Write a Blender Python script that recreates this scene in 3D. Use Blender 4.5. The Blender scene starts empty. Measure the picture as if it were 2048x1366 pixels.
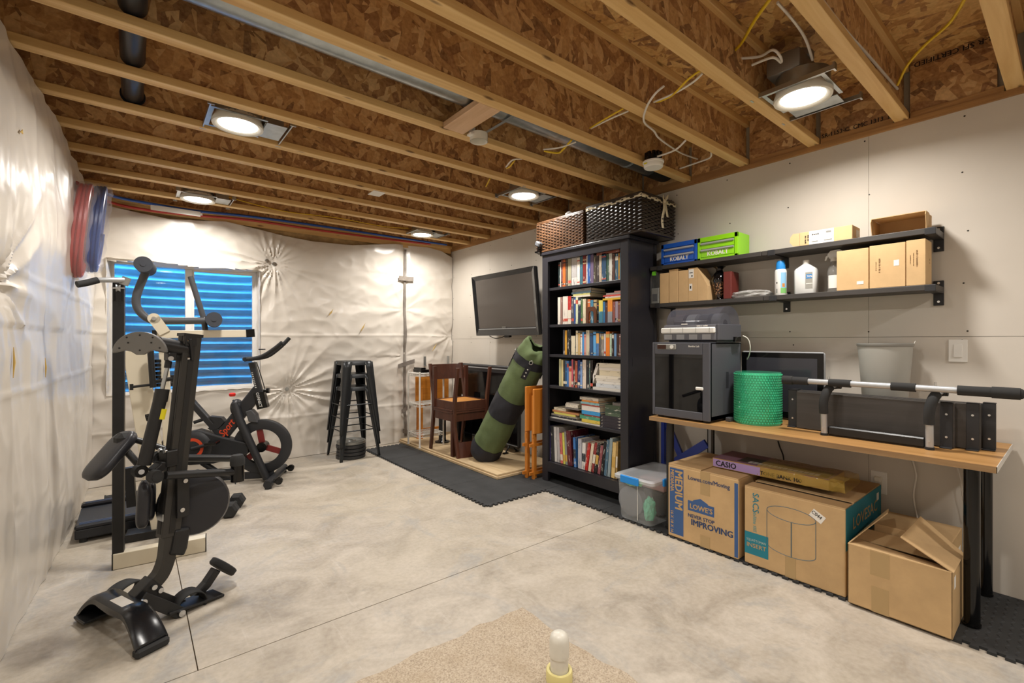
import bpy, bmesh, math, random
from mathutils import Vector, Matrix, noise
random.seed(7)
sc = bpy.context.scene
COL = sc.collection
# ------------------------------------------------------------------ camera
F_PX, CX, CY, CAM_H, YAW = 930.0, 1024.0, 681.0, 1.24, math.radians(39.2)
cam_data = bpy.data.cameras.new('camera')
cam_data.sensor_width = 36.0
cam_data.lens = 36.0 * F_PX / 2048.0
cam_data.shift_y = -(683.0 - CY) / 2048.0
cam_data.clip_start = 0.02
cam = bpy.data.objects.new('camera', cam_data)
COL.objects.link(cam)
cam.location = (0, 0, CAM_H)
cam.rotation_euler = (math.radians(90), 0, -YAW)
sc.camera = cam
# ------------------------------------------------------------------ daylight outside the window
world = bpy.data.worlds.new('world'); sc.world = world; world.use_nodes = True
bg = world.node_tree.nodes['Background']
bg.inputs[0].default_value = (0.06, 0.42, 1.0, 1)
bg.inputs[1].default_value = 13.0
# ------------------------------------------------------------------ view
vs = sc.view_settings
vs.view_transform = 'Standard'; vs.look = 'None'; vs.gamma = 1.0; vs.use_curve_mapping = False
vs.exposure = 0.16
LAMP_W = 19.5          # watts of each recessed ceiling lamp
LAMP_COL = (1.0, 0.955, 0.895)

# ------------------------------------------------------------------ measuring helpers (survey of the room)
_F = (math.sin(YAW), math.cos(YAW)); _R = (math.cos(YAW), -math.sin(YAW))
def ray(u, v):
    a = (u - CX) / F_PX
    return Vector((_F[0] + a * _R[0], _F[1] + a * _R[1], (CY - v) / F_PX))
def at(u, v, X=None, Y=None, Z=None):
    d = ray(u, v)
    t = X / d.x if X is not None else (Y / d.y if Y is not None else (Z - CAM_H) / d.z)
    return Vector((0, 0, CAM_H)) + d * t
def onp(u, v, p0, n):
    """point of the sight line in the vertical plane through p0 with horizontal normal n"""
    d = ray(u, v)
    t = (n[0] * p0[0] + n[1] * p0[1]) / (n[0] * d.x + n[1] * d.y)
    return Vector((0, 0, CAM_H)) + d * t

# ------------------------------------------------------------------ materials
def lin(c):
    if isinstance(c, str):
        c = [int(c[i:i + 2], 16) / 255 for i in (0, 2, 4)]
    return tuple((x / 12.92 if x <= .04045 else ((x + .055) / 1.055) ** 2.4) for x in c) + (1,)
MATS = {}
class NT:
    def __init__(s, m):
        s.t = m.node_tree; s.n = s.t.nodes; s.b = s.n['Principled BSDF']
    def add(s, kind, **kw):
        n = s.n.new('ShaderNode' + kind)
        for k, v in kw.items(): setattr(n, k, v)
        return n
    def link(s, a, b): s.t.links.new(a, b)
    def coord(s, kind='Object', scale=(1, 1, 1), rot=(0, 0, 0), loc=(0, 0, 0)):
        c = s.add('TexCoord'); mp = s.add('Mapping')
        mp.inputs['Scale'].default_value = scale; mp.inputs['Rotation'].default_value = rot
        mp.inputs['Location'].default_value = loc
        s.link(c.outputs[kind], mp.inputs['Vector']); return mp.outputs['Vector']
    def noise(s, vec, scale=5, detail=3, rough=.55, dist=0):
        n = s.add('TexNoise'); n.inputs['Scale'].default_value = scale
        n.inputs['Detail'].default_value = detail; n.inputs['Roughness'].default_value = rough
        n.inputs['Distortion'].default_value = dist
        if vec: s.link(vec, n.inputs['Vector'])
        return n.outputs['Fac']
    def ramp(s, fac, stops, interp='LINEAR'):
        r = s.add('ValToRGB'); r.color_ramp.interpolation = interp
        e = r.color_ramp.elements
        while len(e) < len(stops): e.new(.5)
        for i, (p, c) in enumerate(stops):
            e[i].position = p; e[i].color = lin(c) if not (isinstance(c, tuple) and len(c) == 4) else c
        s.link(fac, r.inputs['Fac']); return r.outputs['Color']
    def mix(s, fac, a, b, mode='MIX'):
        m = s.add('Mix', data_type='RGBA', blend_type=mode)
        if isinstance(fac, (int, float)): m.inputs[0].default_value = fac
        else: s.link(fac, m.inputs[0])
        for i, x in ((6, a), (7, b)):
            if isinstance(x, (tuple, str)): m.inputs[i].default_value = lin(x) if isinstance(x, str) else x
            else: s.link(x, m.inputs[i])
        return m.outputs[2]
    def bump(s, h, strength=.3, dist=.01):
        b = s.add('Bump'); b.inputs['Strength'].default_value = strength; b.inputs['Distance'].default_value = dist
        s.link(h, b.inputs['Height']); s.link(b.outputs['Normal'], s.b.inputs['Normal'])
def mat(name, color='808080', rough=.5, metal=0.0, var=0.0, vscale=8, bump=0.0, bscale=40, bdist=.004,
        spec=.5, trans=0.0, alpha=1.0, emit=0.0, ior=1.45, coat=0.0):
    if name in MATS: return MATS[name]
    m = bpy.data.materials.new(name); m.use_nodes = True; t = NT(m); b = t.b
    c = lin(color) if not (isinstance(color, tuple) and len(color) == 4) else color
    b.inputs['Base Color'].default_value = c
    b.inputs['Roughness'].default_value = rough; b.inputs['Metallic'].default_value = metal
    b.inputs['Specular IOR Level'].default_value = spec; b.inputs['IOR'].default_value = ior
    b.inputs['Transmission Weight'].default_value = trans; b.inputs['Alpha'].default_value = alpha
    b.inputs['Coat Weight'].default_value = coat
    if emit:
        b.inputs['Emission Color'].default_value = c; b.inputs['Emission Strength'].default_value = emit
    if var or bump:
        vec = t.coord()
    if var:
        f = t.noise(vec, vscale, 4)
        lo = tuple(max(0, x * (1 - var)) for x in c[:3]) + (1,); hi = tuple(min(1, x * (1 + var)) for x in c[:3]) + (1,)
        t.link(t.ramp(f, [(.3, lo), (.7, hi)]), b.inputs['Base Color'])
    if bump:
        t.bump(t.noise(vec, bscale, 3), bump, bdist)
    MATS[name] = m; return m

def mat_osb(name, axis, base=('6a4628', 'a47646', 'c89a62', 'e2bc88', '8a5a36'), s=.62):
    """strand board: long thin flakes in several directions; axis = normal of the board"""
    m = bpy.data.materials.new(name); m.use_nodes = True; t = NT(m); b = t.b
    tc = t.add('TexCoord'); cols = []
    oi = t.add('ObjectInfo'); sh = t.add('VectorMath', operation='MULTIPLY_ADD')
    cmb = t.add('CombineXYZ')
    for q in range(3): t.link(oi.outputs['Random'], cmb.inputs[q])
    t.link(cmb.outputs[0], sh.inputs[0]); sh.inputs[1].default_value = (9.1, 5.3, 7.7); t.link(tc.outputs['Object'], sh.inputs[2])
    rots = [.25, 1.15, 2.2, 2.85]
    ai = 'XYZ'.index(axis)
    for k, a in enumerate(rots):
        rot = [0, 0, 0]; rot[ai] = a
        mp0 = t.add('Mapping'); mp0.inputs['Rotation'].default_value = rot; mp0.inputs['Location'].default_value = (k * 3.1, k * 1.7, k * 2.3)
        t.link(sh.outputs[0], mp0.inputs['Vector'])
        sc_ = [46 * s, 46 * s, 46 * s]; sc_[(ai + 1) % 3] = 15 * s
        mp = t.add('Mapping'); mp.inputs['Scale'].default_value = sc_
        t.link(mp0.outputs['Vector'], mp.inputs['Vector'])
        vo = t.add('TexVoronoi'); vo.inputs['Scale'].default_value = 1.0; vo.inputs['Randomness'].default_value = 1
        t.link(mp.outputs['Vector'], vo.inputs['Vector'])
        sep = t.add('SeparateColor'); t.link(vo.outputs['Color'], sep.inputs['Color'])
        fib = t.noise(mp.outputs['Vector'], 3.0, 2)
        cols.append((sep.outputs[0], sep.outputs[1], fib))
    # pick the flake with the highest random layer value
    def m2(op, a, b_):
        n = t.add('Math', operation=op)
        for i, x in enumerate((a, b_)):
            if isinstance(x, (int, float)): n.inputs[i].default_value = x
            else: t.link(x, n.inputs[i])
        return n.outputs[0]
    bestv, besth = cols[0][0], cols[0][1]
    for (v, h, f) in cols[1:]:
        gt = m2('GREATER_THAN', v, bestv)
        mx = t.add('Mix', data_type='FLOAT'); t.link(gt, mx.inputs[0]); t.link(besth, mx.inputs[2]); t.link(h, mx.inputs[3])
        besth = mx.outputs[0]; bestv = m2('MAXIMUM', v, bestv)
    col = t.ramp(besth, [(0, base[0]), (.12, base[4]), (.3, base[1]), (.6, base[2]), (1, base[3])])
    fine = t.noise(t.coord(), 60, 4)
    col = t.mix(.35, col, t.ramp(fine, [(.3, '7a5632'), (.7, 'd8ae78')]))
    t.link(col, b.inputs['Base Color']); b.inputs['Roughness'].default_value = .62
    t.bump(besth, .35, .003)
    MATS[name] = m; return m

def mat_wood(name, c0, c1, c2=None, along='X', scale=1.0, rough=.5, knots=False, coat=0.0):
    if name in MATS: return MATS[name]
    m = bpy.data.materials.new(name); m.use_nodes = True; t = NT(m); b = t.b
    sc_ = [22 * scale] * 3; sc_['XYZ'.index(along)] = 1.3 * scale
    vec = t.coord(scale=sc_)
    f = t.noise(vec, 1.0, 6, .6, .8)
    stops = [(.3, c0), (.55, c1)] + ([(.75, c2)] if c2 else [])
    col = t.ramp(f, stops)
    vec2 = t.coord(scale=[x * .13 for x in sc_])
    col = t.mix(t.ramp(t.noise(vec2, 1.6, 3), [(.42, (0, 0, 0, 1)), (.62, (.4, .4, .4, 1))]), col, c0)
    if knots:
        kv = t.coord(scale=[3.2 if a == along else 12 for a in 'XYZ'])
        vo = t.add('TexVoronoi'); vo.inputs['Scale'].default_value = 1.0; t.link(kv, vo.inputs['Vector'])
        col = t.mix(t.ramp(vo.outputs['Distance'], [(.05, (.8, .8, .8, 1)), (.13, (0, 0, 0, 1))]), col, '5a3818')
    t.link(col, b.inputs['Base Color']); b.inputs['Roughness'].default_value = rough
    b.inputs['Coat Weight'].default_value = coat
    t.bump(f, .12, .002)
    MATS[name] = m; return m

def mat_card(name, c='b8925c'):
    if name in MATS: return MATS[name]
    m = bpy.data.materials.new(name); m.use_nodes = True; t = NT(m); b = t.b
    vec = t.coord()
    cc = lin(c); lo = tuple(x * .86 for x in cc[:3]) + (1,); hi = tuple(min(1, x * 1.1) for x in cc[:3]) + (1,)
    f = t.noise(vec, 4, 5, .65)
    t.link(t.ramp(f, [(.3, lo), (.7, hi)]), b.inputs['Base Color'])
    b.inputs['Roughness'].default_value = .75; b.inputs['Specular IOR Level'].default_value = .25
    t.bump(t.noise(t.coord(scale=(1, 1, 30)), 8, 2), .06, .002)
    MATS[name] = m; return m

# shared palette
M_BLACK = mat('black_powder_coat', '1c1c1d', .38, var=.15, vscale=30)
M_GLOSSBLK = mat('gloss_black', '0b0b0c', .12)
M_SATIN = mat('satin_black', '222224', .45, bump=.1, bscale=120, bdist=.001)
M_RUBBER = mat('rubber_black', '262626', .78, var=.2, vscale=20, bump=.15, bscale=180, bdist=.001)
M_FOAM = mat('foam_grip', '2c2c2c', .85, bump=.25, bscale=220, bdist=.001)
M_STEEL = mat('zinc_steel', 'b4b8ba', .32, 1.0)
M_SILVER = mat('silver_paint', 'b4b6b8', .35, .4)
M_BOLT = mat('bolt_chrome', 'd0d2d4', .25, 1.0)
M_WHITE = mat('white_plastic', 'e4e2dc', .35)
M_OFFW = mat('white_paint', 'dcd8cc', .45)
M_CREAM = mat('cream_powder_coat', 'd4cab4', .4)
M_DGREY = mat('dark_grey_plastic', '4a4b4e', .5, bump=.1, bscale=200, bdist=.001)
M_GREY = mat('mid_grey_plastic', '86857f', .45)
M_RED = mat('red_plastic', 'd0281c', .4)
M_ORANGE = mat('orange_red_print', 'd84a24', .5)
M_YELLOW = mat('yellow_label', 'd8cc20', .5)
M_PAPER = mat('paper_white', 'e4e0d8', .7)
M_INK = mat('ink_black', '1e1c1a', .6)
M_PRINT_BLUE = mat('print_blue', '3a5a8c', .65)
M_PRINT_TEAL = mat('print_teal', '1f7a8c', .6)
M_CARD = mat_card('cardboard', 'c4a478')
M_CARD2 = mat_card('cardboard_light', 'd0ae80')
M_CARDIN = mat_card('cardboard_inside', 'b8966a')
M_TAPE = mat('packing_tape', 'b09468', .22, alpha=1)

# ------------------------------------------------------------------ mesh builder
class MB:
    def __init__(s, M=None):
        s.v = []; s.f = []; s.mi = []; s.sm = []; s.M = M or Matrix.Identity(4); s.cur = 0
    def add(s, vs, fs, smooth=False):
        o = len(s.v)
        s.v += [s.M @ Vector(p) for p in vs]
        for f in fs:
            s.f.append([i + o for i in f]); s.mi.append(s.cur); s.sm.append(smooth)
        return s
    def mat(s, i): s.cur = i; return s
    def box(s, c, d, rot=None):
        x, y, z = d[0] / 2, d[1] / 2, d[2] / 2
        p = [Vector((a * x, b * y, e * z)) for a in (-1, 1) for b in (-1, 1) for e in (-1, 1)]
        R = rot if rot is not None else Matrix.Identity(3)
        c = Vector(c)
        return s.add([c + R @ q for q in p], [(0, 1, 3, 2), (4, 6, 7, 5), (0, 4, 5, 1), (2, 3, 7, 6), (0, 2, 6, 4), (1, 5, 7, 3)])
    def b2(s, lo, hi):
        return s.box([(a + b) / 2 for a, b in zip(lo, hi)], [abs(b - a) for a, b in zip(lo, hi)])
    def cbox(s, c, d, b, rot=None):
        """box with chamfered edges"""
        hx, hy, hz = d[0] / 2, d[1] / 2, d[2] / 2; b = min(b, hx * .99, hy * .99, hz * .99)
        vs = []; idx = {}
        R = rot if rot is not None else Matrix.Identity(3); c = Vector(c)
        for sx in (-1, 1):
            for sy in (-1, 1):
                for sz in (-1, 1):
                    for k in range(3):
                        q = Vector((sx * (hx - (b if k != 0 else 0)), sy * (hy - (b if k != 1 else 0)), sz * (hz - (b if k != 2 else 0))))
                        idx[(sx, sy, sz, k)] = len(vs); vs.append(c + R @ q)
        fs = []
        for k in range(3):
            i, j = (k + 1) % 3, (k + 2) % 3
            for sg in (-1, 1):
                q = []
                for (a, e) in ((-1, -1), (1, -1), (1, 1), (-1, 1)):
                    t = [0, 0, 0]; t[k] = sg; t[i] = a; t[j] = e; q.append(idx[(*t, k)])
                fs.append(q if sg > 0 else q[::-1])
        for k in range(3):          # edges along axis k
            i, j = (k + 1) % 3, (k + 2) % 3
            for a in (-1, 1):
                for e in (-1, 1):
                    t0 = [0, 0, 0]; t0[k] = -1; t0[i] = a; t0[j] = e; t1 = list(t0); t1[k] = 1
                    q = [idx[(*t0, i)], idx[(*t1, i)], idx[(*t1, j)], idx[(*t0, j)]]
                    fs.append(q if a * e < 0 else q[::-1])
        for sx in (-1, 1):
            for sy in (-1, 1):
                for sz in (-1, 1):
                    q = [idx[(sx, sy, sz, k)] for k in range(3)]
                    fs.append(q if sx * sy * sz > 0 else q[::-1])
        return s.add(vs, fs)
    def cyl(s, p0, p1, r, r2=None, n=16, caps=True, smooth=True):
        r2 = r if r2 is None else r2
        return s.tube([p0, p1], [r, r2], n, caps=caps, smooth=smooth)
    def tube(s, pts, r, n=10, closed=False, caps=True, smooth=True, sq=None, up=None):
        """round tube along points; sq=(w,h) makes a rectangular bar instead"""
        P = [Vector(p) for p in pts]; N = len(P); rs = r if isinstance(r, (list, tuple)) else [r] * N
        T = []
        for i in range(N):
            a = P[i - 1] if (i > 0 or closed) else P[i]; b = P[(i + 1) % N] if (i < N - 1 or closed) else P[i]
            T.append((b - a).normalized())
        u = Vector(up) if up else (Vector((0, 0, 1)) if abs(T[0].z) < .9 else Vector((1, 0, 0)))
        u = (u - T[0] * u.dot(T[0])).normalized()
        vs = []; fs = []
        if sq: n = 4
        for i in range(N):
            u = (u - T[i] * u.dot(T[i])).normalized(); w = T[i].cross(u)
            for k in range(n):
                if sq:
                    a, b = ((1, 1), (1, -1), (-1, -1), (-1, 1))[k]
                    vs.append(P[i] + w * (a * sq[0] / 2) + u * (b * sq[1] / 2))
                else:
                    an = 2 * math.pi * k / n
                    vs.append(P[i] + (u * math.cos(an) + w * math.sin(an)) * rs[i])
        R = N if closed else N - 1
        for i in range(R):
            for k in range(n):
                a = i * n + k; b = i * n + (k + 1) % n; c = ((i + 1) % N) * n + (k + 1) % n; d = ((i + 1) % N) * n + k
                fs.append((a, d, c, b) if sq else (a, b, c, d))
        s.add(vs, fs, smooth and not sq)
        if caps and not closed:
            o = len(s.v) - len(vs)
            c0 = list(range(o, o + n)); c1 = list(range(o + (N - 1) * n, o + N * n))
            for q in ((c0 if sq else c0[::-1]), (c1[::-1] if sq else c1)):
                s.f.append(q); s.mi.append(s.cur); s.sm.append(False)
        return s
    def lathe(s, prof, n=24, o=(0, 0, 0), axis='Z', smooth=True, caps=True):
        vs = []; fs = []; o = Vector(o)
        for (r, z) in prof:
            for k in range(n):
                a = 2 * math.pi * k / n; x, y = r * math.cos(a), r * math.sin(a)
                vs.append(o + (Vector((x, y, z)) if axis == 'Z' else Vector((z, x, y)) if axis == 'X' else Vector((y, z, x))))
        for i in range(len(prof) - 1):
            for k in range(n):
                fs.append((i * n + k, i * n + (k + 1) % n, (i + 1) * n + (k + 1) % n, (i + 1) * n + k))
        s.add(vs, fs, smooth)
        if caps:
            ofs = len(s.v) - len(vs)
            for i, rev in ((0, True), (len(prof) - 1, False)):
                if prof[i][0] > 1e-5:
                    q = list(range(ofs + i * n, ofs + (i + 1) * n))
                    s.f.append(q[::-1] if rev else q); s.mi.append(s.cur); s.sm.append(False)
        return s
    def prism(s, poly, lo, hi, plane='xz', smooth=False):
        def p3(a, b, w):
            return (a, w, b) if plane == 'xz' else (a, b, w) if plane == 'xy' else (w, a, b)
        n = len(poly)
        vs = [p3(a, b, lo) for a, b in poly] + [p3(a, b, hi) for a, b in poly]
        fs = [list(range(n))[::-1], list(range(n, 2 * n))]
        s.add(vs, fs)
        o = len(s.v) - 2 * n
        for i in range(n):
            j = (i + 1) % n
            s.f.append([o + i, o + j, o + n + j, o + n + i]); s.mi.append(s.cur); s.sm.append(smooth)
        return s
    def ell(s, c, r, n=16, m=10):
        prof = []
        vs = []; fs = []; c = Vector(c)
        for i in range(m + 1):
            th = math.pi * i / m
            for k in range(n):
                a = 2 * math.pi * k / n
                vs.append(c + Vector((r[0] * math.sin(th) * math.cos(a), r[1] * math.sin(th) * math.sin(a), -r[2] * math.cos(th))))
        for i in range(m):
            for k in range(n):
                fs.append((i * n + k, i * n + (k + 1) % n, (i + 1) * n + (k + 1) % n, (i + 1) * n + k))
        return s.add(vs, fs, True)
    def grid(s, fn, nu, nv, smooth=True, flip=False):
        vs = [fn(i / nu, j / nv) for j in range(nv + 1) for i in range(nu + 1)]
        fs = []
        for j in range(nv):
            for i in range(nu):
                a = j * (nu + 1) + i; q = (a, a + 1, a + nu + 2, a + nu + 1)
                fs.append(q[::-1] if flip else q)
        return s.add(vs, fs, smooth)
    def quad(s, a, b, c, d): return s.add([a, b, c, d], [(0, 1, 2, 3)])
    def mesh(s, name, mats):
        me = bpy.data.meshes.new(name)
        me.from_pydata([tuple(p) for p in s.v], [], s.f)
        me.polygons.foreach_set('material_index', s.mi)
        me.polygons.foreach_set('use_smooth', s.sm)
        for m in (mats if isinstance(mats, (list, tuple)) else [mats]): me.materials.append(m)
        if any(s.sm):
            me.set_sharp_from_angle(angle=math.radians(45))
        me.update(); return me
    def build(s, name, mats, parent=None, bevel=0, loc=None, rz=0, solid=0, sub=0, fix=False):
        me = s.mesh(name, mats)
        if fix:
            bm = bmesh.new(); bm.from_mesh(me); bmesh.ops.recalc_face_normals(bm, faces=bm.faces); bm.to_mesh(me); bm.free()
        o = bpy.data.objects.new(name, me); COL.objects.link(o)
        if loc is not None: o.location = loc
        if rz: o.rotation_euler[2] = rz
        if parent is not None: o.parent = parent
        if solid:
            md = o.modifiers.new('thickness', 'SOLIDIFY'); md.thickness = solid; md.offset = 0
        if bevel:
            md = o.modifiers.new('bevel', 'BEVEL'); md.width = bevel; md.segments = 2; md.limit_method = 'ANGLE'
            md.angle_limit = math.radians(40)
        if sub:
            md = o.modifiers.new('sub', 'SUBSURF'); md.levels = sub; md.render_levels = sub
        return o

def tag(o, label=None, cat=None, group=None, kind=None):
    if label: o['label'] = label
    if cat: o['category'] = cat
    if group: o['group'] = group
    if kind: o['kind'] = kind
    return o
def thing(name, label, cat, loc=(0, 0, 0), rz=0, group=None):
    o = bpy.data.objects.new(name, None); COL.objects.link(o); o.empty_display_size = .05
    o.location = loc; o.rotation_euler = (0, 0, rz)
    return tag(o, label, cat, group)
def struct(name, mb, m, parent=None, **k):
    o = mb.build(name, m, parent, **k)
    if parent is None: o['kind'] = 'structure'
    return o
def kids(o): return [c for c in bpy.data.objects if c.parent == o]
def copy_tree(o, parent=None):
    c = o.copy(); COL.objects.link(c); c.parent = parent
    for ch in kids(o): copy_tree(ch, c)
    return c
def share(src, parent, loc=None, rot=None):
    c = src.copy(); COL.objects.link(c); c.parent = parent
    if loc is not None: c.location = loc
    if rot is not None: c.rotation_euler = rot
    return c
def frame(o, ex, ey, ez=None):
    """matrix whose columns are the given axes at o"""
    ex = Vector(ex).normalized(); ey = Vector(ey); ey = (ey - ex * ey.dot(ex)).normalized(); ez = ex.cross(ey)
    M = Matrix.Identity(4)
    for i, a in enumerate((ex, ey, ez)):
        for r in range(3): M[r][i] = a[r]
    for r in range(3): M[r][3] = o[r]
    return M
def dashes(par, o, ex, ey, length, h, m, seed=1, name='small_print'):
    """print too small to read: a broken line of tiny marks"""
    r = random.Random(seed); M = frame(o, ex, ey); b = MB(M); x = 0.0
    while x < length:
        w = r.uniform(.25, .6) * h
        b.b2((x, 0, .0001), (min(x + w, length), h * r.uniform(.6, 1.0), .0005)); x += w + h * (.18 if r.random() < .8 else .6)
    o_ = b.build(name, m, par); o_['kind'] = 'stuff'; return o_
def text(s, size, m, parent, o, ex, ey, bold=0.0, shear=0.0, name='lettering', width=None, align='LEFT', depth=.0006):
    """flat lettering: o = start of the baseline, ex = reading direction, ey = up"""
    cu = bpy.data.curves.new('font', 'FONT'); cu.body = s; cu.size = size; cu.shear = shear
    cu.align_x = align; cu.resolution_u = 2
    ob = bpy.data.objects.new('font', cu); COL.objects.link(ob)
    dg = bpy.context.evaluated_depsgraph_get()
    me = bpy.data.meshes.new_from_object(ob.evaluated_get(dg))
    bpy.data.objects.remove(ob); bpy.data.curves.remove(cu)
    if width:
        xs = [v.co.x for v in me.vertices]; k = width / (max(xs) - min(xs))
        for v in me.vertices: v.co.x *= k
    if bold:      # heavier strokes: the outline repeated a hair to each side
        b0 = bmesh.new(); b0.from_mesh(me)
        for kk_, (dx, dy) in enumerate(((1, 0), (-1, 0), (0, .6), (0, -.6))):
            c = me.copy(); c.transform(Matrix.Translation((dx * bold * size, dy * bold * size, .00006 * (kk_ + 1)))); b0.from_mesh(c); bpy.data.meshes.remove(c)
        b0.to_mesh(me); b0.free()
    M = frame(o, ex, ey)
    n = Vector(ex).cross(Vector(ey)).normalized() * depth
    me.transform(Matrix.Translation(n) @ M)
    me.materials.clear(); me.materials.append(m); me.name = name
    t = bpy.data.objects.new(name, me); COL.objects.link(t); t.parent = parent
    return t
# ================================================================== ROOM SHELL
XW, YB, XL, YF = 3.276, 5.30, -0.44, -2.9      # right wall, back wall, left wall, added wall behind
ZT, ZJ, ZS = 2.413, 2.443, 2.745               # drywall top, joist underside, subfloor underside
# ---- concrete
def mat_concrete():
    m = bpy.data.materials.new('concrete'); m.use_nodes = True; t = NT(m); b = t.b
    tc = t.coord()
    big = t.noise(tc, .9, 5, .6, .6); mid = t.noise(tc, 3.1, 6, .65, 1.2); fine = t.noise(tc, 45, 4)
    col = t.ramp(mid, [(.28, '8a8072'), (.43, 'a2988a'), (.58, 'b3a99b'), (.78, 'c1b8ab')])
    col = t.mix(t.ramp(big, [(.42, (0, 0, 0, 1)), (.62, (.4, .4, .4, 1))]), col, 'b0a48c')
    blot = t.noise(t.coord(loc=(4.2, 1.7, 0)), 1.7, 8, .72, 1.5)
    col = t.mix(t.ramp(blot, [(.53, (0, 0, 0, 1)), (.66, (.8, .8, .8, 1))]), col, '94928e')
    b2 = t.noise(t.coord(loc=(1.2, 8.7, 0)), 5.5, 8, .75, 1.0)
    col = t.mix(t.ramp(b2, [(.58, (0, 0, 0, 1)), (.72, (.7, .7, .7, 1))]), col, '8c8882')
    scr = t.noise(t.coord(scale=(14, 1.2, 1), rot=(0, 0, .5)), 2.0, 5, .7)
    col = t.mix(t.ramp(scr, [(.6, (0, 0, 0, 1)), (.75, (.35, .35, .35, 1))]), col, 'd2ccc2')
    col = t.mix(.2, col, t.ramp(fine, [(.3, '968c7e'), (.7, 'cfc8bc')]))
    t.link(col, b.inputs['Base Color'])
    t.link(t.ramp(mid, [(.3, (.42, .42, .42, 1)), (.7, (.6, .6, .6, 1))]), b.inputs['Roughness'])
    t.bump(fine, .06, .002); MATS['concrete'] = m; return m
M_CONC = mat_concrete()
def mat_grit():
    m = bpy.data.materials.new('rough_patch'); m.use_nodes = True; t = NT(m); b = t.b
    tc = t.coord(); g = t.noise(tc, 160, 3, .7); w = t.noise(tc, 5, 4)
    col = t.ramp(g, [(.3, '877867'), (.5, 'b2a28c'), (.7, 'c4b7a4')])
    col = t.mix(t.ramp(w, [(.5, (0, 0, 0, 1)), (.75, (.5, .5, .5, 1))]), col, 'a08c70')
    t.link(col, b.inputs['Base Color']); b.inputs['Roughness'].default_value = .9
    t.bump(g, .8, .004); MATS['rough_patch'] = m; return m
M_GRIT = mat_grit()
fl = struct('floor', MB().b2((-3, -4, -.12), (5, 8, -.008)), mat('joint_dirt', '4a3a28', .9))
for (x0, y0, x1, y1) in ((-.6, YF, XW + .1, 2.0975), (-.6, 2.1025, .188, YB + .15), (.192, 2.1025, XW + .1, YB + .15)):
    MB().b2((x0, y0, -.05), (x1, y1, 0)).build('concrete_slab', M_CONC, fl)
# rough sanded patch round the drain stub, its edge broken up
pts = []
random.seed(3)
def ragged(a, b, n, j):
    r = []
    for i in range(n):
        q = Vector(a).lerp(Vector(b), i / n)
        nn = noise.noise(Vector((q.x * 9, q.y * 9, .3)))
        d = (Vector(b) - Vector(a)).normalized(); r.append((q.x - d.y * nn * j, q.y + d.x * nn * j))
    return r
pts = ragged((1.415, .35), (1.405, 1.60), 40, .03) + ragged((1.40, 1.655), (.25, 1.66), 40, .03) + ragged((.25, 1.66), (.25, .35), 20, .02) + [(.3, .35)]
MB().prism(pts, -.02, .0025, 'xy').build('concrete_patch', M_GRIT, fl, fix=True)
# ---- walls
def mat_drywall():
    m = bpy.data.materials.new('drywall'); m.use_nodes = True; t = NT(m); b = t.b
    f = t.noise(t.coord(), 1.1, 4); g = t.noise(t.coord(), 90, 2)
    t.link(t.ramp(f, [(.3, 'c2baae'), (.7, 'd0c9be')]), b.inputs['Base Color']); b.inputs['Roughness'].default_value = .8
    t.bump(g, .04, .001); MATS['drywall'] = m; return m
M_DRY = mat_drywall()
M_INSUL = mat('insulation', 'b09468', .95, var=.35, vscale=9, bump=.6, bscale=25, bdist=.03)
M_SCREW = mat('screw_dark', '3a3630', .5, .6)
wr = struct('wall_right', MB().b2((XW + .014, YF, 0), (XW + .12, YB + .3, ZS)), mat('seam_backing', 'a09888', .9))  # plain backing, a little darker than the drywall, visible in the panel seams
ys = (YF, .775, 4.432, YB)
for (za, zb) in ((.006, 1.2585), (1.2605, ZT)):
    for a, b in zip(ys, ys[1:]):
        MB().b2((XW, a + (.0007 if a > YF else 0), za), (XW + .013, b - .0007, zb)).build('drywall_panel', M_DRY, wr)
scr = MB()
for k in range(-4, 12):
    y = .775 + .406 * k
    for z in (2.372, 2.08, 1.80, 1.52, 1.29, 1.225, .95, .66, .38, .1):
        j = random.uniform(-.02, .02)
        scr.cyl((XW + .002, y + j, z + j), (XW - .0008, y + j, z + j), .0044, n=8)
tag(scr.build('drywall_screws', M_SCREW, wr), kind='stuff')
struct('wall_bounce', MB().b2((-1.2, YF - .1, 0), (XW + .2, YF, ZS)), M_DRY)  # unseen wall added behind the camera to keep light bouncing
struct('wall_left', MB().b2((XL - .2, YF, 0), (XL, YB + .4, ZS)), M_INSUL)
# back wall with the window hole
WX0, WX1, WZ0, WZ1 = -.165, .985, .775, 1.935
HX0, HX1, HZ0, HZ1 = WX0 - .03, WX1 + .03, WZ0 - .05, WZ1 + .05
wb = MB()
for lo, hi in (((XL, YB, 0), (HX0, YB + .28, ZJ)), ((HX1, YB, 0), (XW + .2, YB + .28, ZJ)),
               ((HX0, YB, 0), (HX1, YB + .28, HZ0)), ((HX0, YB, HZ1), (HX1, YB + .28, ZJ))): wb.b2(lo, hi)
struct('wall_back', wb, M_INSUL)
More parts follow.
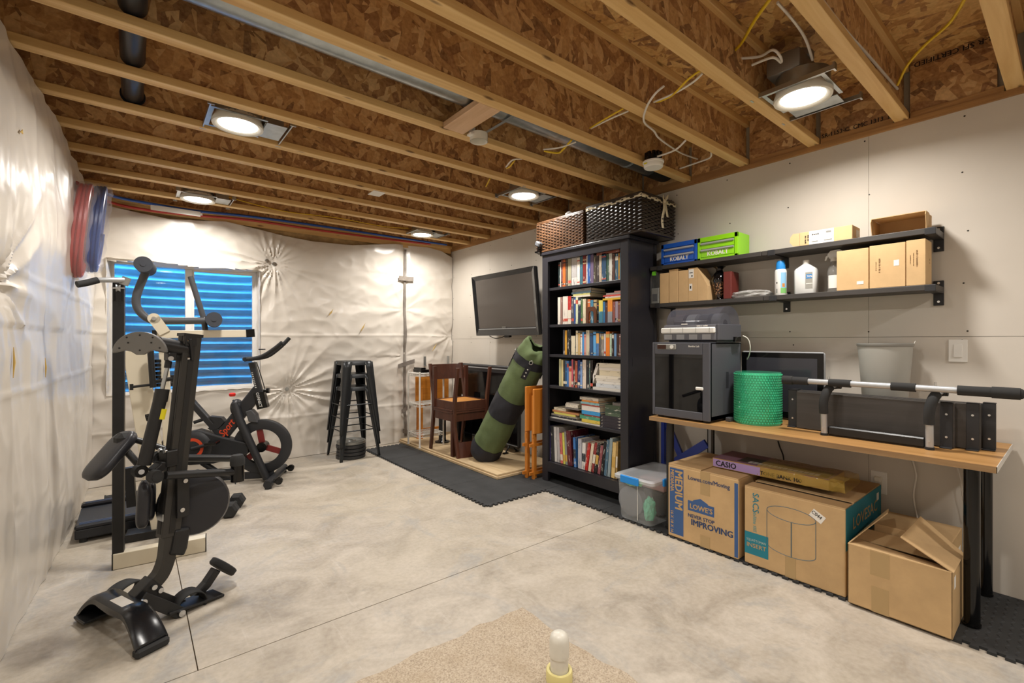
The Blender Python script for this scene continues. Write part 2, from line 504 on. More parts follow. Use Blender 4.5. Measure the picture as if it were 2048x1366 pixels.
# ---- ceiling: subfloor + I joists
OSB_W = mat_osb('osb_web', 'Y')
OSB_C = mat_osb('osb_subfloor', 'Z', base=('6a4628', 'ac7c3e', 'd0a05c', 'e6c07c', '8a5a34'))
OSB_R = mat_osb('osb_rim', 'X')
WOOD_F = mat_wood('flange_pine', 'c89e62', 'dcb87c', 'e6c894', 'X', 1.0, .55, True)
ce = struct('ceiling', MB().b2((-.7, YF - .1, ZS), (XW + .2, YB + .4, ZS + .03)), OSB_C)
FW, FH, X0J, X1J = .062, .038, -.62, XW + .012
JY = [.594 + .424 * k for k in range(-8, 12)]
web = flb = flt = None
for y in JY:
    if web is None:
        web = MB().b2((X0J, -.005, ZJ + FH - .004), (X1J, .005, ZS - FH + .004)).build('joist', OSB_W, ce)
        flb = MB().b2((X0J, -FW / 2, ZJ), (X1J, FW / 2, ZJ + FH)).build('bottom_flange', WOOD_F, web, bevel=.003)
        flt = MB().b2((X0J, -FW / 2, ZS - FH), (X1J, FW / 2, ZS - .0005)).build('top_flange', WOOD_F, web, bevel=.003)
        web.location = (0, y + FW / 2, 0)
    else:
        w = share(web, ce, (0, y + FW / 2, 0)); share(flb, w); share(flt, w)
# plate on the right wall, strand board blocking between the joists
M_PLATE = mat_wood('plate_pine', '8a6238', 'a87c4a', 'b88e5c', 'Y', 1.0, .6)
tp = struct('trim_1', MB().b2((XW - .018, YF, ZT), (XW + .1, YB + .02, ZJ - .0005)), M_PLATE)
for a, b in zip(JY, JY[1:]):
    MB().b2((XW - .006, a + FW + .03, ZJ), (XW + .008, b - .004, ZS - .001)).build('rim_board', OSB_R, tp)
    MB().b2((XW - .014, a + FW + .006, ZJ), (XW - .006, b - .006, ZJ + .03)).build('rim_strip', M_PLATE, tp)
rim_txt = mat('stamp_ink', '1c1814', .7)
text('SR-1153-C  CMC 1313', .034, rim_txt, tp, (XW - .0065, 1.008, ZJ + .034), (0, -1, 0), (0, 0, 1), .02, name='stamp', width=.30)
text('R-R SFI CERTIFIED', .036, rim_txt, tp, (XW - .0065, .27, ZS - .008), (0, 1, 0), (0, 0, -1), .02, name='stamp', width=.30)
# back wall plate and beam above the sheeting
struct('trim_2', MB().b2((XL, YB - .03, 2.385), (XW - .02, YB + .1, ZJ - .0005)), WOOD_F)

# ---- window
M_VINYL = mat('window_vinyl', 'e0dedb', .35)
def mat_glass():
    m = bpy.data.materials.new('window_glass'); m.use_nodes = True; n = m.node_tree.nodes; l = m.node_tree.links
    n.remove(n['Principled BSDF']); out = n['Material Output']
    tr = n.new('ShaderNodeBsdfTransparent'); tr.inputs[0].default_value = (.93, .97, 1, 1)
    gl = n.new('ShaderNodeBsdfGlossy'); gl.inputs['Roughness'].default_value = .02
    mx = n.new('ShaderNodeMixShader'); fr = n.new('ShaderNodeFresnel'); fr.inputs[0].default_value = 1.5
    l.new(fr.outputs[0], mx.inputs[0]); l.new(tr.outputs[0], mx.inputs[1]); l.new(gl.outputs[0], mx.inputs[2]); l.new(mx.outputs[0], out.inputs[0])
    MATS['window_glass'] = m; return m
M_GLASS = mat_glass()
YG = 5.44
gx0, gx1, gz0, gz1 = at(229, 600, Y=YG).x, at(508, 600, Y=YG).x, .775, 1.925
mx_ = at(377, 600, Y=YG).x
fr_ = MB()
fw = .055
for lo, hi in (((gx0 - fw, YG - .03, gz0 - fw), (gx0, YG + .05, gz1 + fw)), ((gx1, YG - .03, gz0 - fw), (gx1 + fw, YG + .05, gz1 + fw)),
               ((gx0, YG - .03, gz0 - fw), (gx1, YG + .05, gz0)), ((gx0, YG - .03, gz1), (gx1, YG + .05, gz1 + fw)),): fr_.b2(lo, hi)
win = struct('window_1', fr_, M_VINYL)
MB().b2((mx_ - .027, YG - .02, gz0), (mx_ + .027, YG + .04, gz1)).build('meeting_stile', M_VINYL, win, bevel=.004)
for a, b, yy in ((gx0, mx_ - .027, YG + .02), (mx_ + .027, gx1, YG)):
    MB().b2((a, yy - .002, gz0), (b, yy + .002, gz1)).build('pane', M_GLASS, win)
sash = MB()
for a, b in ((mx_ + .027, mx_ + .045), (gx1 - .018, gx1)): sash.b2((a, YG - .012, gz0), (b, YG + .012, gz1))
for a, b in ((gz0, gz0 + .02), (gz1 - .018, gz1)): sash.b2((mx_ + .045, YG - .012, a), (gx1 - .018, YG + .012, b))
sash.build('sash', M_VINYL, win)
MB().b2((gx0 - fw, YG - .12, gz0 - fw - .02), (gx1 + fw, YG - .03, gz0 - fw)).build('window_sill', M_VINYL, win)
# corrugated steel well outside
M_WELL = mat('galvanized_well', 'c4c8cc', .45, .15, var=.12, vscale=5)
def wellf(u, v):
    a = math.pi * (u * 1.04 - .02); z = .25 + v * 2.25
    c = .028 * math.sin(z * 2 * math.pi / .102)
    ca, sa = math.cos(a), max(math.sin(a), 0)
    rx, ry = .98 + c, 1.02 + c
    return (.42 - rx * math.copysign(abs(ca) ** .7, ca), YB + .30 + ry * sa ** .7, z)
wl = MB().grid(wellf, 48, 220)
tag(wl.build('window_well', M_WELL, solid=.004), 'corrugated steel window well outside the window', 'window well')
struct('ground', MB().b2((-1.5, YB + .29, .1), (3.2, 7.5, .26)), mat('well_gravel', '8a8884', .9, var=.4, vscale=40, bump=.8, bscale=60, bdist=.02))
struct('wall_outside', MB().b2((-2.2, YB + .285, 0), (WX0 - .06, YB + .30, 2.9)).b2((WX1 + .06, YB + .285, 0), (4, YB + .30, 2.9)).b2((WX0 - .06, YB + .285, WZ1 + .06), (WX1 + .06, YB + .30, 2.9)), mat('foundation', '9a9892', .9))

# ================================================================== PLASTIC SHEETING
def mat_poly():
    m = bpy.data.materials.new('polythene'); m.use_nodes = True; t = NT(m); b = t.b
    tc = t.coord()
    f = t.noise(tc, 1.4, 4)
    t.link(t.ramp(f, [(.3, 'd0c8bd'), (.7, 'dcd5ca')]), b.inputs['Base Color'])
    b.inputs['Roughness'].default_value = .33; b.inputs['IOR'].default_value = 1.5
    b.inputs['Coat Weight'].default_value = .25; b.inputs['Coat Roughness'].default_value = .2
    w = t.add('TexNoise'); w.inputs['Scale'].default_value = 3.2; w.inputs['Detail'].default_value = 5; w.inputs['Distortion'].default_value = 1.1
    try: w.noise_type = 'RIDGED_MULTIFRACTAL'
    except Exception: pass
    t.link(t.coord(scale=(1, 1, 1.5)), w.inputs['Vector'])
    t.bump(w.outputs['Fac'], .22, .03); MATS['polythene'] = m; return m
M_POLY = mat_poly()
M_TEAR = mat('torn_insulation', 'c8a860', .9)
M_DUCT_TAPE = mat('duct_tape', '7c746c', .4, var=.25, vscale=14)
FAST = [(1.135, 2.03, .9), (1.065, 2.055, .4), (1.255, .73, .9)]
def lerpt(tab, x):
    if x <= tab[0][0]: return tab[0][1]
    for (a, b), (c, d) in zip(tab, tab[1:]):
        if x <= c: return b + (d - b) * (x - a) / (c - a)
    return tab[-1][1]
TOPT = [(-.44, 2.44), (-.1, 2.38), (.25, 2.345), (.45, 2.365), (.7, 2.395), (1.0, 2.36), (1.2, 2.335), (1.5, 2.31), (1.95, 2.325), (2.45, 2.405), (2.58, 2.415), (2.6, 2.38), (2.63, 2.41), (2.9, 2.425), (3.1, 2.40), (3.27, 2.33)]
def pleat(x, z, px, pz, amp, n=15, ph=0.0):
    dx, dz = x - px, z - pz; r = math.hypot(dx, dz) + 1e-4; th = math.atan2(dz, dx)
    w = max(0, .45 + 1.1 * noise.noise(Vector((px * 3 + 5, th * 1.1, .7))))
    s = abs(math.sin(n * .5 * th + ph + 1.8 * noise.noise(Vector((th * 2.2, r * .6, px)))))
    fall = min(r / .08, 1.0) * math.exp(-r / .42)
    return amp * w * (.5 - s) * fall * 2 - amp * 1.6 * math.exp(-(r / .09) ** 2)
def sheet_d(x, z):
    P = Vector((x, z, 0))
    d = .030 * noise.noise(P * 1.1 + Vector((3, 1, 0))) + .014 * noise.noise(P * 2.6)
    d += .010 * (1 - abs(noise.noise(Vector((x * 1.1 + z * 1.5, z * 3.6 - x * 1.2, 2.2))) * 2)) 
    d += .007 * (1 - abs(noise.noise(Vector((x * 5 - z * 3, z * 6.0 + x * 2, 5.1))) * 2))
    for (px, pz, a) in FAST: d += pleat(x, z, px, pz, .019 * a, 21, px)
    d += pleat(x, z, 2.60, 1.62, .010, 9, .4) + pleat(x, z, 2.60, 1.05, .010, 8, 1.1) + pleat(x, z, 2.6, 2.05, .008, 7, 2)
    d += pleat(x, z, 3.24, 1.30, .014, 9, 0)
    d -= .03 * math.exp(-((x - 2.6) / .05) ** 2)
    for zc in (1.30, .45): d += .006 * math.exp(-((z - zc - .02 * noise.noise(Vector((x, zc, 0)))) / .012) ** 2)
    d += .012 * max(0, 1 - z / .5) * noise.noise(Vector((x * 6, z * 2, 9)))
    return d
NX, NZ = 300, 190
bs = MB()
vs = []; fs = []
XA, XB_ = -.43, 3.268
for j in range(NZ + 1):
    for i in range(NX + 1):
        x = XA + (XB_ - XA) * i / NX
        z = .004 + (lerpt(TOPT, x) - .004) * j / NZ
        y = YB - .035 - sheet_d(x, z)
        e = min(max(0, (x - WX0 + .06) / .06), 1) * min(max(0, (WX1 + .06 - x) / .06), 1)
        vs.append((x, min(y, YB - .006), z))
for j in range(NZ):
    for i in range(NX):
        a = j * (NX + 1) + i
        cx_ = (vs[a][0] + vs[a + 1][0]) / 2; cz_ = (vs[a][2] + vs[a + NX + 1][2]) / 2
        if WX0 - .01 < cx_ < WX1 + .01 and WZ0 - .01 < cz_ < WZ1 - .0 + .01 * math.sin(cx_ * 9): continue
        fs.append((a, a + 1, a + NX + 2, a + NX + 1))
bs.add(vs, fs, True)
back = thing('plastic_sheet', 'wrinkled white plastic sheeting over the window wall, taped down a seam', 'plastic sheet', (0, 0, 0))
bs.build('sheet', M_POLY, back)
rv = MB()
def rev(fn, nu=40, nv=10): rv.grid(fn, nu, nv)
def wob(a, b): return .008 * noise.noise(Vector((a * 7, b * 7, 3)))
ix0, ix1, iz0, iz1 = gx0 - .022, gx1 + .022, gz0 - .022, gz1 + .018
def lp(a, b, v): return a + (b - a) * v
rev(lambda u, v: (lp(WX0 - .012, ix0, v) + wob(u * 2, v), YB - .05 + v * (YG - .034 - YB + .05), lp(WZ0 - .012, iz0 - .01, v) + u * (WZ1 - WZ0 + .024)))
rev(lambda u, v: (lp(WX1 + .012, ix1, v) + wob(u * 2, v), YB - .05 + v * (YG - .034 - YB + .05), WZ0 - .01 + u * (WZ1 - WZ0 + .02)))
rev(lambda u, v: (WX0 - .012 + u * (WX1 - WX0 + .024), YB - .05 + v * (YG - .034 - YB + .05), lp(WZ0 - .012, iz0, v) + wob(u * 3, v)))
rev(lambda u, v: (WX0 - .012 + u * (WX1 - WX0 + .024), YB - .05 + v * (YG - .034 - YB + .05), lp(WZ1 + .012, iz1, v) - .02 * math.sin(u * 3.1) * v + wob(u * 3, v)))
rv.build('window_return', M_POLY, back)
tp_ = MB()
N = 60
def tapef(u, v):
    z = .06 + v * 2.30; w = .017 + .006 * noise.noise(Vector((0, z * 5, 1)))
    xx = 2.60 + .008 * noise.noise(Vector((2, z * 4, 0))) + (u - .5) * 2 * w
    return (xx, YB - .040 - sheet_d(2.60 + (u - .5) * .03, z) - .013, z)
tp_.grid(tapef, 4, 90)
tp_.build('seam_tape', M_DUCT_TAPE, back)
for z, l, tl in ((2.0, .19, .0), (.955, .22, .03), (.40, .12, .03), (.12, .10, -.02)):
    MB().grid(lambda u, v: (2.60 + (u - .5) * l, YB - .060 - max(sheet_d(2.60 + (u - .5) * l, z), -.01), z + (v - .5) * .052 + (u - .5) * tl * 2), 8, 2).build('cross_tape', M_DUCT_TAPE, back)
for (u, v, l, a) in ((661, 625, .10, 1.0), (725, 655, .12, 1.05), (868, 695, .12, 1.0)):
    p = at(u, v, Y=YB - .06); c, s_ = math.cos(a), math.sin(a); w = .012
    MB().add([(p.x - c * l / 2, p.y - .012, p.z - s_ * l / 2), (p.x + s_ * w, p.y - .006, p.z - c * w), (p.x + c * l / 2, p.y - .012, p.z + s_ * l / 2), (p.x - s_ * w * .3, p.y - .006, p.z + c * w * .3)], [(0, 1, 2, 3)]).build('slit', M_TEAR, back, solid=.002)
for (px, pz, a) in FAST:
    MB().cyl((px, YB - .02, pz), (px, YB - .032, pz), .022, .018, n=16).cyl((px, YB - .032, pz), (px, YB - .04, pz), .008, n=10).build('anchor_washer', M_STEEL, back)
# left wall sheet
def left_x(y, z):
    base = lerpt([(-2.9, -.40), (2.4, -.385), (2.8, -.37), (3.3, -.345), (3.8, -.315), (4.3, -.30), (4.8, -.285), (5.3, -.27)], y)
    P = Vector((y, z, 4))
    d = .020 * noise.noise(P * .9) + .010 * noise.noise(P * 2.3)
    d += .016 * (1 - abs(noise.noise(Vector((y * 2.6 + z * .5, z * .8 - y * .9, 1.3))) * 2)) * (1 if z > 1.3 else .5)
    d += .007 * (1 - abs(noise.noise(Vector((y * 6 + z * 2, z * 2.5 - y * 2, 8.3))) * 2))
    d += .03 * math.exp(-((z - 1.95) / .35) ** 2) * math.exp(-((y - 3.6) / .8) ** 2)
    d += pleat(y, z, 2.5, 1.45, .028, 15, 0) + pleat(y, z, 4.1, 2.0, .024, 13, 1)
    for zc in (1.52, 1.02): d += .005 * math.exp(-((z - zc - .03 * noise.noise(Vector((y, zc, 0)))) / .012) ** 2)
    if z > 2.25: d -= .05 * (z - 2.25) / .2 * .4
    if z < .25: d -= .02 * (1 - z / .25)
    return base + d
left = thing('plastic_sheet', 'glossy white plastic sheeting billowing along the left wall', 'plastic sheet')
lm = MB()
lm.grid(lambda u, v: (left_x(1.7 + u * 3.55, .003 + v * 2.432), 1.7 + u * 3.55, .003 + v * 2.432), 230, 170, flip=True)
lm.grid(lambda u, v: (left_x(-2.85 + u * 4.55, .003 + v * 2.432), -2.85 + u * 4.55, .003 + v * 2.432), 60, 60, flip=True)
lm.build('sheet', M_POLY, left)
for (u, v, l, a) in ((45, 262, .06, .5), (38, 725, .12, 1.5), (88, 735, .10, 1.7)):
    p = at(u, v, X=-.345); p.x = left_x(p.y, p.z) + .006; c, s_ = math.cos(a), math.sin(a); w = .012
    MB().add([(p.x, p.y - c * l / 2, p.z - s_ * l / 2), (p.x + .004, p.y + s_ * w, p.z - c * w), (p.x, p.y + c * l / 2, p.z + s_ * l / 2), (p.x + .004, p.y - s_ * w * .3, p.z + c * w * .3)], [(0, 1, 2, 3)]).build('slit', M_TEAR, left, solid=.002)
# ================================================================== CEILING FITTINGS
M_EMIT = mat('lamp_lens', (1, .95, .88, 1), .4, emit=14)
M_GALV = mat('galvanized_sheet', 'aab0b2', .3, .9, var=.15, vscale=16)
def make_light(x, y, label, vis=True):
    t = thing('recessed_light', label, 'ceiling light', (x, y, ZJ), group='recessed ceiling lights')
    r = .113
    MB().lathe([(r * .86, -.003), (r, -.012), (r + .012, -.012), (r + .014, .0), (r + .004, .03), (r + .004, .035)], 32, caps=False).build('trim_ring', M_OFFW, t)
    MB().lathe([(.0001, -.006), (r * .45, -.0075), (r * .86, -.003)], 32, caps=False).build('lens', M_EMIT, t)
    MB().lathe([(r + .004, .03), (r + .004, .10), (.03, .105)], 24, caps=False).build('housing', M_GALV, t)
    MB().b2((.125, -.11, .008), (.23, .11, .012)).b2((-.145, -.135, .008), (-.125, .135, .012)).b2((-.125, .118, .008), (.125, .135, .012)).b2((-.125, -.135, .008), (.125, -.118, .012)).build('mounting_plate', M_GALV, t)
    MB().b2((.12, -.09, .012), (.215, .05, .065)).build('junction_box', M_GALV, t, bevel=.003)
    for sx in (-.15, .24):
        MB().b2((sx, -.178, .004), (sx + .006, .178, .026)).build('hanger_bar', M_STEEL, t)
        for sy in (-1, 1): MB().b2((sx - .012, sy * .178 - .004, -.002), (sx + .018, sy * .178 + .004, .03)).build('bar_clip', M_STEEL, t)
    ld = bpy.data.lights.new('lamp', 'AREA'); ld.shape = 'DISK'; ld.size = r * 1.62; ld.energy = LAMP_W; ld.color = LAMP_COL
    ld.spread = math.radians(160)
    lo = bpy.data.objects.new('lamp', ld); COL.objects.link(lo); lo.parent = t; lo.location = (0, 0, -.0095)
    return t
make_light(.455, 2.975, 'lit recessed ceiling light nearest the camera on the window side')
make_light(.43, 4.76, 'lit recessed ceiling light above the window, beside the white metal strip')
make_light(2.515, 2.93, 'lit recessed ceiling light in front of the wicker baskets')
make_light(2.545, 4.735, 'lit recessed ceiling light in the far corner above the bar stools')
for x, y, w_ in ((.455, .85, 'just overhead of the camera, out of the picture'), (.455, -1.2, 'behind the camera along the sheeted left wall'), (2.55, -1.2, 'behind the camera along the drywall')):
    make_light(x, y, 'recessed ceiling light ' + w_)
t = make_light(2.562, .872, 'large lit recessed ceiling light above the wall shelves')
MB().cbox((.0, .05, .15), (.22, .15, .09), .004).lathe([(.09, .19), (.09, .22)], 24, (.02, .05, 0)).build('driver_housing', mat('lamp_can', '8a8680', .5, .5), t)
# galvanized duct in one bay
YD = 2.055
du = thing('round_duct', 'galvanized round duct running along a joist bay', 'duct', (0, YD, 2.584))
prof = []
MB().cyl((-.35, 0, 0), (3.2, 0, 0), .098, n=32).build('pipe', M_GALV, du)
for x in (1.40, 2.15, 2.75):
    MB().cyl((x - .014, 0, 0), (x + .014, 0, 0), .1005, n=32).cyl((x - .004, 0, 0), (x + .004, 0, 0), .103, n=32).build('crimp_band', M_GALV, du)
MB().b2((1.62, -.12, -.106), (1.64, .235, -.104)).build('hanger_strap', M_STEEL, du)
MB().cyl((3.0, 0, -.0), (3.22, 0, -.0), .106, n=32).build('elbow', mat('duct_dark', '3a3e40', .4, .7), du)
# wood blocking between two joists
tag(MB().cbox((1.43, 2.108, ZJ + .018), (.135, .36, .036), .003).build('wood_blocking', mat_wood('block_pine', 'c09a74', 'd8b490', 'e0c0a0', 'Y', 1, .6)), 'pale wood block nailed across two joists beside the duct', 'wood block')
# black drain pipe dropping along the bays
bp = thing('drain_pipe', 'black plastic drain pipe passing through the joists', 'pipe', (.0, 0, 2.532))
MB().cyl((0, 1.75, 0), (0, 3.18, 0), .046, n=24).build('pipe', mat('abs_black', '202328', .35), bp)
MB().cyl((0, 3.16, 0), (0, 3.20, 0), .054, n=24).cyl((0, 3.195, 0), (0, 3.205, 0), .062, n=24).build('end_coupling', MATS['abs_black'], bp)
# two round ceiling boxes
d1 = thing('ceiling_box', 'white round electrical box open at the bottom below the wood block', 'electrical box', (1.565, 2.225, 2.40))
MB().lathe([(.052, 0), (.052, .045), (.046, .045), (.046, .006), (.0462, .004), (.05, .0)], 24, caps=False).build('shell', M_OFFW, d1)
MB().lathe([(.0001, .044), (.05, .044)], 24, caps=False).b2((-.03, .03, .04), (-.005, .06, .09)).b2((.01, .035, .04), (.035, .058, .085)).b2((-.07, -.02, .02), (-.045, .02, .03)).build('clips', M_WHITE, d1)
d2 = thing('ceiling_box', 'black round electrical box closed by a white cover, beside a joist', 'electrical box', (2.68, 1.80, 2.385))
MB().lathe([(.001, 0), (.056, 0), (.062, .006), (.062, .03), (.068, .032), (.068, .042), (.0, .042)], 28).build('cover', M_WHITE, d2)
bx = MB().cyl((0, 0, .042), (0, 0, .085), .05, n=20)
for k in range(10):
    a = k * .63; bx.box((.046 * math.cos(a), .046 * math.sin(a), .085), (.018, .018, .03))
bx.build('box', M_GLOSSBLK, d2)
MB().b2((-.0635, .005, .018), (-.061, .03, .026)).build('sticker', M_YELLOW, d2)
# white folded metal strip below the last joists
st = thing('metal_strip', 'white folded sheet metal strip below the back joists', 'metal strip', (.30, 5.10, 2.395))
MB().b2((-.18, -.004, -.022), (.18, .0, .022)).b2((-.18, 0, .018), (.18, .09, .022)).b2((.165, -.006, -.01), (.195, .0, .01)).build('angle', M_WHITE, st)
tag(MB().cbox((1.545, 3.645, ZJ - .002), (.10, .13, .004), .001).build('card', M_PAPER), 'small white card under a joist near the middle of the ceiling', 'card')
# wires: each run its own thing
M_WIREW = mat('cable_white', 'd8d2c8', .5); M_WIREY = mat('cable_yellow', 'd8b420', .5)
def smooth_path(P, n=6):
    P = [Vector(p) for p in P]; out = []
    for i in range(len(P) - 1):
        a = P[max(i - 1, 0)]; b = P[i]; c = P[i + 1]; d = P[min(i + 2, len(P) - 1)]
        for k in range(n):
            t_ = k / n; t2 = t_ * t_; t3 = t2 * t_
            out.append(.5 * ((2 * b) + (c - a) * t_ + (2 * a - 5 * b + 4 * c - d) * t2 + (3 * b - a - 3 * c + d) * t3))
    out.append(P[-1]); return out
def wire(name, pts, m, r, label, cat='cable', group=None):
    o = MB().tube(smooth_path(pts), r, 8).build(name, m); return tag(o, label, cat, group)
def px(lst, **k): return [at(u, v, **k) for u, v in lst]
def pz(lst): return [at(u, v, Z=z) for u, v, z in lst]
wire('white_cable', pz([(1328, 172, 2.47), (1310, 188, 2.44), (1293, 215, 2.42), (1288, 243, 2.43), (1308, 262, 2.45), (1320, 278, 2.47), (1360, 305, 2.52), (1395, 318, 2.56)]), M_WIREW, .0055, 'white cable looping down between two joists then along a web')
wire('white_cable', pz([(1555, 5, 2.62), (1590, 45, 2.60), (1612, 80, 2.58), (1625, 120, 2.56)]), M_WIREW, .006, 'white cable dropping into the largest ceiling light')
wire('white_cable', pz([(1448, 118, 2.62), (1515, 114, 2.60), (1545, 100, 2.58), (1560, 112, 2.55), (1562, 125, 2.55), (1545, 115, 2.55), (1504, 130, 2.56)]), M_WIREW, .006, 'curled white cable end left of the largest ceiling light')
wire('yellow_cable', pz([(1545, -8, 2.62), (1510, 40, 2.61), (1480, 90, 2.62), (1448, 118, 2.64)]), M_WIREY, .007, 'yellow cable hanging in the bay left of the largest ceiling light')
wire('white_cable', px([(1640, -5), (1690, 60), (1740, 115), (1795, 178)], Y=.611), M_WIREW, .006, 'white cable stapled along the web right of the largest ceiling light')
wire('yellow_cable', pz([(1932, -6, 2.60), (1900, 45, 2.60), (1850, 90, 2.60), (1815, 130, 2.58), (1795, 170, 2.54)]), M_WIREY, .0065, 'yellow cable curving in the rightmost joist bay')
wire('yellow_cable', pz([(1402, 140, 2.47), (1375, 160, 2.45), (1345, 190, 2.45), (1318, 203, 2.47), (1308, 202, 2.5)]), M_WIREY, .005, 'yellow cable hanging under a joist left of the looping white cable')
wire('white_cable', pz([(1405, 147, 2.47), (1385, 165, 2.45), (1350, 186, 2.45), (1308, 204, 2.48)]), M_WIREW, .005, 'white cable beside the yellow one under a joist')
wire('yellow_cable', pz([(1247, 217, 2.47), (1215, 235, 2.46), (1180, 256, 2.5)]), M_WIREY, .0045, 'short yellow cable beside the duct bay')
wire('white_cable', pz([(1257, 222, 2.47), (1220, 238, 2.46), (1182, 257, 2.5)]), M_WIREW, .0045, 'short white cable beside the duct bay')
wire('yellow_cable', pz([(1143, 280, 2.45), (1125, 300, 2.43), (1115, 306, 2.43), (1088, 302, 2.45)]), M_WIREY, .006, 'bent yellow cable end hanging under the duct')
wire('white_cable', pz([(1152, 284, 2.45), (1120, 295, 2.43), (1087, 299, 2.45)]), M_WIREW, .005, 'white cable end hanging under the duct')
wire('white_cable', pz([(1044, 318, 2.46), (1025, 320, 2.45), (1012, 334, 2.46)]), M_WIREW, .005, 'short bent white cable past the duct')
wire('yellow_cable', pz([(1030, 320, 2.46), (1020, 333, 2.45), (1013, 337, 2.46)]), M_WIREY, .005, 'short bent yellow cable past the duct')
wire('yellow_cable', pz([(980, 357, 2.47), (972, 373, 2.46)]), M_WIREY, .005, 'tiny yellow cable end left of the light before the baskets')
wire('white_cable', pz([(1372, 280, 2.46), (1350, 300, 2.43), (1315, 313, 2.44)]), M_WIREW, .006, 'white cable running to the covered electrical box')
wire('white_cable', pz([(1422, 302, 2.47), (1420, 315, 2.45), (1395, 325, 2.46), (1360, 337, 2.48)]), M_WIREW, .0055, 'white cable tail right of the covered electrical box')
wire('yellow_cable', [(.62, 4.80, 2.52), (1.1, 4.80, 2.47), (1.6, 4.80, 2.49), (2.1, 4.80, 2.48), (2.4, 4.78, 2.5)], M_WIREY, .004, 'thin yellow cable in a back joist bay')
# red and blue water tubing: coils on the left and lines along the back
M_PEXR = mat('pex_red', 'b03a34', .35); M_PEXB = mat('pex_blue', '2450a0', .35)
def coil(name, cx, cy, cz, R, w, n, m, label):
    P = []
    for i in range(n * 28 + 1):
        a = 2 * math.pi * i / 28; k = i / (n * 28)
        rr = R - .018 * (i // 28 % 2) + .004 * math.sin(a * 3 + k * 9)
        P.append((cx + w * (k - .5) + .10 * (math.sin(a) * R), cy + rr * math.cos(a) * .62, cz + rr * math.sin(a)))
    t = thing(name, label, 'tubing coil', (0, 0, 0))
    MB().tube(P, .0125, 7).build('tube', m, t)
    # clear shrink wrap round the coil
    W = MB(); 
    def wf(u, v):
        a = 2 * math.pi * u; b = 2 * math.pi * v
        r = R - .008 + (.034 + .004 * math.sin(a * 9)) * math.cos(b)
        return (cx + (w / 2 + .03 + .005 * math.sin(a * 11)) * math.sin(b) + .10 * math.sin(a) * R, cy + r * math.cos(a) * .62, cz + r * math.sin(a))
    W.grid(wf, 60, 12)
    W.build('shrink_wrap', M_WRAP, t)
    return t
def mat_wrap():
    m = bpy.data.materials.new('clear_wrap'); m.use_nodes = True; n = m.node_tree.nodes; l = m.node_tree.links
    b = n['Principled BSDF']; out = n['Material Output']; b.inputs['Roughness'].default_value = .12
    b.inputs['Base Color'].default_value = (.85, .85, .87, 1)
    tr = n.new('ShaderNodeBsdfTransparent'); mx = n.new('ShaderNodeMixShader'); mx.inputs[0].default_value = .13
    l.new(tr.outputs[0], mx.inputs[1]); l.new(b.outputs[0], mx.inputs[2]); l.new(mx.outputs[0], out.inputs[0])
    t = NT(m); t.bump(t.noise(t.coord(), 60, 3), .5, .01)
    MATS['clear_wrap'] = m; return m
M_WRAP = mat_wrap()
coil('tubing_coil', -.250, 3.95, 1.925, .285, .052, 5, M_PEXR, 'shrink-wrapped coil of red water tubing hanging at the left wall')
coil('tubing_coil', -.188, 4.17, 1.985, .28, .048, 5, M_PEXB, 'shrink-wrapped coil of blue water tubing hanging beside the red coil')
wire('water_line', [(-.22, 4.17, 2.27), (-.12, 5.05, 2.43), (.12, 5.10, 2.425), (.45, 5.12, 2.425), (.9, 5.13, 2.45), (1.6, 5.13, 2.46), (2.4, 5.13, 2.46), (3.1, 5.12, 2.46)], M_PEXB, .012, 'blue water line running along the last joist', 'pipe')
wire('water_line', [(-.27, 3.95, 2.22), (-.15, 5.15, 2.40), (.12, 5.185, 2.385), (.45, 5.19, 2.40), (.9, 5.20, 2.43), (1.6, 5.20, 2.43), (2.4, 5.19, 2.44), (2.9, 5.18, 2.45)], M_PEXR, .012, 'red water line running along the back wall top', 'pipe')
# ================================================================== RUBBER MAT TILES
M_MAT = mat('mat_rubber', '303132', .75, var=.25, vscale=6, bump=.25, bscale=70, bdist=.002)
MT = .012
def tile_poly(x0, y0, x1, y1, teeth):
    """outline with dovetail teeth on the sides named in teeth (w, e, s, n)"""
    def side(a, b, on):
        a = Vector(a); b = Vector(b); d = (b - a); L = d.length; d /= L; nrm = Vector((d.y, -d.x))
        if not on: return [tuple(a)]
        n = max(3, round(L / .05)); st = L / n; out = [tuple(a)]
        for i in range(n):
            c = a + d * (st * (i + .5)); w = st * .22; w2 = st * .29; h = .020
            out += [tuple(c - d * w), tuple(c - d * w2 + nrm * h), tuple(c + d * w2 + nrm * h), tuple(c + d * w)]
        return out
    return side((x0, y0), (x1, y0), 's' in teeth) + side((x1, y0), (x1, y1), 'e' in teeth) + side((x1, y1), (x0, y1), 'n' in teeth) + side((x0, y1), (x0, y0), 'w' in teeth)
def tread(x0, y0, x1, y1, par, step=.03):
    T = MB(); i = 0; y = y0 + .03
    while y < y1 - .02:
        x = x0 + .03; j = 0
        while x < x1 - .02:
            a = .6 if (i + j) % 2 else -.6
            c, s_ = math.cos(a), math.sin(a)
            T.add([(x - c * .013, y - s_ * .013, MT), (x + s_ * .005, y - c * .005, MT), (x + c * .013, y + s_ * .013, MT), (x - s_ * .005, y + c * .005, MT), (x, y, MT + .004)], [(0, 1, 4), (1, 2, 4), (2, 3, 4), (3, 0, 4)], True)
            x += step; j += 1
        y += step; i += 1
    tag(T.build('tread_bumps', M_MAT, par), kind='stuff')
mat_a = thing('rubber_mat', 'black interlocking rubber mat under the wooden board and chairs', 'mat', (0, 0, 0))
xa = [2.045, 2.64, 3.235]; ya = [2.80, 3.378, 3.956, 4.534, 5.11]
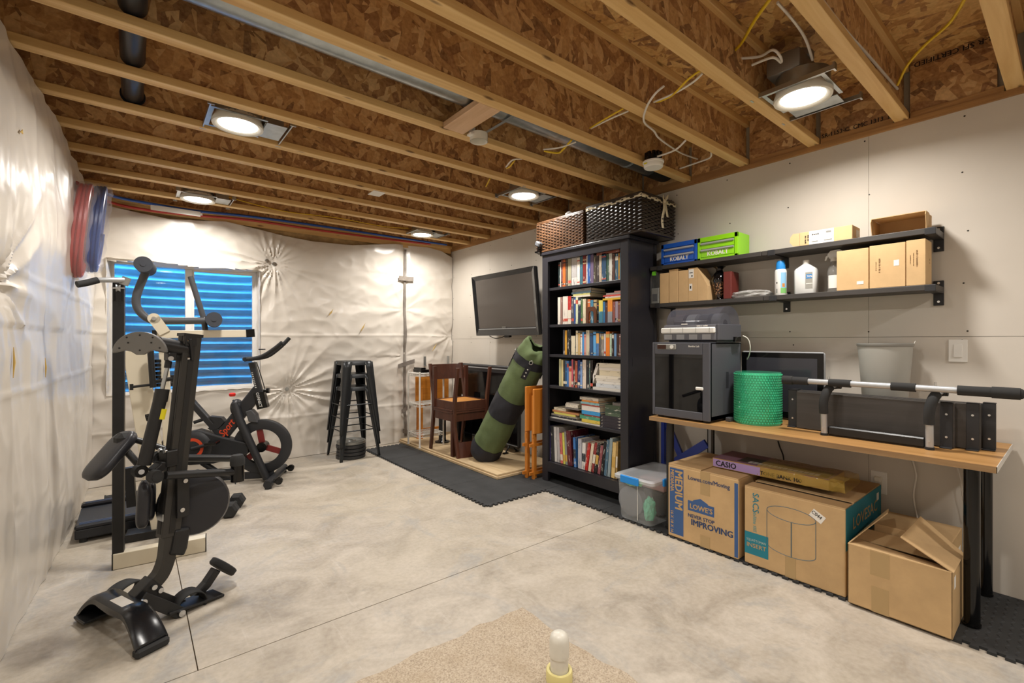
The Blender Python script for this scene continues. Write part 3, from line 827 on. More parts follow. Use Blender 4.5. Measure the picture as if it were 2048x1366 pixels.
for i in range(2):
    for j in range(4):
        te = ('w' if i == 0 else '') + ('s' if j == 0 and i == 0 else '') + ('n' if j == 3 else '')
        MB().prism(tile_poly(xa[i] + .001, ya[j] + .001, xa[i + 1] - .001, ya[j + 1] - .001, te), .0005, MT, 'xy').build('mat_tile', M_MAT, mat_a, fix=True)
mat_b = thing('rubber_mat', 'black textured rubber mat strip under the desk and boxes', 'mat', (0, 0, 0))
yb = [2.798, 2.2, 1.6, 1.0, .4, -.2]
for j in range(5):
    MB().prism(tile_poly(2.64, yb[j + 1] + .001, 3.262, yb[j] - .001, 'w' + ('s' if j == 4 else '')), .0005, MT, 'xy').build('mat_tile', M_MAT, mat_b, fix=True)
tread(2.64, -.2, 3.262, .62, mat_b)

# ================================================================== BOOKSHELF
M_SHELF = mat('shelf_black_brown', '26252a', .33, bump=.06, bscale=60, bdist=.001)
BX0, BX1, BY0, BY1 = 2.81, 3.165, 2.10, 3.012
SH = [.185, .565, .850, 1.120, 1.378, 1.697]            # tops of the shelves
bk = thing('bookshelf', 'tall black bookshelf packed with books against the drywall', 'bookshelf', (2.99, 2.556, MT))
def bkl(lo, hi): return MB(Matrix.Translation((-2.99, -2.556, -MT))).b2(lo, hi)
for y0, y1 in ((BY0, BY0 + .022), (BY1 - .022, BY1)):
    bkl((BX0 + .02, y0, MT), (BX1, y1, 1.985)).build('side_panel', M_SHELF, bk)
for y0, y1 in ((BY0 - .004, BY0 + .066), (BY1 - .066, BY1 + .004)):
    bkl((BX0 - .006, y0, MT), (BX0 + .022, y1, 1.985)).build('front_post', M_SHELF, bk, bevel=.003)
    bkl((BX1 - .03, y0 + (.0 if y0 < 2.5 else .045), MT), (BX1, y1 - (.045 if y0 < 2.5 else .0), 1.985)).build('back_post', M_SHELF, bk)
bkl((BX0 - .02, BY0 - .022, 1.985), (BX1 + .005, BY1 + .022, 2.012)).build('top_board', M_SHELF, bk, bevel=.005)
bkl((BX0 - .006, BY0 + .066, 1.925), (BX0 + .018, BY1 - .066, 1.985)).build('top_rail', M_SHELF, bk)
bkl((BX0 - .006, BY0 + .066, .10), (BX0 + .018, BY1 - .066, .185)).build('bottom_rail', M_SHELF, bk)
bkl((BX1 - .012, BY0 + .02, .1), (BX1 - .004, BY1 - .02, 1.985)).build('back_panel', mat('shelf_back', '17161a', .6), bk)
for z in SH:
    bkl((BX0 + .012, BY0 + .022, z - .024), (BX1 - .012, BY1 - .022, z)).build('shelf', M_SHELF, bk, bevel=.002)
for z in (.52, 1.05): bkl((BX0 + .05, BY0 - .002, z), (BX1 - .03, BY0 + .01, z + .06)).build('side_rail', M_SHELF, bk)
# ---- books
PAGES = mat('book_pages', 'd2c6ac', .8)
BCACHE = {}
def bmat(c):
    if c not in BCACHE:
        m = bpy.data.materials.new('cover_' + c); m.use_nodes = True; t = NT(m); cc = lin(c)
        f = t.noise(t.coord(scale=(60, 60, 14), loc=(random.random() * 9, 0, 0)), 1.0, 3, .7)
        lum = sum(cc[:3]) / 3; oc = lin('e8e2d4') if lum < .22 else lin('3a302a')
        t.link(t.mix(t.ramp(f, [(.60, (0, 0, 0, 1)), (.64, (.55, .55, .55, 1))]), cc, oc), t.b.inputs['Base Color'])
        t.b.inputs['Roughness'].default_value = .38; BCACHE[c] = m
    return BCACHE[c]
CN = {}
def cname(c):
    r, g, b = [int(c[i:i + 2], 16) for i in (0, 2, 4)]
    mx, mn = max(r, g, b), min(r, g, b); l = (mx + mn) / 2
    if mx - mn < 26: return 'black' if l < 50 else 'dark grey' if l < 95 else 'grey' if l < 165 else 'white'
    tone = 'dark ' if l < 75 else 'pale ' if l > 180 else ''
    if r == mx:
        if b > g: return tone + 'purple' if b > r * .75 else tone + 'red'
        if g > .8 * r: return tone + ('yellow' if b < .65 * r else 'cream')
        if g > .5 * r: return tone + ('orange' if r > 170 and b < .5 * r else 'brown' if b < .72 * r and l < 140 else 'tan')
        return tone + 'red'
    if g == mx: return tone + 'green'
    return tone + ('teal' if g > .85 * b else 'blue' if r < .85 * b else 'violet')
ORD = ['', 'first', 'second', 'third', 'fourth', 'fifth', 'sixth', 'seventh', 'eighth', 'ninth', 'tenth', 'eleventh', 'twelfth', 'thirteenth', 'fourteenth', 'fifteenth', 'sixteenth', 'seventeenth', 'eighteenth', 'nineteenth', 'twentieth', 'twenty-first', 'twenty-second', 'twenty-third', 'twenty-fourth', 'twenty-fifth']
def book_mesh(t, h, d, c, band=None):
    """upright book: spine faces -X, thickness along Y, origin at the bottom centre of the spine"""
    b = MB(); cv = min(.0025, t * .15)
    b.mat(1).b2((.004, -t / 2 + cv, .002), (d - .003, t / 2 - cv, h - .002))
    b.mat(0).b2((0, -t / 2, 0), (d, -t / 2 + cv, h)).b2((0, t / 2 - cv, 0), (d, t / 2, h)).b2((-.002, -t / 2, 0), (.004, t / 2, h))
    if band:
        b.mat(2)
        for (z0, z1) in band: b.b2((-.0028, -t / 2 + .0004, h * z0), (-.0018, t / 2 - .0004, h * z1))
    return b
def put_book(y, z, t, h, d, c, label, grp, band=None, c2='d8d0c0', lean=0.0, x=BX0 + .035, lying=False, yaw=0.0):
    o = book_mesh(t, h, d, c, band).build('book', [bmat(c), PAGES, bmat(c2)])
    o.location = (x, y, z)
    if lying:      # thickness becomes vertical, length along Y, spine still faces the room
        o.rotation_euler = Matrix.Rotation(yaw, 3, 'Z').to_euler() if False else (Matrix.Rotation(yaw, 3, 'Z') @ Matrix.Rotation(math.pi / 2, 3, 'X')).to_euler()
    else: o.rotation_euler = (lean, 0, 0)
    return tag(o, label, 'book', grp)
XS = BX0 + .035
def row(x0p, y0p, s, lst, zb, shelf, grp, dep=.19):
    n = 0
    for k, e in enumerate(lst):
        a, b, top, c = e[:4]; n += 1
        pa = at(x0p + a / s, y0p + top / s, X=XS); pb = at(x0p + b / s, y0p + top / s, X=XS)
        t = max(.008, abs(pa.y - pb.y) - .0012); h = max(.12, pa.z - zb - .001)
        bd = e[4] if len(e) > 4 else random.choice([None, None, [(.1, .2)], [(.75, .9)], [(.08, .12), (.86, .9)]])
        c2 = e[5] if len(e) > 5 else random.choice(['d8d0c0', 'c8b070', '20242a', 'c05040'])
        d = dep + random.uniform(-.03, .03)
        put_book((pa.y + pb.y) / 2, zb + .0006, t, h, d, c, f'upright {cname(c)} book, {ORD[n]} from the left in the {shelf} row', grp, bd, c2)
U0 = 1070; V1, V2, S8 = 480, 640, 8.18
row(U0, V1, S8, [(385, 414, 365, '1e2c2e'), (414, 428, 360, 'e0d8c8'), (428, 455, 335, '6b4a4a'), (455, 500, 325, 'c8642a'), (502, 535, 320, '5a4a3a'), (540, 595, 310, 'a09a80'),
    (600, 688, 300, 'c9c4c0', [(.3, .75)], 'aaa6a4'), (690, 736, 290, 'e6dcd0'), (740, 784, 275, '3a6a7a'), (785, 840, 255, '7a2420', [(.82, .86), (.7, .74), (.05, .1)], 'd8b890'), (843, 861, 262, 'e8e4e0'), (861, 906, 237, '2a5aa0'),
    (908, 960, 242, '6a5a78'), (962, 1002, 255, '4a4436'), (1003, 1050, 265, '3a3030'), (1052, 1092, 245, 'c9b8a0'), (1095, 1166, 225, '2a4a6a'), (1170, 1212, 222, '3a5a4a'), (1214, 1262, 222, 'd8d8d0'), (1265, 1308, 232, '5a3a30'),
    (1315, 1364, 228, '3a6078'), (1366, 1390, 215, 'c99a3a'), (1392, 1416, 208, '4a80a0')], SH[5], 'top', 'books on the top shelf')
row(U0, V1, S8, [(375, 418, 940, 'e0d8cc'), (420, 455, 935, '8a6a60'), (458, 540, 925, 'd9d0c4'), (541, 594, 920, 'b02a24', [(.0, .18), (.2, .5)], 'd8d0c0'), (598, 639, 930, '505058'), (640, 668, 932, '2a4a8a'), (669, 706, 938, 'c8d0b0'),
    (708, 752, 950, '1a2a40'), (753, 783, 960, '4a6a40'), (785, 833, 965, 'd9cdb0'), (865, 906, 972, 'd2703a'), (908, 956, 982, '3a7a98'), (960, 1013, 978, 'b09a70'), (1016, 1044, 1032, '1a2030'), (1046, 1112, 988, 'd8cc60', [(.0, .5)], '3a7a90'),
    (1115, 1150, 1010, '2a6a9a'), (1152, 1186, 1022, '4a2a2a'), (1190, 1270, 982, 'e08a30', [(.0, .48)], '8a9098'), (1275, 1312, 1010, '8a4a40'), (1315, 1360, 1006, '9a8a98'), (1362, 1394, 1006, '7a4a40'), (1396, 1418, 1002, 'c8b8b8')], SH[4], 'second', 'books on the second shelf')
row(U0, V2, S8, [(460, 489, 160, '3a3a44'), (491, 526, 168, 'd29a30'), (530, 592, 158, '14141a'), (596, 664, 258, '3a7fa0', [(.0, 1.0)], 'd8ccb0'), (670, 704, 174, 'd8ccb4'), (706, 741, 213, 'c8a870'), (745, 774, 228, 'e0dcd4'), (776, 806, 198, '4a90d0'),
    (808, 835, 232, 'd89a90'), (838, 894, 168, 'c9bda4'), (896, 951, 213, '2a4a70'), (955, 1000, 193, '5aa0d8'), (1003, 1048, 218, 'e0a860', [(.0, .55)], '4a7ab0'), (1055, 1085, 222, '5a5a5a'), (1087, 1130, 227, '8a8078'), (1132, 1159, 223, 'd0ccd0'),
    (1161, 1224, 188, 'e07a20'), (1226, 1258, 223, 'b0c8b0'), (1260, 1295, 203, '2a1a18'), (1298, 1336, 223, '6a90b8'), (1338, 1378, 222, '3a1a12'), (1381, 1412, 227, '8a5a50')], SH[3], 'third', 'books on the third shelf')
row(U0, V2, S8, [(395, 434, 638, 'b0b08a'), (436, 464, 653, 'd8c890'), (466, 494, 662, '3a3a3a'), (496, 524, 663, '2a5a8a'), (526, 554, 668, '4a80c0'), (556, 600, 753, 'd8a890'), (601, 625, 643, 'c85a6a'), (626, 654, 653, '3a1a1a'), (656, 696, 668, 'b05a40'),
    (700, 739, 654, '14306a'), (741, 775, 684, '7a98c8'), (780, 838, 648, 'd8c8b8'), (842, 888, 664, '20242a'), (890, 905, 664, '6a8a80'), (907, 950, 655, '1a1210')], SH[2], 'fourth', 'books on the fourth shelf')
def lying(lst, x0p, y0p, s, zb, where, grp, dep=.20, xo=0.0):
    """stack of lying books, listed bottom to top: (x0, x1, thickness_px, colour)"""
    z = zb; n = 0
    for e in lst:
        a, b, th, c = e[:4]; n += 1
        pa = at(x0p + a / s, y0p, X=XS); pb = at(x0p + b / s, y0p, X=XS)
        L = abs(pa.y - pb.y); t = th / s * XS * .00138 * 1.0
        put_book(max(pa.y, pb.y), z + t / 2 + .0003, t, L, dep + random.uniform(-.03, .02), c, f'lying {cname(c)} book, {ORD[n]} from the bottom of the {where}', grp, None, 'd8d0c0', lying=True, x=XS + xo)
        z += t + .0006
    return z
# lying books rotate so that their length runs along -Y from the given y
def ztop(y0p, top, s, u): return at(u, y0p + top / s, X=XS).z
lying([(1010, 1385, 42, '8a4a38'), (1145, 1405, 34, '2a4048')], U0, V1, S8, ztop(V1, 232, S8, 1215), 'pair on the top row', 'books on the top shelf', .15)
lying([(600, 905, 28, 'd8d0c0'), (625, 900, 30, 'd0cc80'), (600, 915, 34, '6a8aa0'), (615, 920, 46, '8c8a84')], U0, V1, S8, ztop(V1, 935, S8, 1160), 'left pile on the second row', 'books on the second shelf', .19)
lying([(1110, 1418, 30, 'd8b030'), (1150, 1418, 24, 'd8c8c0'), (1115, 1418, 24, 'c84a40'), (1165, 1418, 30, '9a8a84'), (1300, 1418, 20, 'b07a70')], U0, V1, S8, ztop(V1, 978, S8, 1225), 'right pile on the second row', 'books on the second shelf', .19)
lying([(945, 1412, 46, 'd4d0c8'), (1000, 1412, 60, 'c8ccd0'), (1010, 1412, 40, 'd8d4cc'), (1000, 1412, 40, 'cfc8bc'), (975, 1412, 52, 'd8d0c0'), (1055, 1412, 84, 'cfc2a6'), (1050, 1412, 46, 'd8cfc4'), (1030, 1412, 66, 'd6ccb8')], U0, V2, S8, SH[2], 'white pile on the fourth shelf', 'books on the fourth shelf', .24)
p_ = at(U0 + 905 / S8, 780, X=XS)
put_book(p_.y + .002, SH[2] + .009, .026, .215, .2, 'd2ccc4', 'leaning white book propped against the white pile', 'books on the fourth shelf', None, lean=.40)
# fifth shelf: three piles
S6, V3 = 6.83, 780
lying([(200, 890, 16, 'd8d4c8'), (215, 560, 26, '2a2c34'), (225, 580, 22, '8a8478'), (260, 555, 28, 'c8c060'), (240, 600, 30, 'b07a50'), (262, 420, 40, 'c8bca4'), (415, 600, 30, '6a6460'), (418, 585, 44, 'd4ccbc'), (430, 600, 20, 'b8b0a4')], U0, V3, S6, SH[1], 'left pile on the fifth shelf', 'books on the fifth shelf', .22)
lying([(640, 888, 46, 'd0b850'), (615, 888, 44, '4a9070'), (670, 888, 22, '7a4038'), (640, 888, 52, '3a90c8'), (640, 888, 66, 'd8d0c8'), (640, 880, 22, '9a4a40'), (625, 880, 30, '8ab8c0'), (640, 870, 24, 'd88a40'), (615, 868, 38, 'c8beb0')], U0, V3, S6, SH[1] + .012, 'middle pile on the fifth shelf', 'books on the fifth shelf', .22)
lying([(895, 1178, 40, '2c2830'), (895, 1178, 40, '2c2830'), (895, 1178, 40, '2c2830'), (895, 1178, 40, '2c2830'), (960, 1178, 46, '4a5a48'), (960, 1178, 50, '3a4a3c'), (960, 1178, 50, '44523f'), (1062, 1178, 36, '6a6460')], U0, V3, S6, SH[1], 'right pile on the fifth shelf', 'books on the fifth shelf', .22)
# bottom shelf: leaning books and folders
bl = [(163, 188, 540, 'd8b040', -.02), (188, 214, 482, '5a50a0', -.03), (216, 262, 486, '3a3a3c', -.05), (266, 300, 494, 'c8c4c0', -.05), (304, 340, 500, 'b0acac', -.05), (344, 378, 578, 'c86a60', -.06), (382, 410, 575, 'd0cc60', -.06), (412, 438, 560, '8a8a88', -.07),
      (441, 500, 545, '5a2028', -.08), (528, 560, 640, '3a70b0', -.05), (590, 640, 655, 'b0b0b8', .0), (644, 690, 712, 'd8d4d0', .03), (700, 740, 705, 'b02018', .16), (748, 785, 712, 'd8c8b0', .16), (792, 826, 700, '8a3030', .16), (832, 868, 706, '1a1a1c', .16),
      (874, 912, 742, '8a4a50', .15), (918, 956, 690, '141416', .13), (962, 1000, 664, '4a6a80', .11), (1006, 1044, 640, '8a9aa0', .09), (1052, 1100, 700, 'd8b878', .06), (1106, 1130, 690, 'a88850', .04)]
for k, (a, b, top, c, ln) in enumerate(bl):
    pa = at(U0 + a / S6, V3 + top / S6, X=XS); pb = at(U0 + b / S6, V3 + top / S6, X=XS)
    h = min(.345, max(.22, pa.z - SH[0]))
    put_book((pa.y + pb.y) / 2 + h * math.sin(ln) * .45, SH[0] + .004, abs(pa.y - pb.y) - .001, h * .97, random.uniform(.2, .25), c, f'{cname(c)} book or folder, {ORD[k + 1]} from the left on the bottom shelf', 'books on the bottom shelf', random.choice([None, [(.3, .6)], [(.1, .3)]]), random.choice(['d8d0c0', 'c8a050', '303840']), lean=ln)
# bookend on the second shelf
q0 = at(U0 + 838 / S8, V1 + 1100 / S8, X=XS - .012); q1 = at(U0 + 1003 / S8, V1 + 1100 / S8, X=XS - .012)
yc = (q0.y + q1.y) / 2; W_ = abs(q0.y - q1.y); hh = q0.z - SH[4]
out = [(-W_ / 2, 0), (-W_ / 2, hh - .02), (-W_ / 2 + .02, hh), (W_ / 2 - .02, hh), (W_ / 2, hh - .02), (W_ / 2, 0), (W_ * .26, 0), (W_ * .26, hh * .55)] + [(W_ * .26 * math.cos(a), hh * .55 + W_ * .26 * math.sin(a)) for a in (.5, 1.0, 1.57, 2.1, 2.6)] + [(-W_ * .26, hh * .55), (-W_ * .26, 0)]
o = MB().prism(out, -.002, .002, 'yz').build('bookend', mat('bookend_brown', '5a3218', .4), loc=(XS - .012, yc, SH[4] + .001), fix=True)
tag(o, 'brown metal bookend with an arched opening on the second shelf', 'bookend')

# ================================================================== WICKER BASKETS
def mat_wick(name, a, b): 
    return mat(name, a, .35, var=.35, vscale=30, coat=.3)
M_WICK = mat('wicker_dark', '2e2620', .32, var=.4, vscale=25, coat=.3)
M_WICKB = mat('wicker_brown', '523824', .36, var=.4, vscale=18, coat=.3)
def basket(name, label, loc, D, m, rows, pit):
    """woven basket: upright stakes, wavy weavers; D = (x, y, z)"""
    t = thing(name, label, 'basket', loc)
    dx, dy, dz = D; hx, hy = dx / 2, dy / 2
    MB().b2((-hx + .012, -hy + .012, .003), (hx - .012, hy - .012, .012)).build('base', m, t)
    inner = MB(); 
    for (lo, hi) in (((-hx + .008, -hy + .006, .012), (-hx + .012, hy - .006, dz - .01)), ((hx - .012, -hy + .006, .012), (hx - .008, hy - .006, dz - .01)), ((-hx + .012, -hy + .008, .012), (hx - .012, -hy + .012, dz - .01)), ((-hx + .012, hy - .012, .012), (hx - .012, hy - .008, dz - .01))): inner.b2(lo, hi)
    inner.build('lining', M_INKB, t)
    W = MB()
    per = 2 * (dx + dy); n = int(per / pit); n += n % 2
    def pp(s, off):
        s = s % per; tz = 0
        if s < dy: x, y, nx, ny = -hx, -hy + s, -1, 0
        elif s < dy + dx: x, y, nx, ny = -hx + (s - dy), hy, 0, 1
        elif s < 2 * dy + dx: x, y, nx, ny = hx, hy - (s - dy - dx), 1, 0
        else: x, y, nx, ny = hx - (s - 2 * dy - dx), -hy, 0, -1
        return Vector((x + nx * off, y + ny * off, 0))
    rh = (dz - .03) / rows
    for r in range(rows):
        P = []
        for k in range(n * 2):
            off = .0062 * math.cos(math.pi * k / 2 + math.pi * r) * (1.15 if k % 2 == 0 else 0)
            q = pp(per * k / (n * 2), off); q.z = .014 + rh * (r + .5); P.append(q)
        W.tube(P, rh * .50, 6, closed=True)
    W.build('weave', m, t)
    S = MB()
    for k in range(n):
        q = pp(per * (k + .5) / n, -.001); S.cyl(q + Vector((0, 0, .006)), q + Vector((0, 0, dz - .01)), .0042, n=6)
    S.build('stakes', m, t)
    R = MB()
    for zz, ro in ((dz - .012, .0), (dz - .004, .003), (.008, .004)):
        R.tube([pp(per * k / 48, ro + .002 * (k % 2)) + Vector((0, 0, zz)) for k in range(48)], .009, 6, closed=True)
    R.build('rim', m, t)
    return t
M_INKB = mat('basket_inside', '14100e', .8)
ba = basket('wicker_basket', 'brown-black open wicker basket on the bookshelf holding a clear bag', (2.985, 2.805, 2.0135), (.37, .555, .27), M_WICKB, 20, .036)
bb = basket('wicker_basket', 'black wicker basket with a cream ribbon bow jutting past the bookshelf end', (3.01, 2.235, 2.0135), (.42, .52, .285), M_WICK, 19, .040)
M_RIB = mat('ribbon_cream', 'd8ccb0', .7)
r_ = MB()
per = [(-.213, .25), (-.213, -.262), (.212, -.262)]
r_.grid(lambda u, v: (-.217 - .002 * math.sin(u * 20), .26 - u * .525, .262 + (v - .5) * .026 + .004 * math.sin(u * 9)), 20, 1)
r_.grid(lambda u, v: (-.217 + u * .434, -.267 - .002 * math.sin(u * 20), .258 + (v - .5) * .026 - .03 * math.sin(u * 3.14) * 0), 20, 1)
r_.build('ribbon', M_RIB, bb, solid=.0015)
bw = MB()
for sgn, ph in ((1, 0), (-1, .5)):
    bw.grid(lambda u, v: (.05 + sgn * .035 * math.sin(u * math.pi), -.272 - .012 * math.sin(u * math.pi) - (v - .5) * .004, .262 + .055 * math.sin(u * math.pi) * (1 if sgn > 0 else .7) * (1 - u * .6) + (v - .5) * .022), 10, 1)
bw.grid(lambda u, v: (.045 - .02 * u + (v - .5) * .03, -.274 - .006 * math.sin(u * 7), .258 - u * .20), 8, 1)
bw.grid(lambda u, v: (.055 + .035 * u + (v - .5) * .028, -.276, .258 - u * .11), 8, 1)
bw.ell((.05, -.276, .262), (.014, .010, .014), 8, 6)
bw.build('bow', M_RIB, bb, solid=.0015)
MB().cyl((-.12, -.19, .300), (.2, -.19, .296), .011, n=10).cyl((.2, -.24, .295), (.2, -.10, .297), .013, n=10).b2((-.205, -.20, .287), (.08, .17, .292)).build('lid_frame', M_WICK, bb)
# crumpled clear bag in the first basket
def crumple(name, label, loc, r, m, seed, cat='bag'):
    g = MB()
    def fn(u, v):
        a = 2 * math.pi * u; th = math.pi * v
        d = Vector((math.sin(th) * math.cos(a), math.sin(th) * math.sin(a), -math.cos(th)))
        k = 1 + .35 * noise.noise(d * 2.2 + Vector((seed, 0, 0))) + .16 * abs(noise.noise(d * 5 + Vector((0, seed, 0))))
        return (d.x * r[0] * k, d.y * r[1] * k, max(-r[2] * .8, d.z * r[2] * k))
    g.grid(fn, 36, 20, smooth=False)
    return tag(g.build(name, m, loc=loc), label, cat)
M_CRINK = mat('crinkled_film', 'c8c6c2', .15, alpha=.55)
crumple('plastic_bag', 'crumpled clear plastic bag peeking out of the brown basket', (2.93, 2.80, 2.27), (.07, .11, .075), M_CRINK, 1)
cl = thing('clip_lamp', 'small grey clip light at the left corner of the bookshelf top', 'clip lamp', (2.775, 3.03, 2.0135))
MB().cbox((0, 0, .075), (.05, .06, .045), .01, Matrix.Rotation(.5, 3, 'X')).build('head', M_DGREY, cl)
MB().b2((-.02, -.02, 0), (.02, .03, .012)).cyl((0, 0, .01), (0, .0, .06), .006, n=8).b2((-.02, -.03, .03), (.02, .01, .036)).build('clamp', M_GLOSSBLK, cl)
# ================================================================== WALL SHELVES
M_BOARD = mat_wood('shelf_board_dark', '35322f', '3e3a37', '454140', 'Y', 1.5, .5)
M_BRKT = mat('bracket_black', '28282a', .5)
def shelf(y0, y1, zt, label, brk):
    t = thing('wall_shelf', label, 'shelf', (XW, (y0 + y1) / 2, zt), group='wall shelves')
    L = (y1 - y0) / 2
    MB().b2((-.215, -L, -.028), (-.006, L, 0)).build('board', M_BOARD, t, bevel=.002)
    for b in brk:
        yy = b - (y0 + y1) / 2
        w = .021
        br = MB().b2((-.006, yy - w, -.095), (-.001, yy + w, .035)).b2((-.215, yy - w, -.034), (-.006, yy + w, -.0285)).b2((-.221, yy - w, -.034), (-.2155, yy + w, .0))
        br.build('bracket', M_BRKT, t, bevel=.002)
        for dz in (.022, -.075): MB().cyl((-.006, yy, dz), (-.009, yy, dz), .006, n=10).build('screw', M_BOLT, t)
    return t
ZU, ZLo = 1.800, 1.518
shelf(.455, 1.272, ZU, 'right half of the upper dark wall shelf, carrying two cardboard boxes', (.475, 1.215))
shelf(1.275, 2.085, ZU, 'left half of the upper dark wall shelf, carrying the blue and green toolboxes', (2.0,))
shelf(.455, 1.262, ZLo, 'right half of the lower dark wall shelf, carrying bottles and boxes', (.475, 1.205))
shelf(1.265, 2.085, ZLo, 'left half of the lower dark wall shelf, carrying the vase', (2.02,))
# ---- toolboxes
def toolbox(y0, y1, m, mname, label):
    D, H, W_ = .17, .155, y1 - y0
    t = thing('toolbox', label, 'toolbox', (3.075, (y0 + y1) / 2, ZU + .0006))
    MB().b2((.012, -W_ / 2, 0), (D, W_ / 2, H)).b2((0, -W_ / 2, 0), (.012, -W_ / 2 + .022, H)).b2((0, W_ / 2 - .022, 0), (.012, W_ / 2, H)).b2((0, -W_ / 2, H - .032), (.012, W_ / 2, H)).b2((0, -W_ / 2, 0), (.012, W_ / 2, .014)).build('body', m, t, bevel=.002)
    for z0, z1, hz in ((.075, .119, .108), (.018, .071, .062)):
        dr = MB().b2((.003, -W_ / 2 + .025, z0), (.013, W_ / 2 - .025, z1)).build('drawer', m, t)
        MB().prism([(.003, hz - .006), (-.008, hz - .002), (-.008, hz + .008), (.003, hz + .009)], -W_ / 2 + .026, W_ / 2 - .026, 'xz').build('handle_strip', M_SILVER, dr)
    text('KOBALT', .042, M_PAPER, t, (.003, .072 if True else 0, .025), (0, -1, 0), (0, 0, 1), .03, name='lettering', width=.145)
    return t
toolbox(1.712, 1.998, mat('toolbox_blue', '1252b4', .3), 'blue', 'blue two-drawer metal toolbox on the upper shelf')
toolbox(1.428, 1.708, mat('toolbox_green', '8cd018', .28), 'green', 'lime green two-drawer metal toolbox on the upper shelf')
# ---- cardboard cartons
def carton(name, label, lo, hi, m=None, cat='box', bevel=.003, tape=True):
    lo = Vector(lo); hi = Vector(hi); c = (lo + hi) / 2
    t = thing(name, label, cat, (c.x, c.y, lo.z))
    T = Matrix.Translation((-c.x, -c.y, -lo.z))
    MB(T).b2(lo, hi).build('carton_body', m or M_CARD, t, bevel=bevel)
    return t, T
def patch(t, T, lo, hi, m, name='label_patch'):
    return MB(T).b2(lo, hi).build(name, m, t)
XSH = 3.066
M_PRINTB = mat('print_brown', '7a5c38', .7)
b1 = thing('shipping_box', 'flat tan box with a white label and open round flap on the upper shelf', 'box', (3.14, .945, ZU + .0006))
MB().b2((-.07, -.145, 0), (.07, .115, .078)).build('carton_body', M_CARD2, b1, bevel=.002)
MB().prism([(.115, 0), (.15, .004), (.17, .03), (.165, .06), (.15, .078), (.115, .076)], -.072, -.069, 'yz').build('flap', M_CARD2, b1, fix=True)
MB().b2((-.0712, -.058, .001), (-.0702, .066, .077)).build('label_patch', M_PAPER, b1)
dashes(b1, (-.0712, .05, .052), (0, -1, 0), (0, 0, 1), .036, .009, M_INK, 2); dashes(b1, (-.0706, .088, .055), (0, 0, -1), (0, -1, 0), .045, .008, M_INK, 5); dashes(b1, (-.0706, .074, .058), (0, 0, -1), (0, -1, 0), .035, .008, M_INK, 6)
MB().b2((-.0716, -.05, .012), (-.0712, -.01, .018)).b2((-.0716, .02, .012), (-.0712, .052, .018)).b2((-.0716, -.045, .055), (-.0712, -.02, .066)).build('barcode', M_GREY, b1)
MB().b2((.0, -.1462, .02), (.05, -.1452, .06)).build('side_label', M_PAPER, b1)
b2_ = thing('open_box', 'shallow open tan cardboard box lying on its back at the upper shelf end', 'box', (3.15, .61, ZU + .0006))
w = MB()
w.b2((-.06, -.115, 0), (.075, .105, .003)).b2((.072, -.115, 0), (.075, .105, .09)).b2((-.06, .102, 0), (.072, .105, .085)).b2((-.06, -.115, 0), (.072, -.112, .085))
w.build('tray', M_CARDIN, b2_)
MB().add([(-.075, -.112, .088), (.072, -.112, .088), (.072, .105, .088), (-.075, .105, .088), (-.075, -.112, .091), (.072, -.112, .091), (.072, .105, .091), (-.075, .105, .091)], [(0, 3, 2, 1), (4, 5, 6, 7), (0, 1, 5, 4), (1, 2, 6, 5), (2, 3, 7, 6), (3, 0, 4, 7)]).build('lid', M_CARD2, b2_)
for yy in (-.116, .106):
    MB().prism([(-.06, .0), (-.075, .03), (-.09, .07), (-.075, .09), (.0, .09), (-.02, .03)], yy - .0012, yy + .0012, 'xz').build('ear_flap', M_CARD2, b2_, fix=True)
def sbox(y0, y1, h, x0, d, label, m=M_CARD2, prints=()):
    t, T = carton('shipping_box', label, (x0, y0, ZLo + .0006), (x0 + d, y1, ZLo + h), m, bevel=.002)
    for (a, b, c, e, mm) in prints:
        patch(t, T, (x0 - .001, y0 + a, ZLo + c), (x0 - .0002, y0 + b, ZLo + e), mm)
    return t, T
sbox(.726, .872, .222, XSH, .15, 'square tan box with a small white label beside the spray bottle', prints=((.022, .052, .028, .045, M_PAPER),))
t, T = sbox(.572, .722, .228, XSH, .15, 'tan box with vertical print and a white square label, middle of three', prints=((.025, .047, .11, .14, M_PAPER),))
dashes(t, (-.0752, .035, .155), (0, 0, -1), (0, -1, 0), .075, .008, M_PRINTB, 3); dashes(t, (-.0752, .048, .140), (0, 0, -1), (0, -1, 0), .048, .004, M_PRINTB, 4)
t, T = sbox(.494, .569, .232, XSH, .15, 'narrow tan box with vertical print at the lower shelf end')
dashes(t, (-.0752, -.002, .178), (0, 0, -1), (0, -1, 0), .085, .008, M_PRINTB, 7); dashes(t, (-.0752, .010, .165), (0, 0, -1), (0, -1, 0), .066, .004, M_PRINTB, 8); dashes(t, (-.0752, .022, .155), (0, 0, -1), (0, -1, 0), .045, .004, M_PRINTB, 9)
dashes(t, (.02, -.0377, .14), (0, 0, -1), (1, 0, 0), .026, .012, M_PRINTB, 10)
sbox(1.938, 2.012, .225, XSH + .012, .13, 'plain narrow tan box next to the clear case', M_CARD2)
sbox(1.860, 1.934, .245, XSH + .012, .13, 'taller narrow tan box with a folded top edge', M_CARD2)
sbox(1.784, 1.857, .228, XSH + .012, .13, 'plain narrow tan box left of the labelled box', M_CARD2)
lb = thing('shipping_box', 'tan box with white labels and one sloping top edge beside the vase', 'box', (XSH + .012, 1.71, ZLo + .0006))
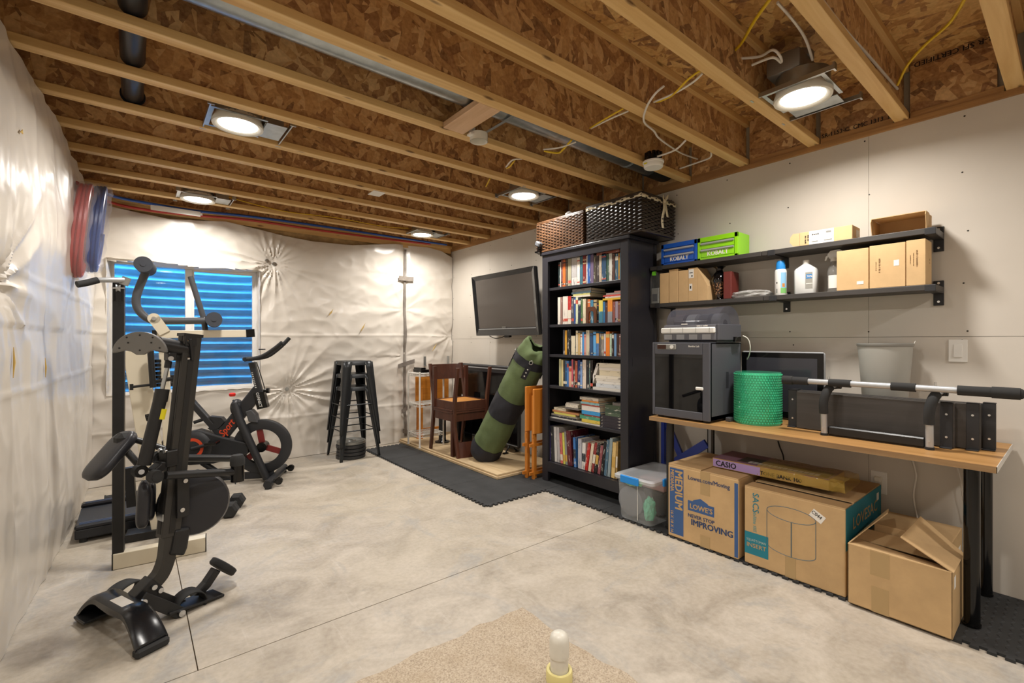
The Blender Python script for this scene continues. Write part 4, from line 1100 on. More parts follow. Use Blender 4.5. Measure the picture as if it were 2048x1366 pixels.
MB().b2((0, .001, 0), (.13, .071, .237)).add([(0, -.075, 0), (0, 0, 0), (0, 0, .237), (0, -.075, .10), (.13, -.075, 0), (.13, 0, 0), (.13, 0, .237), (.13, -.075, .10)], [(0, 3, 2, 1), (4, 5, 6, 7), (0, 1, 5, 4), (1, 2, 6, 5), (2, 3, 7, 6), (3, 0, 4, 7)]).build('carton_body', M_CARD2, lb, bevel=.001)
MB().b2((-.001, .028, .165), (0, .066, .228)).b2((-.001, .04, .075), (0, .062, .125)).build('label_patch', M_PAPER, lb)
MB().b2((-.0014, .035, .20), (-.001, .06, .205)).b2((-.0014, .036, .175), (-.001, .046, .185)).b2((-.0014, .047, .09), (-.001, .056, .11)).build('print', M_INK, lb)
# clear case with a grey device
M_CLEAR = mat('clear_blister', 'd8dcdc', .06, trans=.85, alpha=.35)
hc = thing('clear_case', 'rounded clear plastic case with a grey insert at the lower shelf end', 'case', (3.12, 2.052, ZLo + .0006))
MB().prism([(-.036, 0), (.036, 0), (.036, .20)] + [(.036 * math.cos(a), .20 + .05 * math.sin(a)) for a in (.5, 1.0, 1.57, 2.1, 2.6)] + [(-.036, .20)], -.05, .05, 'yz', True).build('shell', M_CLEAR, hc, fix=True)
MB().b2((-.044, -.032, .003), (.044, .032, .12)).build('insert', M_GREY, hc, bevel=.004)
MB().b2((-.0455, -.02, .02), (-.044, .022, .075)).build('picture', M_DGREY, hc)
MB().b2((-.052, -.012, .215), (-.047, .02, .245)).build('tag', mat('tag_green', '6cc82c', .5), hc)
# vase
va = thing('vase', 'black glass vase flecked with copper and blue on the lower shelf', 'vase', (3.145, 1.585, ZLo + .0006))
def mat_vase():
    m = bpy.data.materials.new('vase_glass'); m.use_nodes = True; t = NT(m); b = t.b
    z = t.add('SeparateXYZ'); tc = t.add('TexCoord'); t.link(tc.outputs['Object'], z.inputs[0])
    n = t.noise(t.coord(), 95, 4, .7)
    band = t.ramp(z.outputs['Z'], [(.02, (0, 0, 0, 1)), (.05, (1, 1, 1, 1)), (.10, (1, 1, 1, 1)), (.125, (0, 0, 0, 1))])
    fl_ = t.ramp(n, [(.5, '08080a'), (.56, 'a06a44'), (.66, 'd0b090')])
    t.link(t.mix(band, '08080a', fl_), b.inputs['Base Color']); b.inputs['Roughness'].default_value = .08
    MATS['vase_glass'] = m; return m
MB().lathe([(.0, 0), (.026, 0), (.030, .006), (.024, .02), (.034, .06), (.046, .105), (.052, .135), (.047, .165), (.034, .185), (.022, .198), (.021, .212), (.030, .224), (.041, .230), (.036, .231), (.018, .214)], 32, caps=False).build('body', mat_vase(), va)
# dark red case, crinkled film
tag(MB().cbox((0, 0, .092), (.11, .055, .184), .004).build('photo_album', mat('maroon_cover', '6a2a24', .5), loc=(3.145, 1.505, ZLo + .0006), bevel=0), 'dark red closed album standing right of the vase', 'album')
crumple('plastic_film', 'crumpled grey bubble film lying flat on the lower shelf', (3.12, 1.36, ZLo + .022), (.06, .12, .026), M_CRINK, 4, 'film')
# aerosol can
ac = thing('spray_can', 'white aerosol can with a blue cap and colourful label on the lower shelf', 'spray can', (3.115, 1.182, ZLo + .0006))
MB().lathe([(0, 0), (.031, 0), (.033, .004), (.033, .148), (.030, .158), (.024, .164)], 28).build('can', M_WHITE, ac)
MB().lathe([(.0265, .160), (.0265, .172), (.024, .20), (.020, .214), (.0, .216)], 28, caps=False).build('cap', mat('cap_blue', '2a84cc', .35), ac)
def wrap_label(r, z0, z1, a0, a1): 
    return MB().grid(lambda u, v: (r * math.cos(a0 + (a1 - a0) * u), r * math.sin(a0 + (a1 - a0) * u), z0 + (z1 - z0) * v), 12, 1)
wrap_label(.0334, .02, .14, 3.5, 4.6).build('label_sky', mat('label_sky', '8cbcdc', .5), ac)
wrap_label(.0337, .012, .045, 3.5, 4.6).build('label_grass', mat('label_green', '7cb868', .5), ac)
wrap_label(.0338, .05, .072, 3.75, 4.2).build('label_picture', mat('label_orange', 'c88440', .5), ac)
wrap_label(.0337, .072, .082, 2.75, 2.95).build('label_mark', M_INK, ac)
wrap_label(.0337, .015, .04, 2.7, 2.95).build('label_text', M_GREY, ac)
# alcohol bottle
ab = thing('bottle', 'white plastic square-shouldered bottle with a grey and blue label', 'bottle', (3.13, 1.046, ZLo + .0006))
mb = MB()
def sqring(hx, hy, z, b): return [(-hx + b, -hy, z), (hx - b, -hy, z), (hx, -hy + b, z), (hx, hy - b, z), (hx - b, hy, z), (-hx + b, hy, z), (-hx, hy - b, z), (-hx, -hy + b, z)]
rings = [sqring(.036, .054, 0, .01), sqring(.038, .056, .004, .012), sqring(.038, .056, .142, .012), sqring(.034, .05, .152, .012), sqring(.016, .020, .176, .008), sqring(.016, .016, .18, .0065)]
vs_ = [p for r in rings for p in r]; fs_ = [list(range(8))[::-1]]
for i in range(len(rings) - 1):
    for k in range(8): fs_.append((i * 8 + k, i * 8 + (k + 1) % 8, (i + 1) * 8 + (k + 1) % 8, (i + 1) * 8 + k))
mb.add(vs_, fs_, True); mb.build('body', mat('bottle_translucent', 'd8d8d4', .35), ab)
MB().cyl((0, 0, .178), (0, 0, .202), .017, n=20).build('cap', M_WHITE, ab)
MB().b2((-.0392, -.046, .03), (-.0382, -.008, .125)).build('label_patch', mat('label_grey', '9a9890', .6), ab)
MB().b2((-.0398, -.044, .088), (-.0392, -.012, .112)).build('label_blue', mat('label_blue', '2a80c4', .5), ab)
MB().b2((-.0398, -.045, .055), (-.0392, -.012, .060)).build('label_line', M_PAPER, ab)
text('70%', .018, M_PAPER, ab, (-.0399, -.015, .094), (0, -1, 0), (0, 0, 1), .02)
# trigger spray
sp = thing('spray_bottle', 'clear trigger spray bottle with a white head behind the square box', 'bottle', (3.17, .915, ZLo + .0006))
MB().lathe([(0, 0), (.03, 0), (.033, .005), (.033, .13), (.028, .155), (.014, .175), (.014, .185)], 24).build('body', mat('clear_bottle', 'c4c2bc', .1, trans=.6, alpha=.6), sp)
wrap_label(.0335, .025, .10, 2.5, 4.0).build('label', M_PAPER, sp)
MB().cyl((0, 0, .182), (0, 0, .205), .017, n=16).prism([(-.02, .2), (.02, .2), (.03, .225), (.015, .245), (-.03, .248), (-.045, .238), (-.045, .228), (-.02, .225)], -.012, .012, 'yz').prism([(.02, .225), (.04, .215), (.045, .19), (.038, .19), (.03, .21), (.015, .215)], -.008, .008, 'yz').build('trigger_head', M_WHITE, sp, fix=True)
# ================================================================== DESK
M_DESKTOP = mat_wood('desk_oak', '98703e', 'b08450', 'c09660', 'Y', .8, .42)
M_DESKEDGE = mat_wood('desk_edge', '8a6a46', 'a08058', 'ae9068', 'Y', 1.2, .5)
ZD = .745
DX0, DX1, DY0, DY1 = 2.618, 3.262, .210, 1.790
dk = thing('desk', 'long wood-topped desk on round black legs against the drywall', 'desk', ((DX0 + DX1) / 2, (DY0 + DY1) / 2, MT))
DT = Matrix.Translation((-(DX0 + DX1) / 2, -(DY0 + DY1) / 2, -MT))
MB(DT).b2((DX0 + .002, DY0 + .002, ZD - .0255), (DX1, DY1 - .002, ZD)).build('desktop', M_DESKTOP, dk)
MB(DT).b2((DX0, DY0, ZD - .026), (DX0 + .002, DY1, ZD - .0004)).build('front_edge_band', M_DESKEDGE, dk)
MB(DT).b2((DX0, DY0, ZD - .026), (DX1, DY0 + .002, ZD - .0002)).build('end_edge_band', mat('edge_white', 'c8c4bc', .4), dk)
for (x, y) in ((2.80, .30), (3.19, .297), (2.72, 1.70), (3.17, 1.66)):
    MB(DT).cyl((x, y, MT + .0045), (x, y, ZD - .0255), .027 if y < 1 else .024, n=24).cyl((x, y, MT + .0045), (x, y, MT + .014), .03, n=24).build('leg', M_GLOSSBLK if y < 1 else M_BLACK, dk)
ZI = ZD + .0006
# ---- 3D printer
M_PRG = mat('printer_grey', '515259', .38, bump=.05, bscale=200, bdist=.0005)
PY0, PY1, PX0, PX1, PH = 1.392, 1.782, 2.642, 3.045, .482
pr_ = thing('printer_3d', 'dark grey enclosed 3D printer with a glass door on the desk', '3D printer', ((PX0 + PX1) / 2, (PY0 + PY1) / 2, ZI))
PT_ = Matrix.Translation((-(PX0 + PX1) / 2, -(PY0 + PY1) / 2, -ZI))
z0 = ZI + .012; z1 = ZI + PH
def P6(): return MB(PT_)
P6().b2((PX0 + .012, PY0, z0), (PX1, PY0 + .012, z1)).b2((PX0 + .012, PY1 - .012, z0), (PX1, PY1, z1)).b2((PX1 - .012, PY0, z0), (PX1, PY1, z1)).b2((PX0 + .012, PY0, z1 - .012), (PX1, PY1, z1)).b2((PX0 + .012, PY0, z0), (PX1, PY1, z0 + .03)).build('housing', M_PRG, pr_, bevel=.003)
fp = P6()
fp.b2((PX0, PY0, z0), (PX0 + .03, PY0 + .045, z1)).b2((PX0, PY1 - .018, z0), (PX0 + .03, PY1, z1)).b2((PX0, PY0 + .045, z1 - .075), (PX0 + .03, PY1 - .018, z1)).b2((PX0, PY0 + .045, z0), (PX0 + .03, PY1 - .018, z0 + .05))
fp.build('front_frame', M_PRG, pr_, bevel=.004)
M_SMOKE = mat('smoked_glass', '0c0c0e', .02, spec=.7)
P6().b2((PX0 + .002, PY0 + .045, z0 + .05), (PX0 + .006, PY1 - .018, z1 - .075)).build('glass_door', M_SMOKE, pr_)
P6().cbox((PX0 - .003, PY0 + .062, ZI + .205), (.008, .05, .018), .004).build('door_handle', M_WHITE, pr_)
P6().cbox((PX0 - .002, PY1 - .105, z1 - .028), (.010, .135, .034), .004).build('control_panel', M_GREY, pr_)
P6().b2((PX0 - .009, PY1 - .105, z1 - .042), (PX0 - .0075, PY1 - .042, z1 - .014)).build('screen', mat('screen_brown', '3a1c10', .2), pr_)
P6().lathe([(.0001, -.010), (.012, -.010), (.012, -.007)], 20, (PX0, PY1 - .145, z1 - .028), axis='X').build('control_wheel', M_WHITE, pr_)
text('Bambu Lab', .016, M_PAPER, pr_, PT_ @ Vector((PX0 - .0005, PY0 + .135, z1 - .028)), (0, -1, 0), (0, 0, 1), .02, width=.07)
P6().b2((PX0 + .2, PY0 - .0006, ZI + .20), (PX0 + .235, PY0, ZI + .30)).build('side_logo', mat('logo_dark', '3a3a40', .3), pr_)
for (x, y) in ((PX0 + .04, PY0 + .04), (PX0 + .04, PY1 - .04), (PX1 - .04, PY0 + .04), (PX1 - .04, PY1 - .04)):
    P6().cyl((x, y, ZI), (x, y, z0), .02, n=12).build('foot', M_RUBBER, pr_)
# ---- filament unit on top
AY0, AY1, AX0, AX1 = 1.372, 1.742, 2.705, 3.005; za = z1 + .0006
am = thing('filament_unit', 'grey filament feeder with a smoky domed lid on the 3D printer', 'filament unit', ((AX0 + AX1) / 2, (AY0 + AY1) / 2, za))
AT = Matrix.Translation((-(AX0 + AX1) / 2, -(AY0 + AY1) / 2, -za))
MB(AT).b2((AX0 + .01, AY0, za + .012), (AX1, AY1, za + .112)).b2((AX0 + .03, AY0 + .02, za), (AX1 - .03, AY1 - .02, za + .012)).build('base', M_PRG, am, bevel=.005)
MB(AT).b2((AX0, AY0 + .018, za + .014), (AX0 + .01, AY1 - .004, za + .108)).build('front_window', mat('smoke_plastic', '6a6a70', .15), am, bevel=.003)
MB(AT).cbox((AX0 - .006, (AY0 + AY1) / 2 + .012, za + .075), (.02, .365, .036), .006).build('handle_bar', M_WHITE, am)
for k in range(4):
    MB(AT).b2((AX0 - .0175, AY0 + .045 + k * .087, za + .058), (AX0 - .0165, AY0 + .0465 + k * .087, za + .092)).build('slot_line', M_GREY, am)
    MB(AT).b2((AX0 - .001, AY0 + .045 + k * .087, za + .018), (AX0, AY0 + .10 + k * .087, za + .05)).build('feeder', mat('feeder_pale', '9a9a9c', .4), am)
    MB(AT).lathe([(.028, -.03), (.068, -.03), (.068, .03), (.028, .03)], 28, ((AX0 + AX1) / 2 + .01, AY0 + .065 + k * .085, za + .115), axis='Y', caps=False).build('spool', mat('spool_%d' % k, ['5a5c60', '3a3c40', '7a7c80', '4a4448'][k], .5), am)
def domef(u, v):
    a = math.pi * u; rx = .135; rz = .115
    return ((AX0 + AX1) / 2 + .012 - rx * math.cos(a) * 1.02, AY0 + .012 + v * (AY1 - AY0 - .02), za + .110 + rz * math.sin(a) ** .9)
M_DOME = mat('smoked_dome', '5a5a64', .07, alpha=.48, spec=.6)
dm = MB(AT).grid(domef, 28, 2)
for yy in (AY0 + .012, AY1 - .008):
    c = (AX0 + AX1) / 2 + .012
    pl = [domef(k / 24, 0 if yy < 1.5 else 1) for k in range(25)]
    dm.add([(p[0], yy, p[2]) for p in pl], [list(range(25))])
dm.build('dome_lid', M_DOME, am)
MB(AT).b2((AX1 - .11, AY0 - .012, za + .004), (AX1 - .03, AY0, za + .035)).build('side_port', M_GLOSSBLK, am)
MB(AT).b2((AX0 - .001, AY0 + .20, za + .112), (AX0 + .003, AY0 + .24, za + .118)).build('latch', M_PAPER, am)
dashes(am, AT @ Vector((AX0 - .0005, AY0 + .135, za + .098)), (0, -1, 0), (0, 0, 1), .07, .009, M_PAPER, 14)
wire('filament_tube', [(2.98, 1.352, 1.27), (2.99, 1.325, 1.25), (3.0, 1.315, 1.20), (3.02, 1.33, 1.15), (3.06, 1.36, 1.12)], M_WIREW, .0035, 'thin white tube looping behind the 3D printer', 'tube')
tag(MB().cbox((0, 0, .012), (.05, .03, .024), .003).build('eraser_block', M_DGREY, loc=(2.835, 1.365, ZI)), 'small dark block on the desk at the printer corner', 'block')
# ---- bubble wrap roll
M_BUB = mat('bubble_green', '40b486', .09, var=.2, vscale=14, coat=.5)
rl = thing('bubble_wrap_roll', 'upright roll of green bubble wrap on the desk', 'bubble wrap', (2.92, 1.237, ZI))
R = .125; H = .305
core = MB()
core.lathe([(.035, .0), (R, .0), (R + .001, .004), (R + .001, H - .004), (R, H), (.035, H)], 48)
core.build('roll', M_BUB, rl)
B = MB()
rows_ = 20; npr = 52
for r in range(rows_):
    for k in range(npr):
        a = 2 * math.pi * (k + .5 * (r % 2)) / npr
        z = .006 + (H - .012) * (r + .5) / rows_
        c, s_ = math.cos(a), math.sin(a); q = .0072; hq = .0058
        C = Vector((R * c, R * s_, z)); T_ = Vector((-s_, c, 0)); U_ = Vector((0, 0, 1)); N_ = Vector((c, s_, 0))
        ring = [C + T_ * (q * math.cos(j * 1.0472)) + U_ * (q * math.sin(j * 1.0472)) for j in range(6)]
        r2 = [C + N_ * hq + T_ * (q * .6 * math.cos(j * 1.0472)) + U_ * (q * .6 * math.sin(j * 1.0472)) for j in range(6)]
        B.add(ring + r2, [(j, (j + 1) % 6, 6 + (j + 1) % 6, 6 + j) for j in range(6)] + [tuple(range(6, 12))], True)
tag(B.build('bubbles', M_BUB, rl), kind='stuff')
# ---- monitor against the wall
mo = thing('monitor', 'black flat monitor with a silver rim leaning on the wall behind the bubble wrap', 'monitor', (3.17, 1.20, ZI))
MB().cbox((0, 0, .215), (.03, .485, .42), .012).build('case', M_SILVER, mo)
MB().b2((-.0175, -.238, .012), (-.0152, .238, .418)).build('bezel', M_GLOSSBLK, mo)
MB().b2((-.0185, -.205, .05), (-.0176, .205, .385)).build('screen', mat('lcd_grey', '3a3a40', .1), mo)
# ---- grey bucket
bu = thing('waste_bin', 'light grey round plastic waste bin with a white liner edge on the desk', 'bin', (3.14, .673, ZI))
MB().lathe([(0, 0), (.082, 0), (.085, .004), (.118, .468), (.121, .470), (.121, .478), (.116, .478), (.083, .01), (0, .01)], 40, caps=False).build('body', mat('bin_grey', 'a8a7a0', .45), bu)
MB().lathe([(.119, .462), (.1225, .466), (.1225, .479), (.118, .48)], 40, caps=False).build('rim', mat('rim_grey', '8c8b86', .45), bu)
MB().add([(.02, -.11, .45), (.06, -.105, .45), (.05, -.118, .492), (.03, -.121, .49)], [(0, 1, 2, 3)]).build('liner_corner', M_WHITE, bu, solid=.002)
# ---- spare shelf boards on edge, each with its bracket
def spare(x, y0, y1, h, brk, label, tilt=.0):
    t = thing('spare_shelf', label, 'shelf board', (x, (y0 + y1) / 2, ZI), group='spare shelf boards on the desk')
    L = (y1 - y0) / 2; Rm = Matrix.Rotation(tilt, 4, 'Y')
    MB(Rm).b2((0, -L, 0.003), (.026, L, h)).build('board', M_BOARD, t, bevel=.002)
    for b in brk:
        yy = b - (y0 + y1) / 2
        MB(Rm).b2((-.005, yy - .021, .004), (-.0005, yy + .021, h + .006)).b2((-.03, yy - .021, .0005), (-.0005, yy + .021, .005)).b2((-.005, yy - .021, h + .001), (.03, yy + .021, h + .006)).build('bracket', M_BRKT, t, bevel=.0015)
        for z_ in (.05, h - .05): MB(Rm).cyl((-.005, yy, z_), (-.0065, yy, z_), .005, n=8).build('screw', M_BOLT, t)
    return t
spare(2.905, .368, 1.02, .205, (.395,), 'front dark spare shelf board standing on edge behind the pull-up bar')
spare(2.938, .288, 1.075, .207, (.312, 1.05), 'second dark spare shelf board standing on edge, bracket at the right')
spare(3.0, .245, 1.085, .207, (.265, 1.06), 'rearmost dark spare shelf board standing on edge, sticking out furthest right')
# ---- pull-up bar resting on its arms
pb = thing('pull_up_bar', 'silver doorway pull-up bar with black foam grips standing on the desk', 'pull-up bar', (2.79, .64, ZI))
PBT = Matrix.Translation((-2.79, -.64, -ZI))
xb, zb_ = 2.80, 1.022
def PB(): return MB(PBT)
PB().cyl((xb, 1.03, zb_), (xb, .165, zb_), .0145, n=16).build('bar', M_SILVER, pb)
for (a, b, r) in ((1.048, .925, .0205), (.83, .735, .0195), (.575, .485, .0195), (.345, .235, .0215), (.24, .158, .0245), (1.05, 1.0, .0235)):
    PB().cyl((xb, a, zb_), (xb, b, zb_), r, n=18).build('foam_grip', M_FOAM, pb)
PB().ell((xb, .156, zb_), (.021, .012, .021), 14, 8).build('end_cap', M_RUBBER, pb)
for yy in (.852, .437):
    path = smooth_path([(2.80, yy, ZI + .012), (2.795, yy, ZI + .10), (2.79, yy, ZI + .17), (2.80, yy - .01, ZI + .225), (2.835, yy - .02, ZI + .252), (2.88, yy - .025, ZI + .258)], 5)
    k = 8
    PB().tube(path[:k], .0145, 14).build('arm', M_SILVER, pb)
    PB().tube(path[k - 2:-6], .0205, 14).build('arm_grip', M_FOAM, pb)
    PB().tube(path[-8:], .0135, 12).build('arm_end', M_SILVER, pb)
    PB().cyl((2.875, yy - .024, ZI + .257), (2.90, yy - .03, ZI + .257), .02, n=14).cyl((2.89, yy - .01, ZI + .257), (2.89, yy - .05, ZI + .257), .018, n=12).build('rear_grip', M_FOAM, pb)
    PB().cyl((2.80, yy, ZI), (2.80, yy, ZI + .012), .017, n=14).build('foot_cap', M_RUBBER, pb)
    PB().cyl((2.784, yy, ZI + .04), (2.781, yy, ZI + .04), .005, n=8).build('screw', M_BOLT, pb)
    PB().cyl((xb, yy - .02, zb_ + .012), (xb, yy - .02, zb_ + .03), .0045, n=8).build('bolt', M_BOLT, pb)
PB().cbox((2.815, .645, ZI + .027), (.03, .385, .046), .006).build('cross_brace', M_BLACK, pb)
# ---- switch and outlet
sw = thing('light_switch', 'white rocker light switch on the drywall', 'switch', (XW, .402, 1.187))
MB().cbox((-.003, 0, 0), (.006, .072, .115), .002).build('plate', M_WHITE, sw)
MB().cbox((-.007, 0, 0), (.005, .034, .067), .0015, Matrix.Rotation(.05, 3, 'Y')).build('rocker', M_WHITE, sw)
ou = thing('wall_outlet', 'white wall outlet with a plug cover under the desk', 'outlet', (XW, .728, .437))
MB().cbox((-.003, 0, 0), (.006, .075, .125), .002).build('plate', M_WHITE, ou)
MB().cbox((-.007, 0, 0), (.004, .036, .07), .0015).build('receptacle', M_OFFW, ou)
MB().b2((-.0095, -.009, -.022), (-.0088, -.006, -.012)).b2((-.0095, .006, -.022), (-.0088, .009, -.012)).cyl((-.0095, 0, -.028), (-.0088, 0, -.028), .003, n=8).build('slots', M_INK, ou)
MB().cbox((-.014, .004, .018), (.014, .03, .026), .003).build('plug_cover', M_OFFW, ou)
# cables hanging below the desk
wire('power_cord', px([(1556, 882), (1560, 895), (1566, 910), (1568, 925)], X=3.24), M_INK, .0045, 'black cord dropping behind the keyboard box', 'cord')
wire('power_cord', px([(1823, 915), (1830, 940), (1832, 955), (1827, 985), (1828, 1005), (1833, 1030), (1836, 1055)], X=3.25), M_WIREW, .005, 'white cord hanging behind the open box', 'cord')
wire('power_cord', px([(1915, 936), (1922, 965), (1925, 990), (1932, 1020), (1936, 1040)], X=3.22), M_WIREW, .0035, 'thin white cord hanging beside the right desk legs', 'cord')

# ================================================================== BELOW THE DESK
ZM = MT + .0006
# ---- moving box
LX0, LX1, LY0, LY1, LH = 2.625, 3.075, 1.215, 1.655, .450
bxL = thing('moving_box', 'tan moving box with blue printing and a house logo under the desk', 'box', ((LX0 + LX1) / 2, (LY0 + LY1) / 2, ZM))
LT = Matrix.Translation((-(LX0 + LX1) / 2, -(LY0 + LY1) / 2, -ZM))
def LB(): return MB(LT)
LB().b2((LX0, LY0, ZM), (LX1, LY1, ZM + LH - .006)).build('carton_body', M_CARD, bxL, bevel=.005)
LB().b2((LX0 + .002, LY0 + .002, ZM + LH - .006), (LX1 - .002, (LY0 + LY1) / 2 - .003, ZM + LH)).build('top_flap', M_CARD, bxL)
LB().b2((LX0 + .002, (LY0 + LY1) / 2 + .003, ZM + LH - .006), (LX1 - .002, LY1 - .002, ZM + LH + .004)).build('top_flap', M_CARD, bxL)
fx = LX0 - .0004; dY = (0, -1, 0); uZ = (0, 0, 1)
LB().b2((fx - .0006, LY1 - .105, ZM + .02), (fx, LY1 - .012, ZM + LH - .02)).build('print_band', M_PRINT_BLUE, bxL)
LB().b2((fx - .0006, LY0 + .002, ZM + .01), (fx, LY0 + .022, ZM + LH - .025)).build('print_edge', M_PRINT_BLUE, bxL)
M_PCARD = mat('print_tan', 'bc9a66', .7)
def LTXT(s, size, m, y, z, ex=dY, ey=uZ, **k): return text(s, size, m, bxL, LT @ Vector((fx - .0007, y, z)), ex, ey, **k)
LTXT('MEDIUM', .072, M_PCARD, LY1 - .050, ZM + LH - .03, (0, 0, -1), (0, -1, 0), bold=.03, width=.235)
LTXT('MEDIANA', .034, M_PCARD, LY1 - .018, ZM + LH - .03, (0, 0, -1), (0, -1, 0), bold=.03, width=.135)
LTXT('16 X 18 X 16', .026, M_PCARD, LY1 - .020, ZM + .165, (0, 0, -1), (0, -1, 0), bold=.03, width=.135)
LTXT('Lowes.com/Moving', .036, mat('print_navy', '2e4268', .65), LY1 - .135, ZM + LH - .068, bold=.02, width=.255)
LTXT('NEVER STOP', .030, MATS['print_navy'], LY1 - .135, ZM + .155, bold=.03, width=.165)
LTXT('IMPROVING', .050, MATS['print_navy'], LY1 - .155, ZM + .112, bold=.035, width=.25)
hy = LY1 - .135
LB().prism([(hy, ZM + .195), (hy, ZM + .255), (hy - .03, ZM + .255), (hy - .035, ZM + .262), (hy - .08, ZM + .282), (hy - .125, ZM + .262), (hy - .13, ZM + .255), (hy - .165, ZM + .255), (hy - .165, ZM + .195)], fx - .0006, fx, 'yz').build('logo', M_PRINT_BLUE, bxL, fix=True)
LTXT("LOWE'S", .042, M_PCARD, hy - .012, ZM + .21, bold=.03, width=.14)
LB().b2((fx - .0005, LY0 + .165, ZM + .31), (fx, LY0 + .225, ZM + LH)).b2((fx - .0005, LY0 + .165, ZM), (fx, LY0 + .225, ZM + .07)).build('tape', M_TAPE, bxL)
# ---- second large box
SX0, SX1, SY0, SY1, SHH = 2.632, 3.245, .712, 1.185, .425
bxS = thing('furniture_box', 'large tan box with teal printing and an ottoman drawing under the desk', 'box', ((SX0 + SX1) / 2, (SY0 + SY1) / 2, ZM))
ST = Matrix.Translation((-(SX0 + SX1) / 2, -(SY0 + SY1) / 2, -ZM))
def SB(): return MB(ST)
SB().b2((SX0, SY0, ZM), (SX1, SY1, ZM + SHH - .005)).build('carton_body', M_CARD, bxS, bevel=.005)
SB().b2((SX0 + .002, SY0 + .002, ZM + SHH - .005), (SX0 + .10, SY1 - .002, ZM + SHH)).b2((SX0 + .135, SY0 + .002, ZM + SHH - .005), (SX1 - .002, SY1 - .002, ZM + SHH)).build('top_flaps', M_CARD, bxS)
SB().b2((SX0 + .10, SY0 + .01, ZM + SHH - .0049), (SX0 + .135, SY1 - .01, ZM + SHH - .004)).build('flap_gap', M_INK, bxS)
fs2 = SX0 - .0004
SB().b2((fs2 - .0006, SY1 - .125, ZM + .055), (fs2, SY1 - .002, ZM + .175)).build('print_block', M_PRINT_TEAL, bxS)
def STXT(s, size, m, y, z, ex=dY, ey=uZ, **k): return text(s, size, m, bxS, ST @ Vector((fs2 - .0007, y, z)), ex, ey, **k)
STXT('SACS', .046, M_PRINT_TEAL, SY1 - .045, ZM + SHH - .03, (0, 0, -1), (0, -1, 0), bold=.01, width=.105)
dashes(bxS, ST @ Vector((fs2 - .0003, SY1 - .047, ZM + .285)), (0, 0, -1), (0, -1, 0), .105, .018, mat('print_teal_pale', '7c9488', .6), 12)
STXT('SQUATTOMAN', .018, mat('print_pale', 'b8c4b8', .6), SY1 - .012, ZM + .128, width=.10)
STXT('INSERT', .032, M_PCARD, SY1 - .012, ZM + .095, bold=.01, width=.10)
SB().cbox((fs2 - .0008, SY0 + .118, ZM + .355), (.001, .062, .042), .0004, Matrix.Rotation(.55, 3, 'X')).build('sticker', M_PAPER, bxS)
ca, sa = math.cos(-.55), math.sin(-.55)
STXT('C044', .024, M_INK, SY0 + .146, ZM + .368, (0, -math.cos(.55), -math.sin(.55)), (0, -math.sin(.55), math.cos(.55)), bold=.02, width=.048)
dr = MB(ST); cy, rw = SY0 + .24, .115
ring = [(fs2 - .0006, cy + rw * math.cos(a * math.pi / 18), ZM + .325 + .036 * math.sin(a * math.pi / 18)) for a in range(36)]
dr.tube(ring, .0014, 4, closed=True)
dr.tube([(fs2 - .0006, cy + rw * math.cos(a * math.pi / 18), ZM + .145 + .036 * math.sin(a * math.pi / 18)) for a in range(18, 37)], .0014, 4)
for yy in (cy - rw, cy + rw): dr.tube([(fs2 - .0006, yy, ZM + .145), (fs2 - .0006, yy, ZM + .325)], .0014, 4)
dr.tube([(fs2 - .0006, cy - .004, ZM + .11), (fs2 - .0006, cy - .004, ZM + .288)], .0024, 4)
dr.build('ottoman_drawing', mat('print_line', '4a6470', .6), bxS)
SB().b2((fs2 - .0005, SY0 + .215, ZM + .0), (fs2, SY0 + .265, ZM + .11)).build('tape', M_TAPE, bxS)
fe = SY0 - .0004
SB().b2((SX0 + .002, fe - .0006, ZM + .22), (SX1 - .002, fe, ZM + SHH - .004)).build('teal_end', M_PRINT_TEAL, bxS)
text('LOVESAC', .085, M_PCARD, bxS, ST @ Vector((SX0 + .10, fe - .001, ZM + .30)), (1, 0, 0), (0, 0, 1), bold=.01, width=.42)
SB().b2((SX1 - .09, fe - .0012, ZM + .35), (SX1 - .05, fe - .0006, ZM + .39)).build('end_sticker', M_PAPER, bxS)
# ---- keyboard carton with plastic wrap on top
KA = thing('keyboard_box', 'worn purple keyboard carton in torn yellow wrap on the two boxes', 'box', (2.885, 1.132, ZM + LH + .006))
KM = Matrix.Rotation(.015, 4, 'Z') @ Matrix.Diagonal((.9, .84, 1, 1))
MB(KM).b2((-.14, -.37, .0), (.15, .36, .055)).build('carton_body', mat_card('kraft_worn', 'a8874e'), KA, bevel=.003)
MB(KM).b2((-.139, -.368, .055), (.149, .358, .0558)).build('top_print', mat('print_mauve', '7c5c6c', .5), KA)
MB(KM).b2((-.105, -.35, .0558), (.045, .20, .0565)).build('keyboard_picture', mat('keyboard_black', '2a2829', .4), KA)
kk = MB(KM)
for k in range(14): kk.b2((-.10, -.30 + k * .031, .0565), (-.055, -.274 + k * .031, .0572))
kk.build('keys_picture', mat('keys_grey', 'a8a4a0', .4), KA)
MB(KM).b2((-.1408, .03, .004), (-.1402, .355, .05)).build('lilac_side', mat('print_lilac', 'a48cc0', .5), KA)
r3 = KM.to_3x3()
text('CASIO', .045, M_INK, KA, KM @ Vector((-.1412, .335, .012)), r3 @ Vector((0, -1, 0)), (0, 0, 1), bold=.03, width=.12)
text('TONE BANK SA-20', .035, M_INK, KA, KM @ Vector((.08, .02, .0562)), r3 @ Vector((0, -1, 0)), r3 @ Vector((1, 0, 0)), bold=.01, width=.29)
text('TONE BANK 100', .03, M_INK, KA, KM @ Vector((-.1412, .03, .012)), r3 @ Vector((0, -1, 0)), (0, 0, 1), bold=.03, width=.21)
M_YWRAP = mat('yellow_film', 'c8a850', .12, alpha=.42)
wf = MB(KM)
